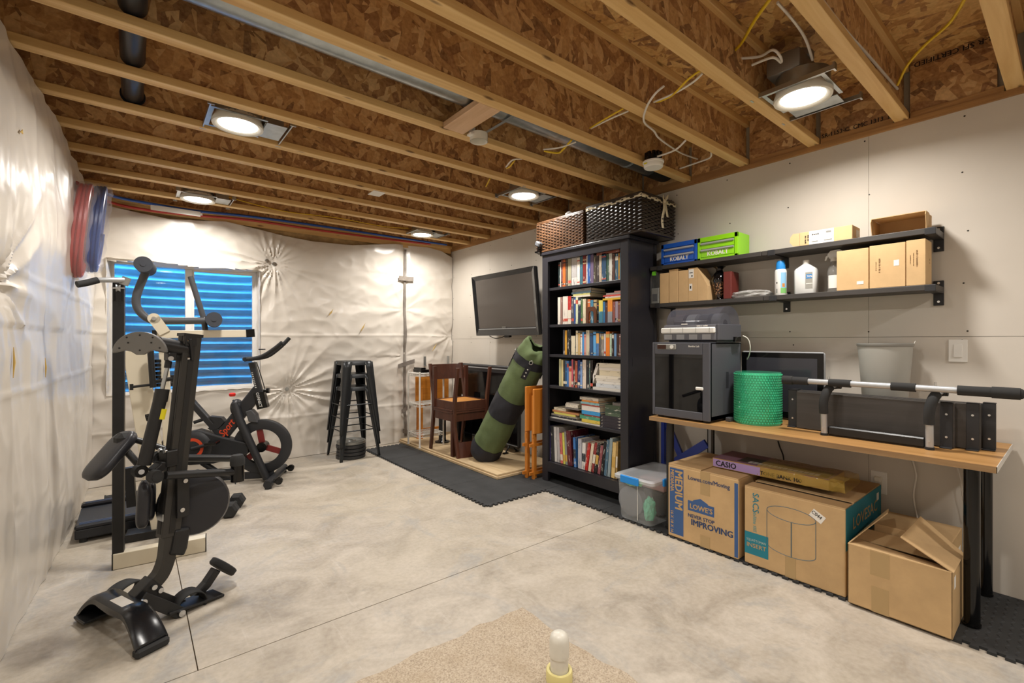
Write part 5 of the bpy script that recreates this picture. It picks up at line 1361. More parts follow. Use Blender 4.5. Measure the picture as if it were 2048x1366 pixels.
def wrapf(u, v):
    y = .05 - u * .50; a = v * 2 * math.pi
    n_ = noise.noise(Vector((y * 14, math.cos(a) * 2, math.sin(a) * 2)))
    ex = .148 + .010 * n_ + (.02 * n_ if u > .85 else 0); ez = .034 + .006 * n_
    return (.004 + ex * math.copysign(abs(math.cos(a)) ** .35, math.cos(a)), y, max(.0, .029 + ez * math.copysign(abs(math.sin(a)) ** .35, math.sin(a))))
wf.grid(wrapf, 50, 28, smooth=False); wf.build('torn_wrap', M_YWRAP, KA)
# ---- open carton at the right, a second carton behind it
OX0, OX1, OY0, OY1, OH = 2.60, 2.87, .335, .695, .278
bo = thing('open_box', 'tan cardboard box with raised open flaps and brown tape by the desk leg', 'box', ((OX0 + OX1) / 2, (OY0 + OY1) / 2, ZM))
OT = Matrix.Translation((-(OX0 + OX1) / 2, -(OY0 + OY1) / 2, -ZM))
def OB(): return MB(OT)
wt = .005
OB().b2((OX0, OY0, ZM), (OX1, OY1, ZM + .005)).b2((OX0, OY0, ZM), (OX0 + wt, OY1, ZM + OH)).b2((OX1 - wt, OY0, ZM), (OX1, OY1, ZM + OH)).b2((OX0, OY0, ZM), (OX1, OY0 + wt, ZM + OH)).b2((OX0, OY1 - wt, ZM), (OX1, OY1, ZM + OH)).build('carton_body', M_CARD, bo, bevel=.002)
def flap(a, b, c, d, th=.004):
    a, b, c, d = [Vector(p) for p in (a, b, c, d)]; n = (b - a).cross(d - a).normalized() * th
    q = [a, b, c, d]; vs = q + [p + n for p in q]
    return OB().add(vs, [(0, 3, 2, 1), (4, 5, 6, 7), (0, 1, 5, 4), (1, 2, 6, 5), (2, 3, 7, 6), (3, 0, 4, 7)]).build('flap', M_CARD, bo)
zt = ZM + OH
flap((OX0, OY0 + .01, zt), (OX0, OY1, zt), (OX0 + .125, OY1 - .01, zt - .012), (OX0 + .125, OY0 + .02, zt - .03))
flap((OX0 + .005, OY1, zt), (OX1, OY1, zt), (OX1 + .09, OY1 - .075, zt + .10), (OX0 + .20, OY1 - .105, zt + .125))
flap((OX1, OY1 - .01, zt), (OX1, OY0, zt), (OX1 - .12, OY0, zt - .02), (OX1 - .12, OY1, zt - .02))
flap((OX1, OY0 - .004, zt), (OX0, OY0 - .004, zt), (OX0 + .02, OY0 + .17, zt + .085), (OX1 + .03, OY0 + .15, zt + .115))
OB().b2((OX0 - .0006, OY0 + .205, ZM + .165), (OX0 - .0001, OY0 + .275, ZM + OH)).b2((OX0 - .0006, OY0 + .207, ZM), (OX0 - .0001, OY0 + .270, ZM + .115)).build('tape', M_TAPE, bo)
OB().b2((OX0 + .035, OY0 - .0006, ZM + .195), (OX0 + .075, OY0 - .0001, ZM + .245)).build('side_label', M_PAPER, bo)
t, T = carton('tall_box', 'taller tan box with a white shipping label behind the open box', (2.885, .372, ZM), (3.15, .66, ZM + .31), M_CARD)
patch(t, T, (2.98, .3712, ZM + .08), (3.10, .3718, ZM + .24), M_PAPER)
# ---- clear storage bin
bn = thing('storage_bin', 'clear plastic storage bin with blue latches beside the bookshelf', 'storage bin', (2.845, 1.915, ZM))
M_BIN = mat('clear_bin', 'c8ccce', .22, alpha=.27)
def frus(b, t_, z0, z1, th=0):
    (x0, y0, x1, y1), (X0, Y0, X1, Y1) = b, t_
    return [(x0, y0, z0), (x1, y0, z0), (x1, y1, z0), (x0, y1, z0), (X0, Y0, z1), (X1, Y0, z1), (X1, Y1, z1), (X0, Y1, z1)]
def rring(hx, hy, z, b=.03):
    out = []
    for sx, sy, a0 in ((1, -1, -90), (1, 1, 0), (-1, 1, 90), (-1, -1, 180)):
        for k in range(4):
            a = math.radians(a0 + 30 * k); out.append((sx * (hx - b) + b * math.cos(a), sy * (hy - b) + b * math.sin(a), z))
    return out
def ringmesh(mb, rings, cap0=True, cap1=False, smooth=True):
    n = len(rings[0]); vs = [p for r in rings for p in r]; fs = []
    for i in range(len(rings) - 1):
        for k in range(n): fs.append((i * n + k, i * n + (k + 1) % n, (i + 1) * n + (k + 1) % n, (i + 1) * n + k))
    if cap0: fs.append(list(range(n))[::-1])
    if cap1: fs.append(list(range((len(rings) - 1) * n, len(rings) * n)))
    return mb.add(vs, fs, smooth)
hx, hy = .225, .142
ringmesh(MB(), [rring(hx - .018, hy - .018, .0), rring(hx - .014, hy - .014, .012), rring(hx, hy, .265), rring(hx + .012, hy + .012, .268), rring(hx + .012, hy + .012, .285)]).build('tub', M_BIN, bn)
ringmesh(MB(), [rring(hx + .018, hy + .018, .278), rring(hx + .018, hy + .018, .296), rring(hx + .004, hy + .004, .306), rring(hx - .02, hy - .02, .300)], False, True).build('lid', mat('clear_lid', 'c8cccf', .25, alpha=.62), bn)
M_LATCH = mat('latch_blue', '1a86d8', .35)
MB().cbox((-hx - .026, .015, .285), (.016, .145, .05), .004).build('latch', M_LATCH, bn)
MB().cbox((-.06, -hy - .024, .285), (.14, .016, .05), .004).build('latch', M_LATCH, bn)
for yy in (-.03,): MB().b2((-hx + .004, yy - .0015, .02), (-hx + .0055, yy + .0015, .25)).build('rib', M_WHITE, bn)
sp_ = tag(MB().lathe([(.03, -.03), (.095, -.03), (.1, -.026), (.1, .026), (.095, .03), (.03, .03)], 36, axis='X').build('filament_spool', mat('spool_grey', '6a6c72', .4), loc=(2.68, 1.965, ZM + .122)), 'grey filament spool standing inside the clear bin', 'spool')
crumple('wrapped_part', 'green bubble-wrapped bundle near the front of the clear bin', (2.69, 1.835, ZM + .09), (.045, .035, .08), mat('part_teal', '5ab894', .4), 6, 'bundle')
crumple('green_strapping', 'loose light green plastic strips at the top of the clear bin', (2.70, 1.965, ZM + .238), (.05, .06, .015), mat('strap_green', '7cd884', .4), 8, 'strips')
tag(MB().cbox((0, 0, .035), (.2, .2, .07), .005).build('carton_in_bin', mat('pink_carton', 'c89c98', .6), loc=(2.90, 1.90, ZM + .19)), 'pale pink carton seen through the bin lid', 'box')
tag(MB().cbox((0, 0, .08), (.16, .16, .16), .01).build('dark_case', M_DGREY, loc=(2.90, 1.90, ZM + .014)), 'dark grey case at the back of the clear bin', 'case')
# ---- blue folding stand and white case behind the left desk legs
bs_ = thing('folding_stand', 'blue metal folding stand behind the left desk leg', 'stand', (3.14, 1.80, ZM))
M_STB = mat('stand_blue', '26388c', .4)
p0 = at(1308, 848, X=3.08); p1 = at(1337, 905, X=3.08); q0 = at(1342, 905, X=3.12); q1 = at(1380, 883, X=3.12)
def bl_(p): return Vector(p) - Vector((3.14, 1.80, ZM))
MB().tube([bl_((3.125, 2.03, .72)), bl_((3.125, 1.84, .34))], .01, sq=(.02, .045)).build('brace', M_STB, bs_)
MB().tube([bl_((3.11, 1.90, .34)), bl_((3.11, 1.66, .52))], .01, sq=(.02, .06)).build('brace', M_STB, bs_)
MB().tube([bl_((3.11, 2.0, ZM)), bl_((3.11, 2.0, .72))], .01, sq=(.025, .03)).build('leg', M_STB, bs_)
MB().tube([bl_((3.11, 1.63, ZM)), bl_((3.11, 1.63, .70))], .01, sq=(.02, .03)).build('leg', mat('stand_grey', '8a8a8c', .4, .5), bs_)
tag(MB().cbox((0, 0, .16), (.10, .17, .32), .01).build('white_case', M_OFFW, loc=(3.20, 1.785, ZM)), 'white plastic case behind the blue folding stand', 'case')
tag(MB().b2((-.004, -.06, 0), (.004, .06, .68)).build('metal_plank', M_GALV, loc=(3.24, 1.52, ZM)), 'narrow metal plank leaning upright against the wall behind the desk', 'plank') if False else None
# ---- drain stub in the floor
ds = thing('drain_stub', 'white capped drain stub in a yellow collar set in the floor', 'pipe', (1.205, 1.205, .0026))
MB().lathe([(0, .176), (.018, .174), (.030, .165), (.0355, .148), (.0355, .09), (.033, .088), (.033, .0)], 32, caps=False).build('cap_pipe', mat('pvc_white', 'd4d0c4', .35, var=.08, vscale=10), ds)
MB().lathe([(.0332, .0), (.0332, .036), (.036, .041), (.046, .041), (.048, .036), (.048, .0)], 32, caps=False).build('collar', mat('collar_yellow', 'd8cc8c', .5), ds)
# ================================================================== BACK CORNER
ZP = .0555
M_PLY = mat_wood('plywood_pale', 'b49a74', 'c8b08a', 'd4be9c', 'Y', .7, .6)
wbd = thing('wooden_slab', 'pale wooden slab lying on the rubber mat under the chairs', 'wood slab', (2.85, 4.24, MT))
MB().b2((-.363, -.984, .0006), (.36, .97, .024)).build('lower_layer', M_PLY, wbd, bevel=.004)
MB().b2((-.352, -.972, .0242), (.36, .97, .0425)).build('upper_layer', M_PLY, wbd, bevel=.004)
# ---- two dark wooden chairs, one upright, one upside down on it
M_CHAIR = mat_wood('chair_mahogany', '42241a', '543022', '5e3828', 'Z', 1.0, .35, coat=.2)
M_CHSEAT = mat_wood('seat_underside', 'a0682c', 'bc8038', 'c48c48', 'X', .8, .5)
def make_chair(label, loc):
    """front towards -y, seat at .455, origin on the floor at the seat centre"""
    t = thing('dining_chair', label, 'chair', loc)
    hw = .205; zs = .452
    MB().b2((-hw - .012, -.225, zs - .02), (hw + .012, .19, zs)).build('seat', M_CHAIR, t, bevel=.004)
    MB().b2((-hw + .023, -.191, zs - .094), (hw - .023, .167, zs - .09)).build('seat_underside', M_CHSEAT, t)
    for (lo, hi) in (((-hw + .02, -.215, zs - .10), (hw - .02, -.192, zs - .022)), ((-hw + .02, .168, zs - .10), (hw - .02, .188, zs - .022)), ((-hw, -.19, zs - .10), (-hw + .022, .168, zs - .022)), ((hw - .022, -.19, zs - .10), (hw, .168, zs - .022))):
        MB().b2(lo, hi).build('apron', M_CHAIR, t)
    for s in (-1, 1):
        x = s * (hw - .004)
        MB().tube([(x, -.205, 0), (x, -.205, zs - .022)], .01, sq=(.036, .040)).add([], []).build('front_leg', M_CHAIR, t)
        # rear post: raked foot, straight seat zone, raked back
        ring = [(.255, 0, .030), (.205, .30, .036), (.186, .46, .042), (.195, .60, .038), (.27, .93, .032)]
        mb = MB()
        vs = []; fs = []
        for (y, z, d) in ring: vs += [(x - .016, y - d / 2, z), (x + .016, y - d / 2, z), (x + .016, y + d / 2, z), (x - .016, y + d / 2, z)]
        for i in range(len(ring) - 1):
            for k in range(4): fs.append((i * 4 + k, i * 4 + (k + 1) % 4, i * 4 + 4 + (k + 1) % 4, i * 4 + 4 + k))
        fs += [(3, 2, 1, 0), tuple(range(len(ring) * 4 - 4, len(ring) * 4))]
        mb.add(vs, fs).build('rear_post', M_CHAIR, t, bevel=.003)
    cr = MB()
    def cf(u, v, off): 
        z = .755 + .165 * v; y = .195 + (z - .60) / .33 * .075 + .028 * (1 - (2 * u - 1) ** 2) + off
        return (-hw + .014 + u * (2 * hw - .028), y, z)
    cr.grid(lambda u, v: cf(u, v, -.010), 10, 3).grid(lambda u, v: cf(u, v, .010), 10, 3, flip=True)
    for v in (0, 1): cr.grid(lambda u, w: cf(u, v, -.010 + .02 * w), 10, 1, flip=(v == 0))
    cr.build('crest_rail', M_CHAIR, t, fix=True)
    return t
ca_ = make_chair('dark brown wooden chair standing upright on the wooden slab, back to the window wall', (2.735, 4.262, ZP + .0006))
cb_ = copy_tree(ca_); cb_['label'] = 'dark brown wooden chair turned upside down on the seat of the other chair'
cb_.rotation_euler = (math.pi, 0, 0); cb_.location = (2.735, 4.225, ZP + .0006 + .4525 + .4525)
for o in kids(cb_):
    pass
# ---- bar stools, three nested
M_STOOL = mat('stool_metal', '2b2d2f', .36, .3, var=.1, vscale=20)
def make_stool(loc, label):
    t = thing('bar_stool', label, 'stool', loc, group='stacked metal bar stools')
    H = .755; s = .150; f = .212
    ringmesh(MB(), [rring(s - .004, s - .004, H - .002, .035), rring(s, s, H - .008, .035), rring(s + .004, s + .004, H - .045, .035), rring(s + .001, s + .001, H - .045, .035), rring(s - .003, s - .003, H - .01, .035)], False, False).build('seat_rim', M_STOOL, t)
    ringmesh(MB(), [rring(s - .004, s - .004, H - .002, .035), rring(s - .03, s - .03, H - .006, .03)], False, True).build('seat', M_STOOL, t)
    for sx in (-1, 1):
        for sy in (-1, 1):
            lg = MB(); th = .004
            def leg(u, v, ax):
                z = (H - .012) * (1 - v) + .002; k = (1 - z / H); c = s + (f - s) * k
                w = .085 * (1 - k) + .024 * k
                if ax == 0: return (sx * (c - w * u), sy * c, z)
                return (sx * c, sy * (c - w * u), z)
            lg.grid(lambda u, v: leg(u, v, 0), 2, 12).grid(lambda u, v: leg(u, v, 1), 2, 12)
            lg.build('leg', M_STOOL, t, solid=th)
    c = s + (f - s) * (1 - .30 / H) - .006
    br = []
    for (a, b) in (((-c, -c), (c, -c)), ((c, -c), (c, c)), ((c, c), (-c, c)), ((-c, c), (-c, -c))):
        MB().cyl((a[0], a[1], .30), (b[0], b[1], .30), .006, n=8).build('footrest', M_STOOL, t)
    return t
for k, lb_ in enumerate(('lowest black metal bar stool of the stack in front of the plastic sheeting', 'middle black metal bar stool of the stack', 'topmost black metal bar stool of the stack')):
    make_stool((1.84, 4.955, .0006 + k * .135), lb_)
# ---- weight plates under the stools
M_PLATE_ = mat('weight_plate', '3c3c3d', .42, .5, var=.15, vscale=14)
M_PLATE2 = mat('weight_plate_silver', '8a8a86', .38, .7)
z = .0008
for k in range(5):
    R = .15 - .004 * (k == 4); th = .036
    t = thing('weight_plate', f'{"silver-grey" if k == 4 else "dark grey"} round weight plate, {ORD[k + 1]} from the bottom of the pile under the stools', 'weight plate', (1.80 + .004 * (k % 3), 4.925 - .003 * (k % 2), z), group='weight plates under the stools')
    MB().lathe([(.018, 0), (R - .01, 0), (R, .005), (R, th - .006), (R - .008, th - .001), (R - .026, th - .001), (R - .034, th - .007), (.05, th - .009), (.044, th - .002), (.018, th - .002), (.018, 0)], 40, caps=False).build('disc', M_PLATE2 if k == 4 else M_PLATE_, t)
    z += th + .0006
# ---- white wire rack
rk = thing('wire_rack', 'small white wire shelf rack behind the chairs', 'rack', (2.60, 4.755, ZP))
M_WIREP = mat('white_coated_wire', 'd8d4cc', .4)
for x in (-.15, .15):
    for y in (-.145, .13):
        MB().cyl((x, y, 0), (x, y, .835), .010, n=12).cyl((x, y, 0), (x, y, .01), .013, n=12).build('post', M_WIREP, rk)
for zz in (.815, .475, .14):
    sh = MB()
    for dz in (0, -.028):
        sh.tube([(-.15, -.145, zz + dz), (.15, -.145, zz + dz), (.15, .13, zz + dz), (-.15, .13, zz + dz)], .004, 6, closed=True)
    for k in range(13): sh.cyl((-.15 + k * .025, -.145, zz + .003), (-.15 + k * .025, .13, zz + .003), .002, n=5)
    zig = [(-.15, -.145 + k * .0229, zz - (.026 if k % 2 else .002)) for k in range(13)]
    sh.tube(zig, .0022, 5); sh.tube([(-.15 + k * .025, -.145, zz - (.026 if k % 2 else .002)) for k in range(13)], .0022, 5)
    sh.build('wire_shelf', M_WIREP, rk)
dv = thing('router_box', 'flat black device on the white wire rack', 'device', (2.60, 4.80, ZP + .8195 + .0005))
MB().cbox((0, 0, .018), (.17, .20, .036), .006).cbox((-.05, 0, .045), (.06, .18, .022), .004).build('case', M_GLOSSBLK, dv)
for k, (x, lb_) in enumerate(((2.849, 'zinc bracket fixed to the sheeting above the wire rack'), (3.19, 'zinc bracket fixed to the sheeting nearest the drywall'))):
    b_ = MB().b2((-.016, -.004, -.06), (.016, 0, .06)); b_.b2((-.016, -.03, -.06), (.016, -.004, -.056))
    tag(b_.build('steel_bracket', M_STEEL, loc=(x, 5.232, .98)), lb_, 'bracket')
# ---- folded tray table at the back (orange wood)
M_OAKO = mat_wood('orange_beech', 'a8641e', 'c27c2c', 'cc8c3c', 'X', .8, .38, coat=.2)
M_OAKZ = mat_wood('orange_beech_v', 'b4681e', 'c87c2c', 'd48c3c', 'Z', .8, .38, coat=.2)
ot = thing('tray_table', 'folded orange wooden tray table standing behind the wire rack', 'folding table', (2.86, 5.06, ZP))
MB().cbox((0, 0, .60), (.46, .022, .30), .005).build('tray_top', M_OAKO, ot)
for x in (-.19, .19):
    MB().tube([(x, .022, 0), (x * .98, .022, .70)], .01, sq=(.03, .02)).build('leg', M_OAKZ, ot)
    MB().tube([(x * .82, -.022, 0), (x * .82, -.022, .62)], .01, sq=(.026, .018)).build('leg', M_OAKZ, ot)
for zz in (.10, .40): MB().b2((-.19, .012, zz - .014), (.19, .032, zz + .014)).build('crossbar', M_OAKO, ot)
# ---- large flat TV standing against the wall
lt = thing('television', 'large black flat television standing on the slab against the drywall', 'television', (3.12, 4.28, ZP))
MB().cbox((0, 0, .485), (.05, 1.17, .85), .012).build('case', M_SATIN, lt)
MB().b2((-.0285, -.57, .10), (-.0262, .57, .83)).build('screen', M_GLOSSBLK, lt)
MB().b2((-.0292, -.575, .868), (-.0255, .575, .878)).build('silver_trim', M_SILVER, lt)
MB().b2((-.0292, -.575, .078), (-.0255, .575, .086)).build('silver_trim', M_SILVER, lt)
for yy in (-.44, .44):
    MB().tube([(-.02, yy, .07), (-.10, yy - .03, .008)], .009, 10).tube([(-.0, yy, .07), (.06, yy - .03, .008)], .009, 10).b2((-.13, yy - .045, 0), (-.07, yy - .015, .012)).b2((.04, yy - .045, 0), (.07, yy - .015, .012)).build('stand_foot', M_GLOSSBLK, lt)
# ---- tower speaker and small things between the chairs
tw = thing('tower_fan', 'slim black tower fan behind the chair legs', 'fan', (2.80, 4.72, ZP))
MB().lathe([(0, 0), (.085, 0), (.085, .012), (.05, .02), (.042, .03), (.042, .46), (.038, .47), (0, .47)], 28).build('column', M_GLOSSBLK, tw)
MB().b2((-.046, -.018, .09), (-.042, .018, .14)).build('label', M_PAPER, tw)
fb = thing('picture_frame', 'small black picture frame behind the chairs', 'frame', (2.98, 4.72, ZP + .52))
fr0 = thing('subwoofer', 'black box speaker behind the chairs', 'speaker', (2.995, 4.565, ZP))
MB().cbox((0, 0, .21), (.12, .19, .42), .008).build('cabinet', M_GLOSSBLK, fr0)
for k in range(4): MB().cyl((-.0612, .04 - k * .026, .35), (-.0602, .04 - k * .026, .35), .004, n=8).build('light_dot', M_PAPER, fr0)
fb.location = (2.995, 4.565, ZP + .4206)
MB().b2((-.006, -.055, 0), (.006, -.043, .15)).b2((-.006, .043, 0), (.006, .055, .15)).b2((-.006, -.043, 0), (.006, .043, .012)).b2((-.006, -.043, .138), (.006, .043, .15)).build('frame_border', M_GLOSSBLK, fb)
MB().b2((-.002, -.043, .012), (.002, .043, .138)).build('picture', M_PAPER, fb)
# ---- punching bag
M_CANV = mat('canvas_green', '586642', .85, var=.18, vscale=5, bump=.35, bscale=14, bdist=.012)
M_CANVD = mat('canvas_black', '24242a', .8, var=.15, vscale=6, bump=.3, bscale=14, bdist=.01)
B0 = Vector((2.725, 3.80, .09)); B1 = Vector((2.845, 3.185, 1.11))
bag = thing('punching_bag', 'green and black canvas punching bag leaning on the bookshelf', 'punching bag', (B0.x, B0.y, ZP))
ax_ = (B1 - B0).normalized(); BM = frame(B0 - Vector((B0.x, B0.y, ZP)), Vector((1, 0, 0)), (Vector((0, 0, 1)).cross(Vector((1, 0, 0)))))
ex = ax_.cross(Vector((1, 0, 0))).normalized(); ey = ax_.cross(ex)
BM = Matrix.Identity(4)
for i, a in enumerate((ex, ey, ax_)):
    for r in range(3): BM[r][i] = a[r]
o3 = B0 - Vector((B0.x, B0.y, ZP))
for r in range(3): BM[r][3] = o3[r]
Lb = (B1 - B0).length; Rb = .152
def bagf(a0, a1, dr=0.0, n=14):
    def fn(u, v):
        s_ = a0 + (a1 - a0) * v; an = 2 * math.pi * u
        r = Rb + dr + .010 * noise.noise(Vector((math.cos(an) * 2, math.sin(an) * 2, s_ * 9))) + .004 * noise.noise(Vector((math.cos(an) * 5, math.sin(an) * 5, s_ * 16)))
        if s_ < .05: r *= .86 + .14 * math.sqrt(max(0, s_ / .05))
        p = BM @ Vector((r * math.cos(an), r * math.sin(an), s_ * Lb))
        p.z = max(p.z, .002); return p
    return MB().grid(fn, 48, n)
MB().lathe([(.0001, .0), (Rb * .86, .0)], 48, caps=False)
b_ = bagf(0, .13, .003); b_.add([], []); b_.build('bottom_band', M_CANVD, bag)
cap = MB(BM).lathe([(.0001, .002), (Rb * .85, .0)], 48, caps=False).build('base_disc', M_CANVD, bag)
bagf(.13, .42).build('lower_panel', M_CANV, bag)
bagf(.42, .61, .003).build('middle_band', M_CANVD, bag)
bagf(.61, .92).build('upper_panel', M_CANV, bag)
bagf(.92, .985, .004).build('collar_band', M_CANVD, bag)
def topf(u, v):
    an = 2 * math.pi * u; k = v
    f = 1 + .16 * math.sin(an * 6 + 1) * k + .10 * noise.noise(Vector((math.cos(an) * 3, math.sin(an) * 3, k * 3)))
    r = Rb * (1 - .5 * k ** 1.5) * f; s_ = Lb * .985 + .13 * math.sin(k * 2.1) * (1 + .3 * math.sin(an * 2))
    return BM @ Vector((r * math.cos(an), r * math.sin(an), s_))
MB().grid(topf, 60, 10).build('gathered_top', M_CANV, bag)
for an in (2.4, 4.1, 5.6, .8):
    st_ = MB(BM)
    c, s_ = math.cos(an), math.sin(an); t_ = Vector((-s_, c, 0)); n_ = Vector((c, s_, 0))
    for k in range(1): st_.box(n_ * (Rb + .006) + Vector((0, 0, Lb * .895)), (.05, .006, .13), Matrix(((-s_, c, 0), (c, s_, 0), (0, 0, 1))).transposed())
    so = st_.build('strap', M_CANVD, bag)
    for dz in (-.035, 0, .035):
        p = n_ * (Rb + .011) + Vector((0, 0, Lb * .895 + dz)); MB(BM).cyl(p - n_ * .004, p, .007, n=8).build('rivet', M_BOLT, so)
    p = n_ * (Rb + .012) + Vector((0, 0, Lb * .985))
    MB(BM).tube([p + t_ * (.016 * math.cos(a * .785)) + Vector((0, 0, .02 * math.sin(a * .785))) for a in range(8)], .003, 6, closed=True).build('d_ring', M_BOLT, so)
# ---- folded tray tables by the bookshelf
for k, (yy, dx, lb_) in enumerate(((3.085, .0, 'folded orange tray table leaning at the bookshelf side, nearer one'), (3.155, -.01, 'folded orange tray table leaning behind the nearer one'))):
    t = thing('tray_table', lb_, 'folding table', (2.90, yy, MT if k == 0 else MT), group='folded tray tables by the bookshelf')
    if k == 1: t.location = (2.88, yy, MT)
    MB().cbox((dx, -.03, .60 + .02 * k), (.34, .02, .40), .006).build('tray_top', M_OAKZ, t)
    MB().b2((-.16, -.018, .36), (-.145, .0, .40)).b2((.145, -.018, .36), (.16, .0, .40)).build('hinge_block', M_OAKZ, t)
    for x in (-.145, -.105):
        MB().tube([(x, -.008 if x < -.12 else .016, .0), (x, -.008 if x < -.12 else .016, .74)], .01, sq=(.026, .018)).build('leg', M_OAKZ, t)
        MB().tube([(-x, -.008 if x < -.12 else .016, .0), (-x, -.008 if x < -.12 else .016, .74)], .01, sq=(.026, .018)).build('leg', M_OAKZ, t)
    for zz in (.05, .30): MB().b2((-.19, -.017, zz - .013), (.19, .001, zz + .013)).build('crossbar', M_OAKZ, t)
# ---- wall TV
tv = thing('television', 'flat black television tilted forward on the drywall', 'television', (3.055, 3.875, 1.63))
tz, ty = .325, .53
TR = Matrix.Rotation(-.105, 4, 'Y')
MB(TR).cbox((.016, 0, 0), (.04, 2 * ty, 2 * tz + .02), .010).build('case', M_SATIN, tv)
bz = MB(TR); H_ = tz + .01; xo, xi = -.026, -.0105
o4 = [(-ty, -H_), (ty, -H_), (ty, H_), (-ty, H_)]; i4 = [(-ty + .05, -H_ + .085), (ty - .05, -H_ + .085), (ty - .05, H_ - .05), (-ty + .05, H_ - .05)]
for k in range(4):
    a, b = o4[k], o4[(k + 1) % 4]; c, d = i4[(k + 1) % 4], i4[k]
    bz.add([(xo, *a), (xo, *b), (xi, *c), (xi, *d)], [(3, 2, 1, 0)]); bz.add([(.012, *a), (.012, *b), (xo, *b), (xo, *a)], [(3, 2, 1, 0)])
bz.build('bezel', mat('tv_bezel', '1a1a1c', .10, spec=.9), tv, fix=True)
MB(TR).b2((-.0115, -ty + .05, -H_ + .085), (-.0098, ty - .05, H_ - .05)).build('screen', mat('tv_screen', '453e39', .14, spec=.9), tv)  # reflection of the sheeting put into the screen's brown-grey base colour
MB(TR).b2((-.0185, -ty + .045, -H_ + .068), (-.012, ty - .045, -H_ + .074)).build('silver_line', M_SILVER, tv)
text('VIZIO', .026, M_GREY, tv, TR @ Vector((-.019, .05, -H_ + .078)), (0, -1, 0), TR.to_3x3() @ Vector((0, 0, 1)), .02)
MB().b2((.03, -.20, -.16), (.215, .20, -.13)).b2((.03, -.20, .10), (.20, .20, .13)).b2((.205, -.22, -.2), (.218, .22, .2)).build('wall_mount', M_BLACK, tv)
MB(TR).b2((-.005, -.04, -tz - .035), (.03, .04, -tz - .012)).build('sensor', M_GLOSSBLK, tv)
wire('tv_cable', [(3.07, 4.16, 1.29), (3.10, 4.10, 1.265), (3.14, 4.05, 1.27), (3.18, 4.02, 1.29)], M_INK, .004, 'thin black cable under the wall television', 'cable')
# ================================================================== GYM CORNER
class Fr:
    """local frame standing on the floor: origin, x axis direction; pt() reads a point in the plane y = l"""
    def __init__(s, o, a):
        s.o = Vector((o[0], o[1], 0)); s.a = a; s.x = Vector((math.cos(a), math.sin(a), 0)); s.y = Vector((-math.sin(a), math.cos(a), 0))
    def pt(s, u, v, l=0.0):
        q = s.o + s.y * l
        p = onp(u, v, (q.x, q.y), (s.y.x, s.y.y)) - s.o
        return Vector((p.dot(s.x), p.dot(s.y), p.z))
# ---- spin bike
fb_ = Fr((.99, 4.53), math.atan2(-.443, .896))
bike = thing('exercise_bike', 'black and red spin bike below the window', 'exercise bike', (.99, 4.53, 0), fb_.a)
M_BIKE = mat('bike_charcoal', '2a2b2e', .42, .1, bump=.05, bscale=150, bdist=.0005)
def bp_(u, v, l=0.0): return fb_.pt(u, v, l)
fc = Vector((-.11, 0, .305)); FR = .238
MB().lathe([(FR - .085, -.022), (FR - .012, -.024), (FR, -.016), (FR, .016), (FR - .012, .024), (FR - .085, .022), (FR - .085, -.022)], 56, fc, axis='Y', caps=False).build('flywheel', M_BIKE, bike)
sp = MB()
for k in range(3):
    a = math.radians(100 + 120 * k); d = Vector((math.cos(a), 0, math.sin(a)))
    sp.tube([fc + d * .03, fc + d * .09, fc + d * (FR - .08)], .01, sq=(.05, .012), up=(0, 1, 0))
sp.build('spokes', mat('bike_maroon', '7a2a28', .4), bike)
MB().cyl(fc + Vector((0, -.05, 0)), fc + Vector((0, .05, 0)), .042, n=24).cyl(fc + Vector((0, -.062, 0)), fc + Vector((0, -.05, 0)), .022, n=16).build('hub', M_GLOSSBLK, bike)
for l in (-.052, .052):
    MB().tube([bp_(472, 806, 0) + Vector((0, l * .6, 0)), bp_(480, 842, l), bp_(534, 958, l)], [.034, .035, .030], 14).build('fork_leg', M_BIKE, bike)
MB().ell(bp_(474, 815), (.052, .065, .075), 14, 10).build('fork_crown', M_BIKE, bike)
k0, k1 = bp_(466, 800), bp_(464.6, 789.5)
MB().cyl(bp_(472, 808), k0, .008, n=8).build('resistance_stem', M_GLOSSBLK, bike)
MB().lathe([(.0001, -.016), (.020, -.014), (.026, -.006), (.026, .010), (.018, .016), (.0001, .017)], 18, k1, caps=False).build('resistance_knob', M_RED, bike)
a_, b_ = bp_(520, 778), bp_(447, 868)
MB().tube([a_, b_], .04, sq=(.105, .060), up=(0, 1, 0)).build('main_frame', M_BIKE, bike, bevel=.012)
d_ = (b_ - a_).normalized()
nn_ = Vector((-d_.z, 0, d_.x)); nn_ = nn_ if nn_.z > 0 else -nn_
def on_frame(k, h): return a_.lerp(b_, k) + nn_ * h + Vector((0, -.0315, 0))
text('Sport', .085, M_ORANGE, bike, on_frame(1.03, -.022), -d_, nn_, .02, shear=.3, name='lettering', width=.16)
s0, s1 = bp_(504, 724), bp_(521, 790)
MB().tube([s0, s1], .03, sq=(.05, .062), up=(0, 1, 0)).build('handlebar_post', M_BIKE, bike, bevel=.01)
dp = (s1 - s0).normalized(); np_ = Vector((dp.z, 0, -dp.x)); 
M_TXTW = mat('print_white', 'd8d8d4', .5)
MB().tube([bp_(519, 784), bp_(527, 816)], .03, sq=(.085, .068), up=(0, 1, 0)).build('connect_plate', M_GLOSSBLK, bike)
text('CONNECT', .034, M_TXTW, bike, bp_(514, 785) + Vector((0, -.0345, 0)), (bp_(522, 816) - bp_(514, 785)), Vector((0, 0, 1)).cross(Vector((0, 1, 0))) * -1 if False else Vector((1, 0, .3)), .02, name='lettering', width=.13)
mk = MB()
for k in range(9):
    p = s0.lerp(s1, .32 + .055 * k) + Vector((-.012, -.0325, 0)); mk.b2(p - Vector((.006, .0005, .003)), p + Vector((.006, 0, .003)))
mk.build('height_marks', M_TXTW, bike)
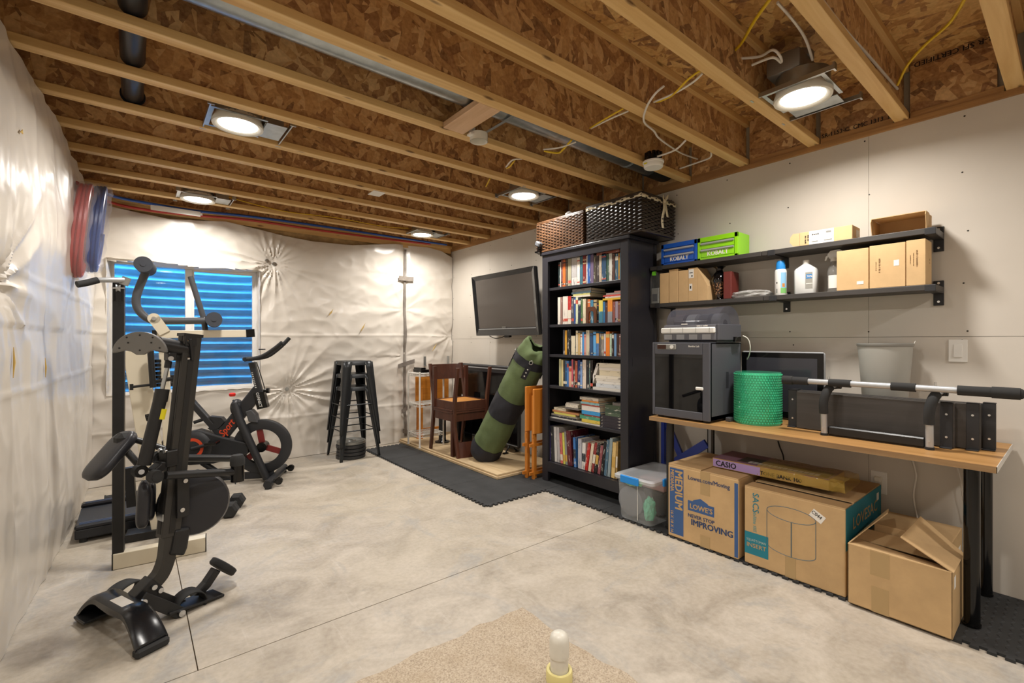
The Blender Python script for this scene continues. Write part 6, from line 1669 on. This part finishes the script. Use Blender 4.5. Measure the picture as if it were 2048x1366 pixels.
MB().cyl(bp_(527, 781), bp_(537, 781), .012, n=10).cyl(bp_(533, 781, -.0), bp_(539, 781), .024, n=16).build('post_knob', M_GLOSSBLK, bike)
for l in (-.10, .10):
    MB().tube(smooth_path([bp_(492, 718, 0) + Vector((0, l * .5, 0)), bp_(512, 717, 0) + Vector((0, l, 0)), bp_(533, 711, 0) + Vector((0, l, 0)), bp_(556, 697, 0) + Vector((0, l * 1.2, .02 if l > 0 else 0)), bp_(572, 680, 0) + Vector((0, l * 1.3, .02 if l > 0 else -.02))], 4), .017, 12).build('handlebar_grip', M_FOAM, bike)
MB().tube([bp_(490, 719, -.09), bp_(490, 719, .09)], .018, 12).build('handlebar_cross', M_FOAM, bike)
MB().tube([bp_(535, 708), bp_(552, 694), bp_(562, 690)], .013, 10).b2(bp_(524, 699) - Vector((.02, .03, .004)), bp_(524, 699) + Vector((.02, .03, .006))).build('tablet_rest', M_BIKE, bike)
wire_pts = smooth_path([bp_(513, 724), bp_(520, 745), bp_(526, 765), bp_(530, 778)], 4)
MB().tube(wire_pts, .004, 6).build('brake_cable', M_INK, bike)
# housing with belt cover
hp = [bp_(382, 862), bp_(400, 858), bp_(450, 872), bp_(500, 884), bp_(500, 905), bp_(470, 915), bp_(430, 925), bp_(382, 928), bp_(330, 915), bp_(318, 895), bp_(335, 872)]
MB().prism([(p.x, p.z) for p in hp], -.05, .05, 'xz').build('belt_cover', M_BIKE, bike, bevel=.012, fix=True)
cc = bp_(392, 893)
MB().lathe([(.0001, -.072), (.10, -.070), (.125, -.060), (.14, -.05)], 40, (cc.x, 0, cc.z), axis='Y', caps=False).build('crank_cover', M_BIKE, bike)
MB().lathe([(.060, -.0735), (.085, -.0735), (.085, -.0725), (.060, -.0725)], 40, (cc.x, 0, cc.z), axis='Y', caps=False).build('red_ring', M_ORANGE, bike)
MB().tube([(cc.x, -.085, cc.z), tuple(bp_(424, 887, -.09))], .014, 10).build('crank_arm', M_BIKE, bike)
pd = bp_(424, 886, -.14); MB().cbox(pd, (.09, .10, .025), .006).build('pedal', M_GLOSSBLK, bike)
MB().prism([(bp_(u, v).x, bp_(u, v).z) for u, v in ((421, 832), (445, 834), (452, 842), (440, 855), (425, 860), (418, 855), (428, 850), (432, 842))], -.035, .035, 'xz').build('bottle_cage', M_BIKE, bike, fix=True)
MB().prism([(bp_(u, v).x, bp_(u, v).z) for u, v in ((494, 822), (505, 818), (514, 828), (518, 844), (500, 842))], -.045, .045, 'xz').build('brake_cover', M_DGREY, bike, bevel=.006, fix=True)
MB().tube([bp_(452, 880), bp_(380, 800)], .02, sq=(.05, .06), up=(0, 1, 0)).build('seat_tube', M_BIKE, bike, bevel=.008)
MB().tube([bp_(372, 812), bp_(362, 770)], .02, sq=(.04, .045), up=(0, 1, 0)).cbox(bp_(358, 765), (.22, .12, .05), .02).build('saddle', M_BIKE, bike)
MB().cyl(bp_(388, 845), bp_(409, 838), .014, n=12).build('saddle_handle', M_BIKE, bike)
# base
MB().tube([Vector((-.68, 0, .055)), Vector((-.02, 0, .055))], .02, sq=(.06, .03), up=(0, 1, 0)).build('base_beam', M_BIKE, bike, bevel=.005)
MB().tube([bp_(405, 925), bp_(440, 948), bp_(470, 955)], .025, 12).build('lower_stay', M_BIKE, bike)
for s_, w in ((0, .28), (-.72, .25)):
    MB().tube([(s_, -w, .040), (s_, w, .040)], .032, 16).build('stabilizer', M_BIKE, bike)
    for l in (-w + .03, w - .03):
        MB().cyl((s_, l, .0005), (s_, l, .02), .028, .022, n=14).build('foot', M_RUBBER, bike)
for l in (-.20, .22):
    MB().cyl((.07, l - .012, .045), (.07, l + .012, .045), .030, n=18).tube([(.0, l, .045), (.07, l, .045)], .014, 8).build('transport_wheel', M_GLOSSBLK, bike)

# ---- treadmill deck
tm = thing('walking_treadmill', 'low black folded treadmill deck lying behind the gym frame', 'treadmill', (.125, 4.13, 0))
M_TM = mat('treadmill_black', '1c1e24', .28)
MB().b2((-.40, -.27, .025), (.40, .27, .085)).build('deck', M_TM, tm, bevel=.008)
MB().b2((-.398, -.20, .0852), (.16, .20, .090)).build('belt', mat('treadmill_belt', '2c3038', .5, bump=.2, bscale=150, bdist=.001), tm)
for y in (-.24, .24):
    MB().cbox((-.12, y, .098), (.56, .075, .032), .010).build('side_rail', M_TM, tm)
    for k in range(3): MB().b2((-.38, y - .02 + k * .016, .1142), (-.06, y - .012 + k * .016, .1155)).build('rail_groove', mat('treadmill_blue', '2c4468', .3), tm)
MB().prism([(.16, .086), (.40, .086), (.405, .11), (.36, .155), (.30, .165), (.20, .15)], -.26, .26, 'xz').build('motor_hood', M_TM, tm, bevel=.012, fix=True)
for x in (-.36, .36):
    for y in (-.24, .24): MB().cyl((x, y, 0.0005), (x, y, .026), .02, n=12).build('foot', M_RUBBER, tm)
MB().b2((-.09, -.279, .10), (-.03, -.262, .165)).build('hinge_plate', M_DGREY, tm)
# dumbbells beside it
def hexbar(loc, rz, label):
    t = thing('dumbbell', label, 'dumbbell', loc, rz, group='hex dumbbells')
    for s_ in (-1, 1):
        MB().lathe([(.0001, s_ * .14), (.042, s_ * .14), (.056, s_ * .125), (.056, s_ * .07), (.042, s_ * .055), (.0001, s_ * .055)][::s_], 6, (0, 0, .049), axis='X', smooth=False, caps=False).build('hex_head', M_RUBBER, t, fix=True)
    MB().cyl((-.06, 0, .049), (.06, 0, .049), .015, n=14).build('handle', M_STEEL, t)
    return t
hexbar((.565, 3.88, .0006), 1.2, 'black hex dumbbell on the floor behind the round seat pad')
# black bar lying behind the treadmill
bb_ = thing('floor_bar', 'black capped bar lying on the floor behind the treadmill', 'bar', (.10, 4.62, .0006))
MB().cyl((-.26, 0, .05), (.2, 0, .05), .028, n=16).cyl((-.265, 0, .05), (-.255, 0, .05), .032, n=16).b2((-.22, -.02, 0), (-.17, .02, .03)).b2((.10, -.02, 0), (.15, .02, .03)).build('bar', M_BLACK, bb_)

# ---- white and black home gym frame
fg = Fr((-.084, 3.30), math.atan2(-.049, .415))
gym = thing('home_gym', 'white and black home gym frame with foam rollers in front of the window', 'gym machine', (-.084, 3.30, 0), fg.a)
def gp(u, v, l=.0): return fg.pt(u, v, l)
MB().b2((0, 0, .002), (.418, .06, .085)).build('front_base_beam', M_CREAM, gym, bevel=.003)
MB().b2((-.004, -.002, .001), (.0, .062, .087)).b2((.418, -.002, .001), (.422, .062, .087)).build('beam_end_cap', M_GLOSSBLK, gym)
b0 = gp(237, 1105, .03); b1 = gp(238, 566, .03)
MB().tube([(b0.x, .03, .085), (b1.x, .03, b1.z)], .02, sq=(.05, .045), up=(0, 1, 0)).build('left_upright', M_BLACK, gym, bevel=.003)
MB().tube([gp(258, 935, .28), gp(264, 1012, .28)], .02, sq=(.045, .045), up=(0, 1, 0)).build('rear_upright', M_BLACK, gym)
L2 = .42
def g2(u, v, d=0.0): return gp(u, v, L2 + d)
MB().tube(smooth_path([g2(291, 545), g2(284, 562), g2(275, 585), g2(272, 603), g2(276, 618), g2(288, 632), g2(305, 641), g2(330, 642), g2(410, 641)], 4), .0225, 14).build('curved_arm', M_DGREY, gym)
for u, v in ((291, 533), (428, 640)):
    p = g2(u, v); MB().cyl(p - Vector((0, .11, 0)), p + Vector((0, .11, 0)), .047, n=28).cyl(p - Vector((0, .113, 0)), p + Vector((0, .113, 0)), .014, n=16).build('foam_roller', mat('roller_foam', '3a3d44', .7), gym)
MB().tube([g2(381, 553, .05), g2(407, 636, .05), g2(411, 662, .05)], .017, 12).build('lever_bar', M_DGREY, gym)
p0, p1 = g2(308, 637, -.03), g2(330, 666, -.03)
MB().tube([p0, p1], .02, sq=(.008, .062), up=(1, 0, 0)).cyl(p0 - Vector((0, .004, 0)), p0 + Vector((0, .004, 0)), .033, n=20).build('pivot_bracket', M_CREAM, gym)
MB().cyl(p0 - Vector((0, .012, 0)), p0 - Vector((0, .004, 0)), .012, n=12).build('pivot_bolt', M_BOLT, gym)
c0, c1 = g2(314, 669), g2(492, 667)
MB().tube([c0, c1], .02, sq=(.05, .052), up=(0, 1, 0)).build('crossbar', M_CREAM, gym, bevel=.003)
MB().tube([c1, g2(509, 666)], .02, sq=(.054, .056), up=(0, 1, 0)).build('crossbar_cap', M_GLOSSBLK, gym)
MB().tube([g2(305, 669), c0], .02, sq=(.054, .056), up=(0, 1, 0)).build('crossbar_cap', M_GLOSSBLK, gym)
q0, q1 = g2(270, 700, .02), g2(326, 1030, .02); q1.z = .05
MB().tube([q0, q1], .02, sq=(.05, .115), up=(1, 0, 0)).build('main_column', M_CREAM, gym, bevel=.004)
q2, q3 = g2(326, 672, .05), g2(345, 1000, .05); q3.z = .05
MB().tube([q2, q3], .02, sq=(.045, .05), up=(1, 0, 0)).build('rear_column', M_CREAM, gym, bevel=.003)
MB().b2((-.0, L2 - .03, .002), (.42, L2 + .09, .05)).build('rear_base_beam', M_BLACK, gym, bevel=.003)
MB().b2((.19, .06, .004), (.25, L2 - .03, .045)).build('floor_spine', M_BLACK, gym, bevel=.003)
MB().tube([g2(301, 702, -.06), g2(306, 775, -.06)], .017, 12).build('black_sleeve', M_BLACK, gym)
MB().cyl(g2(264, 774, -.06), g2(306, 769, -.06), .008, n=10).cyl(g2(263, 768, -.06), g2(263, 780, -.06), .009, n=8).cyl(g2(304, 764, -.04), g2(346, 757, -.04), .013, n=10).cyl(g2(345, 750, -.04), g2(347, 764, -.04), .012, n=8).build('adjust_bar', M_BLACK, gym)
st = MB()
for k in range(7):
    p = g2(313, 722 + k * 8, .02); st.cbox(p, (.05, .05, .02), .003)
st.build('weight_stack', M_GLOSSBLK, gym)
# lat pulley and bar on the left upright
pt_ = Vector((b1.x, .03, b1.z))
MB().b2(pt_ + Vector((-.022, -.03, -.10)), pt_ + Vector((-.014, .03, .02))).b2(pt_ + Vector((.014, -.03, -.10)), pt_ + Vector((.022, .03, .02))).build('pulley_bracket', M_GLOSSBLK, gym)
MB().lathe([(.0001, -.01), (.03, -.01), (.026, 0), (.03, .01), (.0001, .01)], 24, pt_ + Vector((0, 0, -.03)), axis='X', caps=False).build('pulley', M_STEEL, gym)
MB().tube([gp(256, 562, -.02), gp(247, 560, -.04), gp(195, 560, -.06)], .0135, 12).build('lat_bar', M_SILVER, gym)
MB().tube([gp(196, 560, -.06), gp(172, 566, -.08), gp(154, 569, -.10)], .017, 12).build('lat_grip', M_FOAM, gym)
MB().cyl(gp(254, 555, -.03), gp(247, 570, -.03), .020, n=16).build('lat_end_knob', M_GREY, gym)
MB().cyl(gp(224, 576, -.0), gp(250, 576, -.0), .005, n=8).build('pulley_pin', M_BOLT, gym)
# round seat-post knob
MB().cyl(g2(300, 834, -.14), g2(292, 836, -.14), .022, n=14).build('knob', M_GLOSSBLK, gym)

# ---- black upright leg and ab machine in the foreground
fm = Fr((-.04, 2.58), math.atan2(.388, .922))
mc = thing('leg_press_machine', 'black upright exercise machine with foot straps and gas strut in the foreground', 'gym machine', (-.04, 2.58, 0), fm.a)
def mp(u, v, l=0.0): return fm.pt(u, v, l)
M_EXT = mat('anodized_dark', '3a3835', .42, .35, var=.06, vscale=8)
M_PAD = mat('vinyl_pad', '26262a', .38, bump=.08, bscale=90, bdist=.001)
# arched foot plate
ring = []
for k in range(25):
    l = -.258 + .516 * k / 24; q = abs(l)
    zt = .145 if q < .085 else .145 * (1 - ((q - .085) / .187) ** 1.9) + .030 * ((q - .085) / .187)
    wx = .046 + .012 * max(0, (q - .12) / .15)
    ring.append((l, zt, wx))
fmb = MB(); vs = []; fs = []
for (l, zt, wx) in ring:
    th = .032 + .012 * max(0, 1 - abs(l) / .15)
    zb = max(.004, zt - th)
    vs += [(-wx, l, zb), (-wx, l, zt - .012), (-wx + .014, l, zt), (wx - .014, l, zt), (wx, l, zt - .012), (wx, l, zb)]
for i in range(24):
    for k in range(6): fs.append((i * 6 + k, i * 6 + (k + 1) % 6, i * 6 + 6 + (k + 1) % 6, i * 6 + 6 + k))
fs += [tuple(range(6)), tuple(range(144, 150))[::-1]]
fmb.add(vs, fs, True); fmb.build('foot_arch', mat('arch_black', '17181b', .22), mc, fix=True)
for l in (-.252, .252):
    MB().cbox((0, l, .018), (.118, .04, .034), .008).build('foot_cap', M_RUBBER, mc)
MB().b2((-.03, -.085, .1455), (.012, .02, .1462)).build('warning_label', M_PAPER, mc)
# curved post
cp = smooth_path([mp(272, 1203), mp(290, 1183), mp(308, 1163), mp(322, 1145), mp(332, 1117), mp(336, 1085), mp(338, 1066)], 4)
cp[0].z = max(cp[0].z, .10)
MB().tube(cp, .03, sq=(.056, .048), up=(0, 1, 0)).build('curved_post', M_EXT, mc)
MB().tube([mp(266, 1208), mp(309, 1163)], .03, sq=(.078, .066), up=(0, 1, 0)).build('post_socket', M_BLACK, mc, bevel=.004)
for u, v in ((299, 1170), (281, 1193), (312, 1176)):
    p = mp(u, v, 0); MB().cyl(p + Vector((0, -.046, 0)), p + Vector((0, -.036, 0)), .011, n=12).build('socket_bolt', M_BOLT, mc)
# extruded column
c_top, c_bot = mp(381, 668), mp(336, 1072)
MB().tube([c_bot, c_top], .04, sq=(.078, .056), up=(0, 1, 0)).build('column', M_EXT, mc, bevel=.004)
cd_ = (c_top - c_bot).normalized(); cn_ = Vector((-cd_.z, 0, cd_.x))          # towards -x (the slotted face)
def oncol(k, off=.0, l=0.0): return c_bot.lerp(c_top, k) + cn_ * off + Vector((0, l, 0))
MB().tube([oncol(.02, .0397), oncol(.985, .0397)], .01, sq=(.002, .026), up=(0, 1, 0)).build('slot', M_INK, mc)
MB().tube([oncol(.02, .0, -.0288), oncol(.985, .0, -.0288)], .01, sq=(.024, .002), up=(0, 1, 0)).build('side_slot', M_INK, mc)
MB().tube([oncol(.985), oncol(1.0)], .01, sq=(.086, .062), up=(0, 1, 0)).build('column_cap', M_BLACK, mc)
MB().box(oncol(.965, .012, -.033), (.05, .004, .05)).cyl(oncol(.955, .015, -.04), oncol(.955, .015, -.033), .010, n=12).build('cap_bolt', M_BLACK, mc)
MB().box(oncol(.10, .0415), (.004, .05, .032)).build('stop_plate', M_STEEL, mc)
# upper arm, half-round plate, clevis
MB().tube([mp(316, 688), mp(374, 699)], .034, 18).build('upper_arm', M_BLACK, mc)
MB().box(mp(374, 699), (.012, .085, .10), Matrix.Rotation(-.1, 3, 'Y')).build('arm_flange', M_BLACK, mc, bevel=.002)
for l in (-.03, .03):
    for dz in (-.04, .04): MB().cyl(mp(374, 699) + Vector((-.016, l, dz)), mp(374, 699) + Vector((-.006, l, dz)), .008, n=8).build('flange_bolt', M_BOLT, mc)
pc = mp(281, 706); pr0 = .095
hd = [(pr0 * math.cos(a * math.pi / 20), pr0 * .98 * math.sin(a * math.pi / 20)) for a in range(21)] + [(-pr0 * .55, .012), (-.03, .006), (-.012, -.008), (.012, -.008), (.03, .006), (pr0 * .55, .012)]
pl = MB(Matrix.Translation(pc) @ Matrix.Rotation(math.radians(-34), 4, 'Z')).prism(hd, -.012, .026, 'xz')
pl.build('half_round_plate', mat('plate_grey', '6e6c68', .4, .2), mc, fix=True, bevel=.003)
hol = MB(Matrix.Translation(pc) @ Matrix.Rotation(math.radians(-34), 4, 'Z'))
for (x, z_) in ((-.045, .068), (.045, .068), (-.07, .022), (.07, .022), (0, .012), (-.04, .045), (.04, .045), (0, .078)): hol.cyl((x, -.0135, z_), (x, -.0118, z_), .0038, n=8)
hol.build('plate_holes', M_INK, mc)['kind'] = 'stuff'
MB().box(mp(341, 713), (.038, .045, .04)).build('clevis', M_BLACK, mc, bevel=.006)
MB().cyl(mp(342, 717, -.035), mp(342, 717, .035), .011, n=12).build('clevis_bolt', M_BOLT, mc)
# gas strut
MB().cyl(mp(337, 724), mp(323, 785), .0085, n=12).build('strut_rod', M_STEEL, mc)
MB().cyl(mp(325, 778), mp(320, 803), .028, n=20).build('strut_cap', M_BLACK, mc)
MB().cyl(mp(320, 800), mp(288, 930), .0262, n=20).build('strut_cylinder', M_BLACK, mc)
MB().cyl(mp(337, 722), mp(335, 736), .014, n=12).build('strut_nut', M_BLACK, mc)
yl = MB(); ya0, ya1 = mp(321, 817), mp(316, 838); vd = (mp(318, 827) * 0)
ddir = (ya1 - ya0).normalized(); side_ = Vector((0, 1, 0)).cross(ddir).normalized()
cam_l = Vector((-fm.o.dot(fm.x), -fm.o.dot(fm.y), CAM_H)); nrm = (cam_l - ya0); nrm = (nrm - ddir * nrm.dot(ddir)).normalized()
tang = ddir.cross(nrm)
yl.grid(lambda u, v: ya0.lerp(ya1, v) + nrm * (.0268 * math.cos((u - .75) * 1.5)) + tang * (.0268 * math.sin((u - .75) * 1.5)), 8, 2)
yl.build('yellow_label', M_YELLOW, mc)
# slider hub
MB().box(oncol(.385, .035), (.05, .075, .075)).build('slider', M_BLACK, mc, bevel=.006)
for l in (-.022, .022): MB().cyl(oncol(.42, .058, l), oncol(.42, .068, l), .010, n=10).build('slider_bolt', M_BOLT, mc)
hub = mp(305, 945)
MB().tube([oncol(.37, .06), mp(322, 930), hub], .02, sq=(.035, .06), up=(0, 1, 0)).build('link_arm', M_BLACK, mc, bevel=.005)
for (u, v, l) in ((310, 953, -.09), (279, 942, .06), (316, 915, .07)):
    p = mp(u, v, l); MB().cyl(p + Vector((.0, -.018, 0)), p + Vector((0, .018, 0)), .028, n=10, smooth=False).cyl(p + Vector((0, -.02, 0)), p + Vector((0, -.016, 0)), .02, n=16).build('clamp_knob', M_RUBBER, mc)
MB().cyl(mp(283, 944, -.04), mp(283, 944, -.02), .011, n=10).build('hub_bolt', M_BOLT, mc)
# roller arms to the right
for (a, b, l) in (((331, 951), (466, 944), -.11), ((372, 916), (466, 917), .10)):
    MB().tube([mp(a[0], a[1], l), mp(b[0], b[1], l)], .018, 14).build('roller_arm', M_BLACK, mc)
rp = mp(475, 937, -.11)
MB().cyl(rp + Vector((0, 0, -.062)), rp + Vector((0, 0, .02)), .030, n=20).build('roller', M_GLOSSBLK, mc)
MB().lathe([(.033, .018), (.033, .05), (.024, .068), (.0001, .072)], 20, rp, caps=False).build('roller_grip', M_FOAM, mc)
MB().cyl(rp + Vector((0, 0, -.075)), rp + Vector((0, 0, -.062)), .012, n=10).build('roller_bolt', M_BOLT, mc)
# left wing pads
MB().tube([mp(335, 900, .05), mp(286, 884, .12), mp(255, 875, .16)], .014, 12).build('wing_arm', M_BLACK, mc)
MB().tube([mp(278, 930, .10), mp(244, 892, .14)], .015, 12).build('wing_arm', M_BLACK, mc)
MB().cbox(mp(250, 880, .15), (.075, .07, .07), .02).build('wing_bracket', M_RUBBER, mc)
def padmesh(a, b, w, th, up):
    a = Vector(a); b = Vector(b); d = b - a; L = d.length; d /= L; up = Vector(up); up = (up - d * up.dot(d)).normalized(); n = d.cross(up)
    g = MB()
    def fn(u, v):
        an = 2 * math.pi * u; k = v * 2 - 1; e = max(0, 1 - abs(k) ** 5) ** .5
        return (a + b) / 2 + d * (k * L / 2) + up * (w / 2 * e * math.copysign(abs(math.cos(an)) ** .6, math.cos(an))) + n * (th / 2 * e * math.copysign(abs(math.sin(an)) ** .6, math.sin(an)))
    return g.grid(fn, 28, 24)
padmesh(mp(176, 962, .14), mp(262, 862, .18), .15, .055, (0, 1, 0)).build('wing_pad', M_PAD, mc, fix=True)
padmesh(mp(290, 960, .02), mp(284, 1056, .02), .13, .05, (.5, 1, 0)).build('shin_pad', M_PAD, mc, fix=True)
padmesh(mp(302, 960, .10), mp(300, 1040, .10), .12, .04, (.5, 1, 0)).build('shin_pad', M_PAD, mc, fix=True)
# round seat pad on the right of the column
sc_ = mp(388, 1006, .01)
SM = Matrix.Translation(sc_) @ Matrix.Rotation(math.radians(-28), 4, 'Z') @ Matrix.Rotation(math.radians(-8), 4, 'X')
gs = MB(SM)
gs.lathe([(.0001, -.030), (.11, -.034), (.140, -.026), (.148, -.006), (.148, .028), (.136, .045), (.0001, .05)], 44, axis='Y', caps=False)
gs.build('seat_pad', M_PAD, mc)
MB().box(oncol(.20, -.02, -.045), (.05, .012, .20)).build('seat_plate', M_BLACK, mc)
for k in (.13, .27): MB().cyl(oncol(k, -.02, -.058), oncol(k, -.02, -.05), .010, n=10).build('seat_bolt', M_BOLT, mc)
MB().tube([oncol(.03, -.045), mp(352, 1095), mp(346, 1108)], .02, sq=(.07, .07), up=(0, 1, 0)).build('seat_bracket', M_BLACK, mc, bevel=.01)
# pedals: left and right swing arms with strap loops, and a T pad
def strap(c, rx, rz, w, rot):
    g = MB(Matrix.Translation(c) @ Matrix.Rotation(rot, 4, 'Z'))
    g.grid(lambda u, v: (rx * math.cos(2 * math.pi * u), (v - .5) * w, rz * math.sin(2 * math.pi * u)), 28, 2)
    return g
MB().tube([mp(284, 1196, -.06), mp(366, 1228, -.10)], .01, sq=(.048, .014), up=(0, 1, 0)).build('pedal_arm', M_BLACK, mc, bevel=.003)
MB().tube([mp(300, 1187, -.02), mp(372, 1214, -.04)], .01, sq=(.045, .012), up=(0, 1, 0)).build('pedal_arm', M_BLACK, mc, bevel=.003)
for u, v, l in ((363, 1226, -.11), (286, 1205, -.08)):
    p = mp(u, v, l); MB().cyl(p + Vector((0, -.008, 0)), p + Vector((0, .004, 0)), .014, n=12).build('pedal_bolt', M_BOLT, mc)
pp_ = mp(385, 1226, -.06); pp_.z = .022
MB().box(pp_, (.24, .10, .012), Matrix.Rotation(.12, 3, 'Y')).build('foot_plate', M_BLACK, mc, bevel=.004)
sc2 = mp(378, 1205, -.06)
strap(sc2, .060, .054, .075, -.1).build('foot_strap', M_RUBBER, mc, solid=.005)
MB().box((.05, .20, .03), (.24, .10, .012)).build('foot_plate', M_BLACK, mc, bevel=.004)
strap(Vector((.10, .20, .075)), .075, .042, .075, .3).build('foot_strap', M_RUBBER, mc, solid=.005)
MB().tube([(.05, .05, .07), (.05, .20, .06)], .014, 10).build('pedal_axle', M_STEEL, mc)
MB().tube([mp(386, 1196, -.0), mp(412, 1168, .0), mp(432, 1138, .0)], .02, sq=(.034, .045), up=(0, 1, 0)).build('heel_arm', M_BLACK, mc, bevel=.005)
hp_ = mp(446, 1133)
HM = Matrix.Translation(hp_) @ Matrix.Rotation(math.radians(48), 4, 'Y')
MB(HM).lathe([(.0001, -.016), (.062, -.016), (.068, -.010), (.068, .012), (.062, .016), (.0001, .016)], 24, caps=False).build('heel_pad', M_RUBBER, mc)
